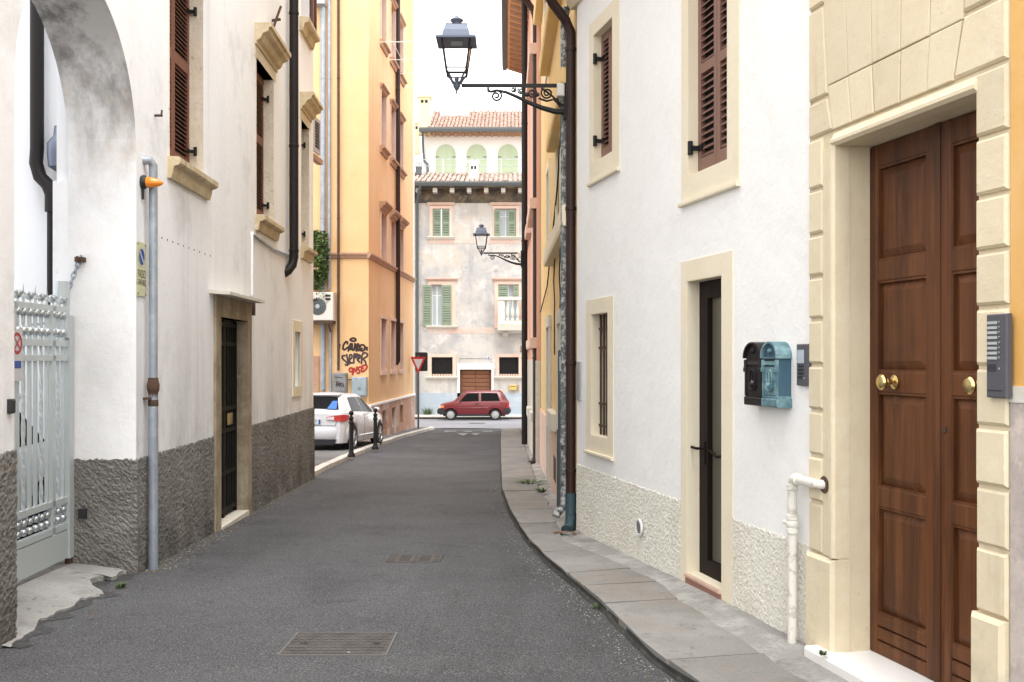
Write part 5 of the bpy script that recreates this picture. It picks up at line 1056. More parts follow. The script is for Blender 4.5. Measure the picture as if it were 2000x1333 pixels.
def chimney(px0, px1, py0, py1, n, m, label, slots=True):
    k = (57-n)/F_; x0, x1 = (px0-CX)*k, (px1-CX)*k; z1, z0 = (HY-py0)*k, (HY-py1)*k; t = thing('chimney', label, 'chimney', FA.P((x0+x1)/2, n, z0)); a = MB(); a.box(FA, x0, x1, n-(x1-x0), n, z0, z1); obj('stack', a, m, t)
    a = MB(); a.box(FA, x0-.06, x1+.06, n-(x1-x0)-.06, n+.06, z1, z1+.12); obj('cap', a, m, t)
    if slots: a = MB(); w = x1-x0; a.box(FA, x0+w*.2, x0+w*.45, n-.02, n+.006, z1-.32, z1-.15); a.box(FA, x0+w*.55, x0+w*.8, n-.02, n+.006, z1-.32, z1-.15); obj('opening', a, M_DARK, t)
chimney(817, 840, 190, 262, .5, M_CHIM, 'tall pale yellow chimney with two dark slots left of the tiled roof'); chimney(916, 934, 319, 353, 2.6, M_WHITE, 'short white chimney in front of the middle arched shutter', True)
chimney(803, 819, 242, 300, -2, M_CHIM, 'low yellow chimney farther back at the orange house edge')
t = thing('roof_vent', 'small metal vent standing on the tiled attic roof', 'vent', FA.P(AX(983), -2, AZ(240))); a = MB(); a.tube([FA.P(AX(983), -1.8, AZ(250)), FA.P(AX(983), -1.8, AZ(227))], .1, 8); obj('pipe', a, M_OFFW, t); a = MB(); a.lathe(FA.P(AX(983), -1.8, AZ(229)), (0, 0, 1), [(.2, 0), (.2, .03), (.03, .2)], 8); obj('cap', a, M_GUTTER, t)
a = MB(); a.tube([FA.P(AX(975), -2.4, AZ(240)), FA.P(AX(975), -2.4, AZ(196))], .02, 5); a.tube([FA.P(AX(971), -2.4, AZ(203)), FA.P(AX(979), -2.4, AZ(203))], .012, 4); a.tube([FA.P(AX(972), -2.4, AZ(210)), FA.P(AX(978), -2.4, AZ(210))], .012, 4); tag(rebase(obj('antenna', a, M_ZINC), FA.P(AX(975), -2.4, AZ(240))), 'thin television antenna on the tiled attic roof', 'antenna')
t = thing('roof_unit', 'small grey air unit on the low roof left of the arched shutters', 'air unit', FA.P(AX(823), 1.5, AZ(340))); a = MB(); a.bbox(FA, AX(816), AX(829), 1.2, 1.7, AZ(338), AZ(326), .03); obj('casing', a, M_PLAQ, t); a = MB(); a.box(FA, AX(817), AX(828), 1.2, 1.7, AZ(352), AZ(338)); obj('stand', a, M_GUTTER, t)
t = thing('roof_railing', 'thin wire railing across the terrace in front of the arched shutters', 'railing', FA.P(AX(920), 1.9, AZ(345))); a = MB()
for py in (325, 337.5): a.tube([FA.P(AX(812), 1.9, AZ(py)), FA.P(AX(1090), 1.9, AZ(py))], .018, 5)
pieces('wire', a, M_ZINC, t); a = MB()
for px in (815, 870, 925, 980, 1035): a.tube([FA.P(AX(px), 1.9, AZ(350)), FA.P(AX(px), 1.9, AZ(324))], .015, 5)
pieces('post', a, M_WHITE, t)
# side streets' flanking houses, mostly out of sight: they close the cross street
for x0, x1, m, l in ((-22, -13.2, M_FRESCO, 'plain grey plastered house left of the frescoed house, mostly hidden'), ):
    t = thing('side_house', l, 'house', ((x0+x1)/2, 56, -3.1)); a = MB(); a.wall(FH, x0, x1, -3.3, 8, back=-9); obj('wall', a, m, t)
# ================================================================== cars
def lerp_tab(tab, y):
    for (y0, v0), (y1, v1) in zip(tab, tab[1:]):
        if y0 <= y <= y1: t = (y-y0)/((y1-y0) or 1); return v0+(v1-v0)*t
    return tab[0][1] if y < tab[0][0] else tab[-1][1]
class Car:
    """lofted hatchback; x across, y forward, z up, origin on the ground under the middle"""
    def __init__(s, L, W, top, belt, half, wheels, wr, roof_in, sill, tumble=.80):
        s.L, s.W, s.top, s.belt, s.half, s.wheels, s.wr, s.sill = L, W, top, belt, half, wheels, wr, sill; s.tumble = tumble; s.roof_in = roof_in
    def zt(s, y): return lerp_tab(s.top, y)
    def P(s, y, j):
        """j 0 sill, 1 low, 2 mid, 3 shoulder, 4 glass foot, 5 glass head, 6 roof rail, 7 roof centre (x>=0)"""
        zt, zb, w = s.zt(y), lerp_tab(s.belt, y), lerp_tab(s.half, y)
        zs = s.sill
        for wy in s.wheels:
            d = abs(y-wy); r = s.wr+.055
            if d < r: zs = max(zs, s.wr+math.sqrt(r*r-d*d)-.02)
        zb = min(zb, zt); cab = max(0, zt-zb); lim = max(.0, min(1, cab/.42)); zm = .5*zb+.5*.35
        wr_ = w*(.94-(.94-s.tumble)*lim)
        zs_ = min(zs, zb-.06)
        tab = [(w*.955, zs_), (w*.985, min(max(zs_+.02, .36), zb-.05)), (w, min(max(zs_+.04, zm), zb-.04)), (w*.965, zb-.012), (w*.94, zb+.0001 if cab < .02 else zb+.012), (wr_, zt-.075*lim-.002), (wr_-.06, zt-.02*lim), (0, zt+.025)]
        return tab[j]
    def pt(s, y, j, sgn=1, off=0):
        x, z = s.P(y, j); return Vector((sgn*(x+off), y, z))
def build_car(c, root, paint, stations, glass, rear_glass, front_glass):
    mb = MB(); J = 8; n = len(stations)
    for y in stations:
        for sgn in (1, -1):
            for j in range(J): mb.v.append(tuple(c.pt(y, j, sgn)))
    for i in range(n-1):
        for sg in (0, 1):
            for j in range(J-1):
                a = i*16+sg*8+j; b = a+16; mb.f.append((a, b, b+1, a+1))
    for i in (0, n-1): mb.f.append(tuple(i*16+j for j in range(8))+tuple(i*16+8+j for j in range(6, -1, -1)))
    body = obj('body', mb, paint, root, smooth=True, local=True)
    u = MB(); u.hexa([(-c.W*.40, stations[0]+.15, .2), (c.W*.40, stations[0]+.15, .2), (c.W*.40, stations[-1]-.15, .2), (-c.W*.40, stations[-1]-.15, .2), (-c.W*.42, stations[0]+.15, .62), (c.W*.42, stations[0]+.15, .62), (c.W*.42, stations[-1]-.15, .62), (-c.W*.42, stations[-1]-.15, .62)]); obj('underbody', u, M_CARB, root, local=True)
    for sgn in (1, -1):
        for (y0, y1, a0, a1) in glass:          # side windows: foot y0..y1, head a0..a1
            g = MB(); k = 7
            for i in range(k):
                t = i/(k-1); yf, yh = y0+(y1-y0)*t, a0+(a1-a0)*t
                f, h = c.pt(yf, 4, sgn, .006), c.pt(yh, 5, sgn, .006); g.v += [tuple(f.lerp(h, .07)), tuple(f.lerp(h, .95))]
            g.f = [(2*i, 2*i+2, 2*i+3, 2*i+1) for i in range(k-1)]; obj('side_window', g, M_CGLASS, root, smooth=True, local=True)
    for (name, (ya, yb, ina, inb)) in (('rear_window', rear_glass), ('windscreen', front_glass)):
        g = MB(); k = 9
        for y, ins in ((ya, ina), (yb, inb)):
            for i in range(k):
                t = -1+2*i/(k-1); w_, zt = c.P(y, 6)[0]*ins, c.zt(y); z = zt+.025*(1-abs(t)**2.2)-.004
                nrm = Vector((0, -1 if name == 'rear_window' else 1, .8)).normalized()*.012; g.v.append(tuple(Vector((t*w_, y, z))+nrm))
        g.f = [(i, i+1, k+i+1, k+i) for i in range(k-1)]; obj(name, g, M_CGLASS, root, smooth=True, local=True)
    return body
def wheel(root, x, y, r, w, sgn, rim, hub, spokes=0):
    a = MB(); a.lathe((x-sgn*w, y, r), (sgn, 0, 0), [(r*.6, 0), (r*.93, 0), (r, .03), (r, w-.03), (r*.95, w), (r*.66, w), (r*.62, w-.02)], 28); t = obj('wheel', a, M_TYRE, root, smooth=True, local=True)
    a = MB()
    if spokes:
        a.lathe((x-sgn*.045, y, r), (sgn, 0, 0), [(r*.67, 0), (r*.67, .045), (r*.6, .045), (r*.58, .02), (r*.58, 0)], 28)
        for k in range(spokes):
            th = 2*math.pi*k/spokes; ct, st_ = math.cos(th), math.sin(th); p = lambda q, s, d: (x+sgn*d, y+ct*q-st_*s, r+st_*q+ct*s)
            a.hexa([p(.04, -.035, -.03), p(r*.63, -.045, -.03), p(r*.63, .045, -.03), p(.04, .035, -.03), p(.04, -.03, .0), p(r*.63, -.03, -.004), p(r*.63, .03, -.004), p(.04, .03, .0)])
        a.lathe((x-sgn*.03, y, r), (sgn, 0, 0), [(.07, 0), (.06, .035), (.001, .038)], 14); d = MB(); d.lathe((x-sgn*.07, y, r), (sgn, 0, 0), [(r*.6, 0), (r*.6, .005)], 20); obj('brake_disc', d, M_CARB, t, local=True)
    else:
        a.lathe((x-sgn*.02, y, r), (sgn, 0, 0), [(r*.66, 0), (r*.68, .016), (r*.56, .02), (r*.50, .006), (r*.46, .012), (r*.44, .034), (r*.3, .042), (.001, .045)], 24)
    obj('rim', a, rim, t, smooth=True, local=True)
def seam(root, pts, m=M_CARB, r=.006):
    a = MB(); a.tube(pts, r, 4); return obj('seam', a, m, root, local=True)
def white_hatch(label, loc, rz, plate=True, detail=True):
    L = 4.2
    top = [(-2.06, .93), (-1.98, .98), (-1.90, 1.0), (-1.45, 1.375), (-1.25, 1.415), (-.7, 1.435), (-.1, 1.43), (.25, 1.385), (1.02, .985), (1.15, .955), (1.7, .86), (1.98, .74), (2.1, .62)]
    belt = [(-2.06, .93), (-1.9, .96), (-1.4, .955), (0, .915), (.9, .88), (1.1, .86), (1.7, .80), (2.1, .60)]
    half = [(-2.06, .74), (-1.98, .815), (-1.8, .855), (-1.3, .885), (0, .885), (1.1, .875), (1.7, .83), (1.98, .72), (2.1, .56)]
    c = Car(L, 1.77, top, belt, half, (-1.28, 1.30), .325, .1, .235, .70)
    r = thing('parked_car', label, 'car', loc, rz)
    st_ = sorted(set([-2.06, -2.03, -1.98, -1.94, -1.9, -1.8, -1.72, -1.66, -1.6, -1.5, -1.45, -1.4, -1.25, -1.1, -1.0, -.95, -.92, -.9, -.7, -.4, -.1, .1, .25, .4, .6, .8, .92, .94, .98, 1.02, 1.15, 1.3, 1.4, 1.5, 1.6, 1.66, 1.68, 1.75, 1.85, 1.98, 2.05, 2.1]))
    build_car(c, r, M_CARW, st_, [(-1.36, -.36, -1.12, -.38), (-.30, .78, -.32, .16)], (-1.86, -1.50, .93, .90), (.96, .30, .93, .92))
    for sgn in (1, -1):
        for y in (-1.28, 1.30): wheel(r, sgn*.875, y, .325, .21, sgn, M_RIM, M_RIM, 5)
        a = MB(); a.sphere((sgn*.0, 0, 0), .1, 10, 6, (.9, .55, .65)); mm = MB(); mm.add([(sgn*.97+v[0], .50+v[1], 1.0+v[2]) for v in a.v], a.f); mm.tube([(sgn*.85, .50, .95), (sgn*.95, .50, .97)], .02, 6); obj('wing_mirror', mm, M_CARW, r, smooth=True, local=True)
        a = MB(); a.hexa([(sgn*.882, -.26, .80), (sgn*.905, -.26, .80), (sgn*.905, -.06, .81), (sgn*.882, -.06, .81), (sgn*.88, -.26, .83), (sgn*.90, -.26, .83), (sgn*.90, -.06, .84), (sgn*.88, -.06, .84)]); obj('door_handle', a, M_CARW, r, local=True)
        seam(r, [c.pt(-.34, 0, sgn, .001), c.pt(-.34, 1, sgn, .001), c.pt(-.34, 2, sgn, .001), c.pt(-.34, 3, sgn, .001)]); seam(r, [c.pt(.88, 0, sgn, .001), c.pt(.90, 1, sgn, .001), c.pt(.92, 2, sgn, .001), c.pt(.9, 3, sgn, .001)])
        a = MB(); a.tube([c.pt(y, 1, sgn, .004)+Vector((0, 0, .02)) for y in np.linspace(-.85, .9, 8)], .016, 6); obj('door_strip', a, M_CARW, r, smooth=True, local=True)
        # wraparound tail lamp
        g = MB(); k = 6; path = [(.40, -2.075), (.60, -2.075), (.745, -2.065), (.818, -1.99), (.846, -1.87), (.868, -1.74)]
        zlo = [.80, .77, .755, .755, .77, .80]; zhi = [.86, .90, .915, .92, .915, .90]
        for (x, y), a0, a1 in zip(path, zlo, zhi): g.v += [(sgn*(x+.012), y-.006, a0), (sgn*(x+.006), y-.006, a1)]
        g.f = [(2*i, 2*i+2, 2*i+3, 2*i+1) for i in range(k-1)]; obj('tail_lamp', g, M_TAIL, r, smooth=True, local=True)
        g = MB(); g.hexa([(sgn*.42, -2.092, .805), (sgn*.60, -2.092, .79), (sgn*.60, -2.08, .79), (sgn*.42, -2.08, .805), (sgn*.42, -2.092, .85), (sgn*.60, -2.092, .875), (sgn*.60, -2.08, .875), (sgn*.42, -2.08, .85)]); obj('reversing_lamp', g, M_LAMPG, r, local=True)
        g = MB(); g.hexa([(sgn*.50, 2.0, .60), (sgn*.74, 1.86, .61), (sgn*.76, 1.80, .70), (sgn*.50, 1.97, .72), (sgn*.50, 2.08, .60), (sgn*.765, 1.93, .61), (sgn*.775, 1.83, .71), (sgn*.50, 2.0, .725)]); obj('headlight', g, M_LAMPG, r, local=True)
    # rear bumper, tailgate lines
    b = MB(); k = 13; ring = []
    for (z, off, ws) in ((.26, -.02, .93), (.34, .055, .985), (.46, .075, 1.0), (.56, .075, 1.0), (.62, .045, .99), (.64, .0, .97)):
        row = []
        for i in range(k): t = -1+2*i/(k-1); x = t*.875*ws; y = -2.06-off+.33*max(0, (abs(t)-.55)/.45)**2.2; row.append((x, y, z))
        ring.append(row)
    for row in ring: b.v += row
    b.f = [(q*k+i, q*k+i+1, (q+1)*k+i+1, (q+1)*k+i) for q in range(5) for i in range(k-1)]
    obj('rear_bumper', b, M_CARW, r, smooth=True, local=True)
    b = MB(); b.hexa([(-.6, -2.1, .2), (.6, -2.1, .2), (.62, -1.8, .2), (-.62, -1.8, .2), (-.66, -2.115, .33), (.66, -2.115, .33), (.66, -1.8, .33), (-.66, -1.8, .33)]); obj('diffuser', b, M_CARB, r, local=True)
    b = MB(); b.hexa([(-.55, 2.05, .22), (.55, 2.05, .22), (.5, 2.13, .22), (-.5, 2.13, .22), (-.55, 2.05, .52), (.55, 2.05, .52), (.5, 2.14, .52), (-.5, 2.14, .52)]); obj('front_grille', b, M_CARB, r, local=True)
    a = MB(); a.hexa([(-.56, -1.98, .965), (.56, -1.98, .965), (.62, -1.92, .975), (-.62, -1.92, .975), (-.56, -1.99, .99), (.56, -1.99, .99), (.62, -1.92, 1.0), (-.62, -1.92, 1.0)]) if False else None
    a = MB(); a.hexa([(-.55, -1.52, 1.36), (.55, -1.52, 1.36), (.58, -1.36, 1.40), (-.58, -1.36, 1.40), (-.55, -1.54, 1.39), (.55, -1.54, 1.39), (.58, -1.36, 1.425), (-.58, -1.36, 1.425)]); obj('roof_spoiler', a, M_CARW, r, local=True)
    seam(r, [(-.62, -2.068, .655), (.62, -2.068, .655)]); seam(r, [(.62, -2.068, .655), (.66, -2.068, .76)]); seam(r, [(-.62, -2.068, .655), (-.66, -2.068, .76)])
    if plate:
        a = MB(); a.box(WF, -.26, .26, -2.085, -2.07, .695, .805); p = obj('number_plate', a, M_PLATE, r, local=True)
        a = MB(); a.box(WF, .215, .26, -2.088, -2.084, .695, .805); a.box(WF, -.26, -.215, -2.088, -2.084, .695, .805); obj('plate_band', a, M_BLUE, p, local=True)
        obj('plate_letters', text_mb('TXT', .115, lambda x, y: (x+.08, -2.089, .75+y)), M_INK, p, local=True)
        a = MB(); g = c; a.quad((.36, -1.873, 1.035), (.60, -1.873, 1.03), (.56, -1.66, 1.225), (.44, -1.66, 1.225)); a.add([(x, y-.03, z+.02) for x, y, z in a.v[:4]], []) ; a.v = [(x, y-.018, z+.022) for x, y, z in a.v[:4]]; a.f = [(0, 1, 2, 3)]; obj('window_sticker', a, M_BULB, r, local=True)
    return r
RW = Vector((-4.60, 26.62, 0)); RW.z = ground(0, RW.y)+.02
wc = white_hatch('white three door hatchback parked half behind the house corner, rear towards us', RW, R(-5.5)); wc.rotation_euler = (R(-1.6), 0, R(-7))
white_hatch('white car standing in the courtyard behind the bars of the gate', (-5.03, 7.9, -1.74), R(180), False)
# red hatchback, side on
def red_hatch(loc, rz):
    L = 3.4
    top = [(-1.66, .92), (-1.60, .96), (-1.34, 1.36), (-1.24, 1.415), (-.6, 1.425), (.30, 1.405), (.42, 1.385), (.98, .93), (1.04, .90), (1.5, .80), (1.62, .755), (1.66, .70)]
    belt = [(-1.66, .90), (-1.3, .90), (0, .885), (.98, .865), (1.5, .78), (1.66, .68)]
    half = [(-1.66, .69), (-1.6, .725), (-1.2, .745), (1.2, .74), (1.6, .715), (1.66, .69)]
    c = Car(L, 1.49, top, belt, half, (-1.02, 1.14), .275, .1, .27, .83)
    r = thing('parked_car', 'small old red hatchback parked side on in front of the brown garage door', 'car', loc, rz)
    st_ = [-1.66, -1.63, -1.6, -1.5, -1.42, -1.355, -1.34, -1.3, -1.24, -1.15, -1.02, -.9, -.8, -.74, -.71, -.69, -.6, -.3, 0, .3, .36, .42, .6, .80, .815, .84, .98, 1.04, 1.14, 1.25, 1.35, 1.42, 1.46, 1.475, 1.5, 1.58, 1.62, 1.66]
    build_car(c, r, M_CARR, st_, [(-1.26, -.33, -1.10, -.33), (-.22, .74, -.22, .33)], (-1.58, -1.36, .92, .88), (.94, .46, .93, .92))
    for sgn in (1, -1):
        for y in (-1.02, 1.14): wheel(r, sgn*.735, y, .275, .16, sgn, M_HUBW, M_HUBW)
        for y in (-.275, .80): seam(r, [c.pt(y, j, sgn, .002) for j in ((0, 1, 2, 3) if y < 0 else (1, 2, 3))])
        a = MB(); a.tube([c.pt(y, 2, sgn, .004)+Vector((0, 0, -.01)) for y in np.linspace(-.68, .84, 8)], .012, 6); obj('side_crease', a, M_CARR, r, smooth=True, local=True)
        for wy in (-1.02, 1.14):
            a = MB(); ra = .275+.075; a.tube([(sgn*.742, wy+ra*math.cos(t), .275+ra*math.sin(t)) for t in np.linspace(.25, math.pi-.25, 12)], .022, 6); obj('wheel_arch_lip', a, M_CARR, r, smooth=True, local=True)
        a = MB(); a.sphere((0, 0, 0), .08, 8, 6, (.6, .6, .8)); b = MB(); b.add([(sgn*.82+v[0], .66+v[1], .95+v[2]) for v in a.v], a.f); b.tube([(sgn*.72, .68, .9), (sgn*.8, .66, .93)], .016, 6); obj('wing_mirror', b, M_CARB, r, smooth=True, local=True)
        a = MB(); a.box(WF, *sorted((sgn*.735, sgn*.757)), -.20, -.04, .80, .83); obj('door_handle', a, M_CARB, r, local=True)
        a = MB(); a.box(WF, *sorted((sgn*.45, sgn*.70)), 1.63, 1.685, .58, .74); obj('headlight', a, M_LAMPG, r, local=True)
        a = MB(); a.box(WF, *sorted((sgn*.69, sgn*.728)), 1.47, 1.63, .61, .72); obj('indicator', a, M_INDIC, r, local=True)
        a = MB(); a.box(WF, *sorted((sgn*.52, sgn*.735)), -1.69, -1.60, .60, .86); obj('tail_lamp', a, M_TAIL, r, local=True)
    for name, ys_, z0, z1 in (('front_bumper', (1.40, 1.56, 1.74, 1.80, 1.78), .30, .58), ('rear_bumper', (-1.42, -1.56, -1.70, -1.78, -1.76), .32, .60)):
        b = MB(); s = 1 if ys_[0] > 0 else -1; prof = [(ys_[2], z0), (ys_[3], z0+.10), (ys_[3]+.0*s, z0+.17), (ys_[2], z1)]
        for x, sh in ((-.76, -.10), (-.70, 0), (.70, 0), (.76, -.10)):
            for y, z in prof: b.v.append((x, y+s*sh, z))
        b.f = [(i*4+k, (i+1)*4+k, (i+1)*4+k+1, i*4+k+1) for i in range(3) for k in range(3)]
        for sg in (1, -1):
            b.hexa([(sg*.70, ys_[0], z0+.02), (sg*.762, ys_[0], z0+.02), (sg*.762, ys_[2], z0), (sg*.70, ys_[2], z0), (sg*.70, ys_[0], z1-.02), (sg*.762, ys_[0], z1-.02), (sg*.762, ys_[2], z1), (sg*.70, ys_[2], z1)])
        obj(name, b, M_CARB, r, local=True)
    a = MB(); a.box(WF, -.45, .45, 1.655, 1.69, .58, .74); obj('grille', a, M_CARB, r, local=True)
    for sg in (1, -1): a = MB(); a.box(WF, *sorted((sg*.66, sg*.735)), -.75, .85, .24, .30); obj('rocker_panel', a, M_CARB, r, local=True)
    return r
ry = 50.25; red = red_hatch((-1.83, ry, ground(0, 49.7)+.01), R(90))

# ================================================================== bollards, give way sign
def bollard(loc, label):
    t = thing('bollard', label, 'bollard', loc, group='black bollards along the kerb')
    a = MB(); a.lathe((0, 0, 0), (0, 0, 1), [(.085, 0), (.085, .04), (.062, .08), (.05, .14), (.046, .2), (.043, .72), (.06, .735), (.06, .76), (.045, .775), (.043, .82), (.055, .84), (.055, .86), (.03, .88), (.028, .9)], 16); obj('post', a, M_BLACK, t, smooth=True, local=True)
    a = MB(); a.sphere((0, 0, .955), .056, 12, 8); obj('finial', a, M_BLACK, t, smooth=True, local=True); return t
b1_ = bollard(gpt(686, 893, .078), 'black iron bollard on the kerb in front of the white car rear wheel')
p2 = gpt(733, 878, .078); b2_ = b1_.copy(); COL.objects.link(b2_); b2_.location = p2; b2_['label'] = 'black iron bollard in front of the white car front wheel, farther of the two'
for ch_ in b1_.children: c_ = ch_.copy(); COL.objects.link(c_); c_.parent = b2_
sp_ = gpt(817, 837.5, .075); sgn_ = thing('give_way_sign', 'red and white give way triangle on a tall grey pole at the street end', 'traffic sign', sp_)
a = MB(); a.tube([sp_, Vector((sp_.x, sp_.y, (700-694)/F_*sp_.y))], .035, 10); obj('pole', a, M_GUTTER, sgn_)
FS = Fr((sp_.x, sp_.y), (1, 0), (0, -1)); ks = sp_.y/F_; tz = (700-697.5)*ks; bz = (700-731.5)*ks; hw_ = 15.2*ks
def tri(s): c = (tz*2+bz)/3; return [((-hw_)*s, c+(tz-c)*s), (0, c+(bz-c)*s), (hw_*s, c+(tz-c)*s)]
a = MB(); a.prism(FS, tri(1), .04, .055); obj('plate', a, M_RED, sgn_); a = MB(); a.prism(FS, tri(.62), .056, .060); obj('field', a, M_SIGNW, sgn_)
a = MB(); zz = (700-707)*ks; a.prism(FS, [(-.12+q[0], zz+q[1]) for q in ((.02, -.35), (.42, -.35), (.46, -.31), (.46, .31), (.42, .35), (.02, .35), (-.0, .31), (-.0, -.31))], -.06, -.045)
sb = rebase(obj('sign_back', a, M_CARB), (sp_.x, sp_.y, zz)); tag(sb, 'black back of a rectangular sign behind the give way triangle', 'traffic sign')
a = MB(); p = gpt(826.5, 826, .07); a.tube([(p.x+.0, sp_.y+1.2, -2.7), (p.x, sp_.y+1.2, -.95)], .03, 8); tag(rebase(obj('post', a, M_GUTTER), (p.x, sp_.y+1.2, -2.7)), 'thin grey post just right of the give way pole', 'post')

# ================================================================== street lamps on scrolled brackets
def spiral(c, r0, r1, a0, turns, k=22):
    return [Vector((c[0]+(r0+(r1-r0)*i/k)*math.cos(a0+turns*2*math.pi*i/k), 0, c[1]+(r0+(r1-r0)*i/k)*math.sin(a0+turns*2*math.pi*i/k))) for i in range(k+1)]
def street_lamp(loc, label, arm=1.17, sc=1.0):
    t = thing('street_lamp', label, 'street lamp', loc, group='lanterns on scrolled wall brackets'); A = -arm
    T = lambda p: Vector((p[0]*1.0, p[1], p[2]))
    a = MB(); a.box(WF, A+.05, -.02, -.016, .016, -.022, .014); a.box(WF, -.02, .01, -.03, .03, -.36, .06); ar = obj('bracket_arm', a, M_BLACK, t, local=True)
    a = MB()
    a.tube([Vector((x, 0, z)) for x, z in ((0, -.29), (-.12, -.28), (-.25, -.245), (-.40, -.185), (-.52, -.125), (-.64, -.075), (-.74, -.055), (-.80, -.07), (-.83, -.06), (-.835, -.03))], [.03, .03, .026, .022, .018, .016, .014, .013, .018, .012], 8)
    a.tube(spiral((-.745, -.115), .065, .012, 1.9, -1.7), .011, 6); a.tube(spiral((-.20, -.085), .065, .012, 2.2, 1.8), .011, 6); a.tube(spiral((-.36, -.085), .05, .01, .6, -1.6), .010, 6); a.tube(spiral((-.48, -.06), .036, .008, 2.4, 1.5), .009, 6); a.tube(spiral((-.56, -.05), .028, .006, .8, -1.5), .008, 6)
    a.tube([Vector(p) for p in ((-.26, 0, -.03), (-.14, 0, -.12), (-.06, 0, -.2), (-.02, 0, -.22))], .012, 6); a.tube([Vector(p) for p in ((-.29, 0, -.14), (-.2, 0, -.17), (-.12, 0, -.15), (-.05, 0, -.24))], .012, 6)
    for x, z in ((-.42, -.1), (-.31, -.1), (-.1, -.16), (-.06, -.1)): a.sphere((x, 0, z), .032, 6, 5, (1, .5, .8))
    obj('scrollwork', a, M_BLACK, t, smooth=True, local=True)
    a = MB(); a.bbox(WF, -.095, -.012, .05, -.045, -.125, .012, .01); obj('junction_box', a, M_ACU, t, local=True)
    O = Vector((A, 0, 0)); a = MB(); a.lathe(O, (0, 0, 1), [(.004, -.10), (.012, -.07), (.008, -.06), (.02, -.05), (.038, -.015), (.042, .0), (.03, .02), (.016, .035), (.022, .05), (.026, .07), (.018, .085), (.012, .09)], 14)
    for k in range(4):
        th = math.pi/4+k*math.pi/2; d = Vector((math.cos(th), math.sin(th), 0)); a.tube([O+Vector((0, 0, .015)), O+d*.06+Vector((0, 0, .03)), O+d*.10+Vector((0, 0, .09)), O+d*.145+Vector((0, 0, .135))], .012, 6)
    obj('cradle', a, M_LANT, t, smooth=True, local=True)
    a = MB(); w0, w1, z0, z1 = .102, .152, .115, .47
    for k in range(4):
        sx, sy = (1, 1, -1, -1)[k], (1, -1, -1, 1)[k]; a.tube([O+Vector((sx*w0, sy*w0, z0)), O+Vector((sx*w1, sy*w1, z1))], .011, 5)
        tx, ty = (1, -1, -1, 1)[k], (-1, -1, 1, 1)[k]
        for z, ww in ((z0, w0), (z0+.05, w0+.007)): a.tube([O+Vector((sx*ww, sy*ww, z)), O+Vector((tx*ww, ty*ww, z))], .008, 5)
    obj('cage', a, M_BLACK, t, local=True)
    for k in range(4):
        sx, sy = (1, 1, -1, -1)[k], (1, -1, -1, 1)[k]; tx, ty = (1, -1, -1, 1)[k], (-1, -1, 1, 1)[k]; g = MB(); q = .97
        g.quad(O+Vector((sx*w0*q, sy*w0*q, z0)), O+Vector((tx*w0*q, ty*w0*q, z0)), O+Vector((tx*w1*q, ty*w1*q, z1)), O+Vector((sx*w1*q, sy*w1*q, z1))); obj('pane', g, M_LGLASS, t, local=True)
    a = MB(); a.loop4(O, .212, .455, .212, .475); a.loop4(O, .205, .475, .15, .50); obj('roof_plate', a, M_LANT, t, local=True)
    a = MB(); a.loop4(O, .148, .50, .135, .56); a.loop4(O, .135, .56, .112, .63); a.loop4(O, .118, .63, .06, .645); a.lathe(O, (0, 0, 1), [(.05, .64), (.045, .66), (.05, .672), (.07, .69), (.072, .70), (.05, .715), (.025, .73), (.02, .74), (.001, .745)], 14); obj('crown', a, M_LANT, t, smooth=True, local=True)
    a = MB(); a.box(WF, A-.06, A+.06, -.06, .06, .44, .456); obj('lamp_holder', a, M_PLAQ, t, local=True)
    if sc != 1: t.scale = (sc, sc, sc)
    return t
lz = (700-167)/F_*11.0; l1 = street_lamp((Xq+.005, 11.0, lz), 'large blue grey lantern on a scrolled black bracket at the white house corner')
k26 = 26.1/F_; l2 = street_lamp((Xc-.08, 26.1, (700-494.5)*k26), 'smaller looking distant lantern on a scrolled bracket before the frescoed house', 1.02, 1.0)

# ================================================================== fittings on the left house
def ZL_(fr, px, py, n=0): return fr.hit(px, py, n)
u, zt = FL.hit(297, 335, .06); zb = FL.hit(297, 1098, .06)[1]
a = MB(); p0 = FL.P(u, .07, 0); pth = [FL.P(u-.05, -.02, zt+.09), FL.P(u-.03, .05, zt+.085), FL.P(u, .07, zt+.05), FL.P(u, .07, zt-.02), FL.P(u, .07, -.17)]
gp_ = thing('downpipe', 'bluish galvanised drainpipe with rusty joint beside the arched gateway', 'downpipe', FL.P(u, .07, zb))
a.tube(pth, .037, 14); obj('upper_pipe', a, M_ZINC, gp_, smooth=True)
a = MB(); a.lathe(FL.P(u, .07, -.42), (0, 0, 1), [(.04, 0), (.045, .01), (.045, .05), (.04, .06), (.042, .12), (.052, .14), (.055, .19), (.046, .22), (.043, .25)], 14); a.box(FL, u-.06, u+.0, -.0, .07, -.36, -.34); obj('joint', a, M_RUST, gp_, smooth=True)
a = MB(); a.tube([FL.P(u, .07, -.20), FL.P(u, .07, zb-.1)], .041, 14); obj('lower_pipe', a, M_ZINC, gp_, smooth=True)
# beacon
u, z = FL.hit(281, 356, .02); t = thing('beacon', 'amber warning light on the white wall beside the arch', 'warning light', FL.P(u, 0, z)); a = MB(); a.lathe(FL.P(u, 0, z), FL.n+Vector((0, 0, -.05)), [(.055, 0), (.06, .012), (.06, .03), (.05, .045)], 16); obj('base', a, M_CARB, t, smooth=True); a = MB(); a.lathe(FL.P(u, .035, z), FL.n+Vector((.0, .0, -.06)), [(.046, 0), (.047, .03), (.042, .07), (.032, .11), (.018, .14), (.001, .152)], 16); obj('lens', a, M_ORANGE, t, smooth=True)
a = MB(); a.tube([FL.P(u, .012, z-.05), FL.P(u, .012, z-.15)], .012, 5); obj('cable', a, M_CARB, t)
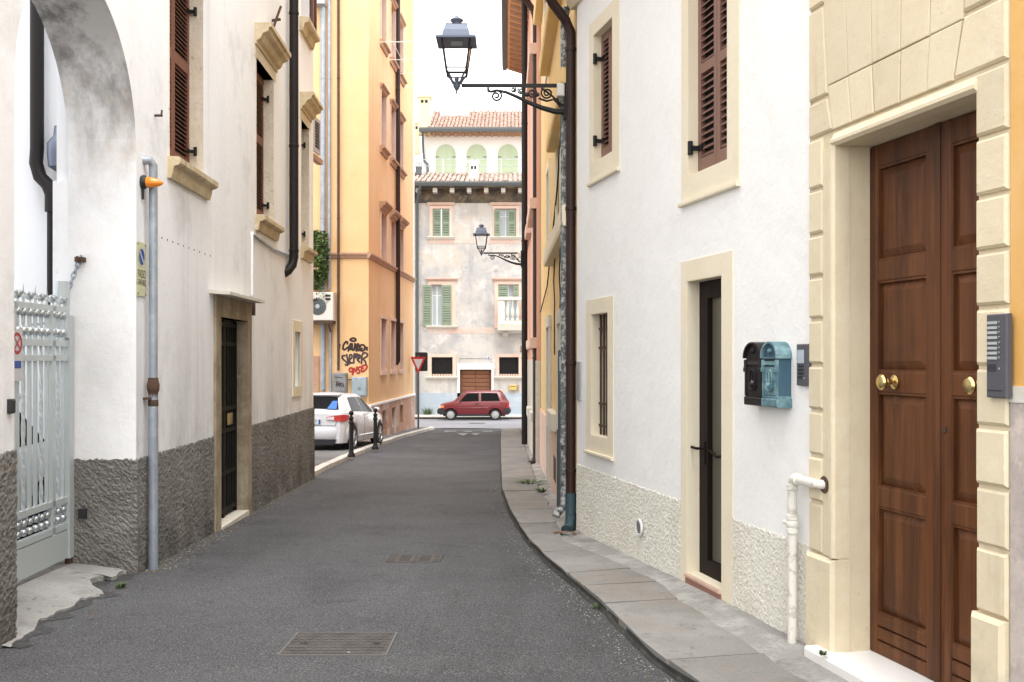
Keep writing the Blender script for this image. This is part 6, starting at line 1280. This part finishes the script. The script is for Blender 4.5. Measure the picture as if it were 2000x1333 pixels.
# carriageway sign
u0, z1 = FL.hit(267.5, 471, .01); u1, z0 = FL.hit(284.5, 576, .01); z0 = z1-(576-471)/F_*8.8
ps = thing('no_parking_sign', 'narrow yellowed no parking plate reading PASSO CARRABILE beside the drainpipe', 'sign', FL.P((u0+u1)/2, 0, z0)); uc = (u0+u1)/2
a = MB(); a.box(FL, u0, u1, .008, .012, z0, z1); obj('plate', a, M_SIGNY, ps)
zc = z1-.125; rr = .082
def disc(mb, r0, r1, n):
    k = 24
    for i in range(k):
        c = lambda t, r: FL.P(uc+r*math.cos(t), n, zc+r*math.sin(t)); t0, t1 = 2*math.pi*i/k, 2*math.pi*(i+1)/k; mb.quad(c(t0, r0), c(t1, r0), c(t1, r1), c(t0, r1))
a = MB(); disc(a, .001, rr, .0135); obj('disc', a, M_BLUE, ps); a = MB(); disc(a, rr*.86, rr, .0145); a.ribbon(FL, [(uc-.055, zc+.055), (uc+.055, zc-.055)], .022, .0145); obj('bar', a, mat('sign pale line', (.55, .56, .5), .5), ps)
for s, dz, sz in (('PASSO', .275, .075), ('CARRABILE', .345, .052)): obj('lettering', text_mb(s, sz, lambda x, y, dz=dz: FL.P(uc+x*.92, .0135, z1-dz+y*1.35)), M_INK, ps)
a = MB()
for q in (u0+.015, u1-.015):
    for z in (z0+.02, z1-.02): a.lathe(FL.P(q, .011, z), FL.n, [(.008, 0), (.006, .006)], 8)
pieces('screw', a, M_RUST, ps)
# tall black drainpipe
u = FL.U(574, .1); pipe('tall black brown drainpipe between the second and third shuttered windows', [tuple(FL.P(u, .10, 9)), tuple(FL.P(u, .10, 1.52)), tuple(FL.P(u-.02, .08, 1.40)), tuple(FL.P(u-.10, .03, 1.31)), tuple(FL.P(u-.16, -.03, 1.26))], .068, M_DKPIPE, 14, (5.2, 3.2, 1.62))
# white cable duct and wires
u, zt = FL.hit(492, 455, .02); zb = FL.hit(492, 578, .02)[1]; u2, z2 = FL.hit(572, 502, .02)
a = MB(); a.tube([FL.P(u, .02, zb), FL.P(u, .02, zt-.03), FL.P(u+.03, .02, zt), FL.P(u+.1, .02, zt-.01)], .018, 8); tag(rebase(obj('cable_duct', a, M_WHITE, smooth=True), FL.P(u, .02, zb)), 'thin white cable duct rising from the door canopy to the window sill', 'cable duct')
a = MB(); a.tube([FL.P(u+.1, .015, zt-.01), FL.P((u+u2)/2, .015, (zt+z2)/2-.05), FL.P(u2, .015, z2)], .012, 6); a.tube([FL.P(u+.1, .03, zt-.02), FL.P((u+u2)/2, .03, (zt+z2)/2-.08), FL.P(u2, .03, z2-.03)], .008, 6); tag(rebase(obj('cable', a, M_ZINC), FL.P(u2, .015, z2)), 'grey cables running under the window sill to the black drainpipe', 'cable')
u, z = FL.hit(493, 598, .02); a = MB(); a.box(FL, u-.03, u+.04, 0, .05, z-.12, z+.1); tag(rebase(obj('bell_box', a, M_RUST), FL.P(u, 0, z)), 'small brown box under the end of the door canopy', 'box')
u, z = FL.hit(534, 38, .02); a = MB(); a.tube([FL.P(u-.1, .02, z-.22), FL.P(u, .06, z), FL.P(u+.12, .10, z+.22)], .018, 6); a.tube([FL.P(u, -.01, z-.02), FL.P(u, .12, z)], .02, 6); tag(rebase(obj('shutter_stay', a, M_RUST), FL.P(u, 0, z)), 'rusty iron stay sticking out above the second window cornice', 'iron stay')
for px, py, l in ((302, 226, 'rusty hook in the white wall left of the first shutters'), (611, 587, 'small dark hook at the white house corner')):
    u, z = FL.hit(px, py, 0); a = MB(); a.tube([FL.P(u, 0, z), FL.P(u, .07, z)], .012, 6); a.tube([FL.P(u, .06, z), FL.P(u, .065, z+.05)], .008, 6); tag(rebase(obj('hook', a, M_RUST), FL.P(u, 0, z)), l, 'hook')
a = MB()
for i in range(10):
    u, z = FL.hit(316+i*10.5, 465+i*3.9, 0); q = MB().lathe(FL.P(u, -.002, z), FL.n, [(.009, 0), (.009, .006), (.001, .006)], 6); a.add(q.v, q.f)
obj('plug_holes', a, M_INK, lb)
u, z = FL.hit(18, 794, 0); a = MB(); a.bbox(FL, u-.03, u+.03, 0, .03, z-.045, z+.045, .01); tag(rebase(obj('bell_push', a, M_CARB), FL.P(u, 0, z)), 'black bell push on the near gate pillar', 'bell push')
uj, zj = FJ.hit(163, 1003, 0); a = MB(); a.box(FJ, uj-.035, uj+.035, 0, .03, zj-.04, zj+.04); tag(rebase(obj('photo_cell', a, M_CARB), FJ.P(uj, 0, zj)), 'small black sensor box low on the rough gateway jamb', 'sensor')

# ================================================================== fittings on the right house
def letter_box(px0, px1, m1, m2, label, plain=False):
    d = .088; u1, u0 = FR.U(px0, d), FR.U(px1, d); z0, z1 = -.305, .01; uc = (u0+u1)/2; w = (u1-u0)/2
    t = thing('letter_box', label, 'mailbox', FR.P(uc, 0, z0), group='ornate cast mailboxes')
    prof = [(u0, z0+.06), (u1, z0+.06), (u1, z1)]+[(uc+w*math.cos(q), z1+.085*math.sin(q)) for q in np.linspace(0.15, math.pi-.15, 9)]+[(u0, z1)]
    a = MB(); a.prism(FR, prof, 0, d); obj('box', a, m2, t)
    a = MB(); pts = [(uc+(w+.012)*math.cos(q), z1-.004+.098*math.sin(q)) for q in np.linspace(-.08, math.pi+.08, 13)]; inn = [(uc+(w-.0)*math.cos(q), z1-.004+.086*math.sin(q)) for q in np.linspace(-.08, math.pi+.08, 13)]
    for i in range(12):
        a.hexa([FR.P(inn[i][0], 0, inn[i][1]), FR.P(inn[i+1][0], 0, inn[i+1][1]), FR.P(inn[i+1][0], d+.02, inn[i+1][1]), FR.P(inn[i][0], d+.02, inn[i][1]), FR.P(pts[i][0], 0, pts[i][1]), FR.P(pts[i+1][0], 0, pts[i+1][1]), FR.P(pts[i+1][0], d+.02, pts[i+1][1]), FR.P(pts[i][0], d+.02, pts[i][1])])
    obj('hood', a, m1, t)
    a = MB(); a.bbox(FR, u0-.012, u1+.012, 0, d+.014, z0, z0+.055, .008); a.bbox(FR, u0-.004, u1+.004, 0, d+.006, z0+.055, z0+.07, .004)
    for q in (u0+.008, u1-.008): a.box(FR, q-.012, q+.012, d, d+.01, z0+.06, z1-.08); a.bbox(FR, q-.018, q+.018, d, d+.02, z1-.10, z1-.07, .005); a.bbox(FR, q-.015, q+.015, d, d+.016, z1-.075, z1-.02, .004)
    a.box(FR, u0, u1, d, d+.012, z0+.165, z0+.172); a.box(FR, u0+.02, u1-.02, d, d+.012, z1-.012, z1-.004); obj('frame', a, m1, t)
    a = MB(); a.box(FR, u0+.022, u1-.022, d-.002, d+.006, z0+.075, z1-.065); fr_ = obj('front_panel', a, m1, t)
    a = MB(); a.box(FR, u0+.025, u1-.025, d, d+.004, z1-.055, z1-.018); obj('slot', a, M_DARK, t); a = MB(); a.hexa([FR.P(u0+.025, d, z1-.05), FR.P(u1-.025, d, z1-.05), FR.P(u1-.025, d+.014, z1-.052), FR.P(u0+.025, d+.014, z1-.052), FR.P(u0+.025, d, z1-.028), FR.P(u1-.025, d, z1-.028), FR.P(u1-.025, d+.006, z1-.028), FR.P(u0+.025, d+.006, z1-.028)]); obj('flap', a, m1, t)
    a = MB(); n = d+.010
    a.tube([FR.P(uc+.038*math.cos(q), n, z1-.145+.062*math.sin(q)) for q in np.linspace(0, 2*math.pi, 19)], .005, 5, False); a.sphere(FR.P(uc, n, z1-.18), .022, 8, 6, (1, 1, .8)); a.tube([FR.P(uc-.03, n, z1-.17), FR.P(uc-.012, n, z1-.195), FR.P(uc+.012, n, z1-.195), FR.P(uc+.03, n, z1-.17)], .006, 5); a.tube([FR.P(uc, n, z1-.16), FR.P(uc, n, z1-.09)], .007, 5)
    a.sphere(FR.P(uc, d+.003, z1+.035), .02, 8, 6, (1, 1, .8))
    a.tube([FR.P(uc+.045*math.cos(q), n, z0+.135+.035*math.sin(q)) for q in np.linspace(math.pi, 2*math.pi, 10)], .008, 5); a.tube([FR.P(uc+.03*math.cos(q), n+.002, z0+.13+.02*math.sin(q)) for q in np.linspace(math.pi, 2*math.pi, 8)], .006, 5)
    obj('relief', a, m1, t, smooth=True)
    a = MB(); a.lathe(FR.P(uc, d+.004, z0+.15), FR.n, [(.012, 0), (.012, .012), (.001, .013)], 10); obj('lock', a, M_SILVER, t)
    return t
letter_box(1457.5, 1488, M_MBLACK, M_MBLACK, 'black cast iron mailbox, hidden partly by the blue one beside it'); letter_box(1491.5, 1520, M_MBLUE, M_MBLUE2, 'verdigris blue mailbox with arched hood on the white wall')
u1, u0 = FR.U(1557.5, .02), FR.U(1578, .03); z1, z0 = .085, -.165
vi = thing('video_intercom', 'small dark grey video intercom with pale screen right of the mailboxes', 'intercom', FR.P((u0+u1)/2, 0, z0)); a = MB(); a.bbox(FR, u0, u1, 0, .028, z0, z1, .006); obj('case', a, M_PANEL, vi)
a = MB(); w = u1-u0; a.box(FR, u0+w*.35, u1-w*.12, .028, .031, z1-.115, z1-.035); obj('screen', a, mat('pale screen', (.42, .48, .55), .2), vi); a = MB()
for r_ in range(4):
    for c_ in range(3): a.box(FR, u1-w*.18-.024*c_-.015, u1-w*.18-.024*c_, .028, .032, z1-.14-.022*r_, z1-.127-.022*r_)
pieces('key', a, M_CARB, vi); a = MB(); a.lathe(FR.P(u0+w*.35, .028, z0+.045), FR.n, [(.006, 0), (.005, .004)], 8); obj('button', a, M_SILVER, vi)
# name panel intercom by the big door
u1, u0 = FR.U(1931.5, .04), FR.U(1968, .05); z1, z0 = .192, -.172; w = u1-u0
ic = thing('door_intercom', 'tall grey intercom with eight name labels beside the brown double door', 'intercom', FR.P((u0+u1)/2, .03, z0)); a = MB(); a.bbox(FR, u0, u1, .028, .055, z0, z1, .006); obj('case', a, M_PANEL, ic)
for i in range(8):
    z = z1-.038-.0215*i-(.003 if i > 3 else 0); a = MB(); a.box(FR, u1-w*.55, u1-w*.10, .055, .059, z-.006, z+.006); obj('name_label', a, M_GLABEL, ic); a = MB(); a.lathe(FR.P(u1-w*.66, .055, z+.002), FR.n, [(.0042, 0), (.004, .004), (.001, .005)], 8); obj('button', a, M_SILVER, ic)
a = MB()
for i in range(6): a.box(FR, u1-w*.5, u1-w*.08, .055, .0565, z1-.222-.0055*i, z1-.2195-.0055*i)
obj('speaker_slots', a, M_CARB, ic)
a = MB(); a.lathe(FR.P(u1-w*.66, .055, z1-.238), FR.n, [(.005, 0), (.004, .004)], 8); obj('button', a, M_SILVER, ic)
a = MB(); a.box(FR, u1-w*.8, u1-w*.08, .055, .0565, z0+.03, z0+.0335); obj('slot', a, M_INK, ic)
# chipped white gas pipe
uv, zt = FR.hit(1549, 934, .06); zb = FR.hit(1549, 1238, .06)[1]; uh = FR.U(1606, .04); gpn = thing('gas_pipe', 'chipped white gas pipe bending into the cream stone pilaster', 'gas pipe', FR.P(uv, .06, zb))
a = MB(); a.tube([FR.P(uv, .065, zb-.1), FR.P(uv, .065, zt-.04), FR.P(uv-.008, .065, zt-.012), FR.P(uv-.04, .065, zt), FR.P(uh+.03, .06, zt-.004), FR.P(uh, .02, zt-.005), FR.P(uh-.01, -.03, zt-.005)], .028, 12); obj('pipe', a, M_GASPIPE, gpn, smooth=True)
a = MB(); a.lathe(FR.P(uv, .065, zt-.035), (0, 0, -1), [(.03, 0), (.036, .005), (.036, .035), (.03, .04)], 12); a.lathe(FR.P(uv-.035, .065, zt), (FR.u*-1), [(.03, 0), (.037, .005), (.037, .04), (.03, .045)], 12)
for dz in (.22, .30): a.lathe(FR.P(uv, .065, zt-dz), (0, 0, -1), [(.03, 0), (.037, .004), (.037, .03), (.03, .034)], 12)
a.sphere(FR.P(uv, .065, zt-.275), .04, 12, 8); a.tube([FR.P(uv+.02, .07, zt-.275), FR.P(uv+.075, .08, zt-.275)], .014, 8); pieces('fitting', a, M_GASPIPE, gpn, smooth=True)
a = MB(); a.lathe(FR.P(uh-.005, .031, zt-.004), FR.n, [(.05, 0), (.048, .003), (.001, .0032)], 18); obj('wall_hole', a, mat('raw brick hole', (.09, .05, .035), .9), po)

# ================================================================== covers in the road, weeds and litter
def road_quad(px): return [gpt(x, y, 0) for x, y in px]
q = road_quad([(546, 1281), (753, 1281), (755, 1238), (560, 1238)]); x0, x1 = q[0].x, q[1].x; y0, y1 = q[0].y, q[2].y
mh = thing('manhole_cover', 'rusty rectangular ribbed cover set in the road in the foreground', 'manhole cover', ((x0+x1)/2, (y0+y1)/2, ground(0, y0)))
def gz_(y, up): return ground(0, y)+up
def slabq(mb, xa, xb, ya, yb, up, h): mb.hexa([(xa, ya, gz_(ya, up)), (xb, ya, gz_(ya, up)), (xb, yb, gz_(yb, up)), (xa, yb, gz_(yb, up)), (xa, ya, gz_(ya, up+h)), (xb, ya, gz_(ya, up+h)), (xb, yb, gz_(yb, up+h)), (xa, yb, gz_(yb, up+h))])
a = MB(); slabq(a, x0, x1, y0, y1, -.02, .024); obj('plate', a, M_LIDI, mh)
a = MB(); e = .010
for xa, xb, ya, yb in ((x0-e, x0, y0-e, y1+e), (x1, x1+e, y0-e, y1+e), (x0, x1, y0-e, y0), (x0, x1, y1, y1+e)): slabq(a, xa, xb, ya, yb, -.02, .029)
pieces('frame', a, mat('worn iron edge', (.15, .145, .14), .7, .3), mh)
a = MB(); nx, ny = 26, 8
for i in range(nx):
    for j in range(ny):
        xc, yc = x0+(x1-x0)*(i+.5+.5*(j % 2))/nx, y0+(y1-y0)*(j+.5)/ny
        if xc > x1-.02: continue
        s = .011*(1 if (i+j) % 2 else -1); a.hexa([(xc-.012, yc-s*.8-.004, gz_(yc, .003)), (xc+.012, yc+s*.8-.004, gz_(yc, .003)), (xc+.012, yc+s*.8+.004, gz_(yc, .003)), (xc-.012, yc-s*.8+.004, gz_(yc, .003)), (xc-.010, yc-s*.8-.003, gz_(yc, .008)), (xc+.010, yc+s*.8-.003, gz_(yc, .008)), (xc+.010, yc+s*.8+.003, gz_(yc, .008)), (xc-.010, yc-s*.8+.003, gz_(yc, .008))])
obj('tread', a, M_LIDI, mh, kind='stuff')
a = MB()
for f in (.14, .86): a.lathe((x0+(x1-x0)*f, (y0+y1)/2, gz_((y0+y1)/2, .004)), (0, 0, 1), [(.022, 0), (.02, .005), (.001, .005)], 12)
pieces('lifting_hole', a, M_INK, mh)
q = road_quad([(754, 1099), (860, 1099), (860, 1086), (756, 1086)]); x0, x1 = q[0].x, q[1].x; y0, y1 = q[0].y, q[2].y+.04
dg_ = thing('drain_grate', 'small slotted iron drain cover in the middle of the road', 'drain cover', ((x0+x1)/2, (y0+y1)/2, ground(0, y0)))
a = MB(); slabq(a, x0, x1, y0, y1, -.02, .024); obj('plate', a, M_LIDI, dg_)
a = MB()
for b0, b1 in ((.21, .42), (.58, .79)):
    for k in range(5): y = y0+(y1-y0)*(.12+.17*k); slabq(a, x0+(x1-x0)*b0, x0+(x1-x0)*b1, y, y+(y1-y0)*.085, .004, .0015)
pieces('slot', a, M_INK, dg_)
a = MB()
for b0 in (.0, .06, .12, .48, .52, .86, .92, .98): slabq(a, x0+(x1-x0)*b0, x0+(x1-x0)*(b0+.018), y0, y1, .004, .006)
pieces('rib', a, M_LIDI, dg_)
a = MB(); e = gpt(834, 878.5, .004); a.quad(*[gpt(x, y, .005) for x, y in ((824, 879.5), (868, 879.5), (868, 877.5), (826, 877.5))]); tag(rebase(obj('road_cover', a, M_LIDI), e), 'flat dark cover strip across the road far down the street', 'road cover')
a = MB(); a.quad(*[gpt(x, y, .012) for x, y in ((916, 827.8), (948, 827.8), (947, 826.2), (917, 826.2))]); tag(rebase(obj('road_cover', a, M_LIDI), gpt(932, 827, .01)), 'thin dark grate in the cross street below the red car', 'road cover')
def tuft(px, py, up, r, h, n, label, m=M_WEED, seed=1, base=None):
    g = np.random.default_rng(seed); c = base if base else gpt(px, py, up); a = MB()
    for i in range(n):
        an = g.random()*6.28; d = Vector((math.cos(an), math.sin(an), 0)); o = c+d*r*g.random()*.6; hh_ = h*(.35+.65*g.random()); w = (.0022+.003*g.random())*(1 if r < .2 else 2); s = Vector((-d.y, d.x, 0))*w; le = d*r*(.3+.7*g.random())
        a.add([o-s, o+s, o+le*.5+s*1.2+Vector((0, 0, hh_*.7)), o+le*.5-s*1.2+Vector((0, 0, hh_*.7)), o+le+Vector((0, 0, hh_*(.8+.2*g.random())))], [(0, 1, 2, 3), (3, 2, 4)])
    return tag(rebase(obj('weed', a, m), c), label, 'weed')
tuft(237, 1148, .005, .05, .05, 60, 'small green weed at the ragged edge of the gateway concrete', seed=2)
tuft(545, 962, .0, .10, .16, 70, 'green weeds at the foot of the dark roughcast near the house corner', seed=3); tuft(520, 972, .0, .06, .07, 40, 'low weeds along the dark roughcast, left of the taller weeds', seed=8)
tuft(1170, 1190, .0, .05, .045, 45, 'yellow green weed in the gutter at the right kerb', seed=4)
tuft(1060, 962, .09, .12, .08, 70, 'green grass tuft against the mustard house base', seed=5); tuft(1038, 944, .085, .3, .05, 80, 'low grass growing along a pavement slab joint', seed=6)
tuft(1607, 1280, .10, .025, .03, 40, 'tiny weed in a crack before the marble doorstep', seed=7); tuft(838, 811, .15, .35, .45, 120, 'weeds at the left end of the blue grey house base', seed=10, base=Vector((HX(836), 53.3, ground(0, 52)+.15)))
tuft(1540, 1224, .08, .03, .05, 25, 'tiny weed at the foot of the white gas pipe', seed=13)
def litter(pxs, m, label, s, cat='litter', up=.006, n=5):
    a = MB(); g = np.random.default_rng(int(pxs[0][0]))
    for px, py in pxs:
        c = gpt(px, py, up)
        for i in range(n):
            o = c+Vector((g.normal(0, s*1.3), g.normal(0, s*1.3), .004*i)); an = g.random()*6.28; d = Vector((math.cos(an), math.sin(an), 0))*s; e = Vector((-d.y, d.x, 0))*.55; a.quad(o-d, o+e, o+d+Vector((0, 0, s*.15)), o-e)
    return tag(rebase(obj('litter', a, m), gpt(*pxs[0], up)), label, cat)
litter([(1035, 1075), (1046, 1078)], M_PALE, 'pale paper scraps in the road by the kerb curve', .014, n=2); litter([(1068, 1113), (1095, 1152), (1123, 1150)], M_PALE, 'pale scraps in the gutter along the right kerb', .012, n=1)
litter([(1085, 1042), (1098, 1040), (1110, 1042)], M_DRY, 'dry red brown leaves below the corner drainpipe', .04, 'leaves', .075, 5); litter([(190, 1190), (185, 1205)], M_DRY, 'brown bits along the tar edge of the gateway', .015, 'leaves', .02, 6)
litter([(680, 1274)], M_PALE, 'single white scrap lying on the rusty manhole cover', .012, 'litter', .012, 1)

# grit gathered in the gutters and at the foot of the walls
def grit(name, line, n, spread, m, seed, lo, hi):
    g = np.random.default_rng(seed); a = MB()
    for i in range(n):
        y = lo+(hi-lo)*g.random()**1.6; x = line(y)+abs(g.normal(0, abs(spread)))*(-1 if spread > 0 else 1)*1.0; r = .003+.006*g.random()**2; z = ground(x, y)+.001; k = g.random()*3
        p = [Vector((x+r*math.cos(k+q*2.1)*(1+.4*g.random()), y+r*math.sin(k+q*2.1), z)) for q in range(3)]; a.add(p+[Vector((x, y, z+r*.9))], [(0, 1, 3), (1, 2, 3), (2, 0, 3)])
    return obj(name, a, m, kind='stuff')
M_GRIT = mat('pale grit', (.24, .23, .21), .9, rnd=.0); M_GRIT2 = mat('brown leaf grit', (.12, .085, .05), .9)
grit('gutter_grit', lambda y: interp(RK, y)-.03, 900, .10, M_GRIT, 31, 3.4, 18); grit('gutter_leaf_bits', lambda y: interp(RK, y)-.03, 260, .07, M_GRIT2, 32, 3.4, 16)
grit('wall_foot_grit', lambda y: -2.925-.03*y+.02, 900, -.09, M_GRIT2, 33, 8.8, 17.8); grit('wall_foot_sand', lambda y: -2.925-.03*y+.02, 700, -.12, M_GRIT, 34, 8.8, 17.8)
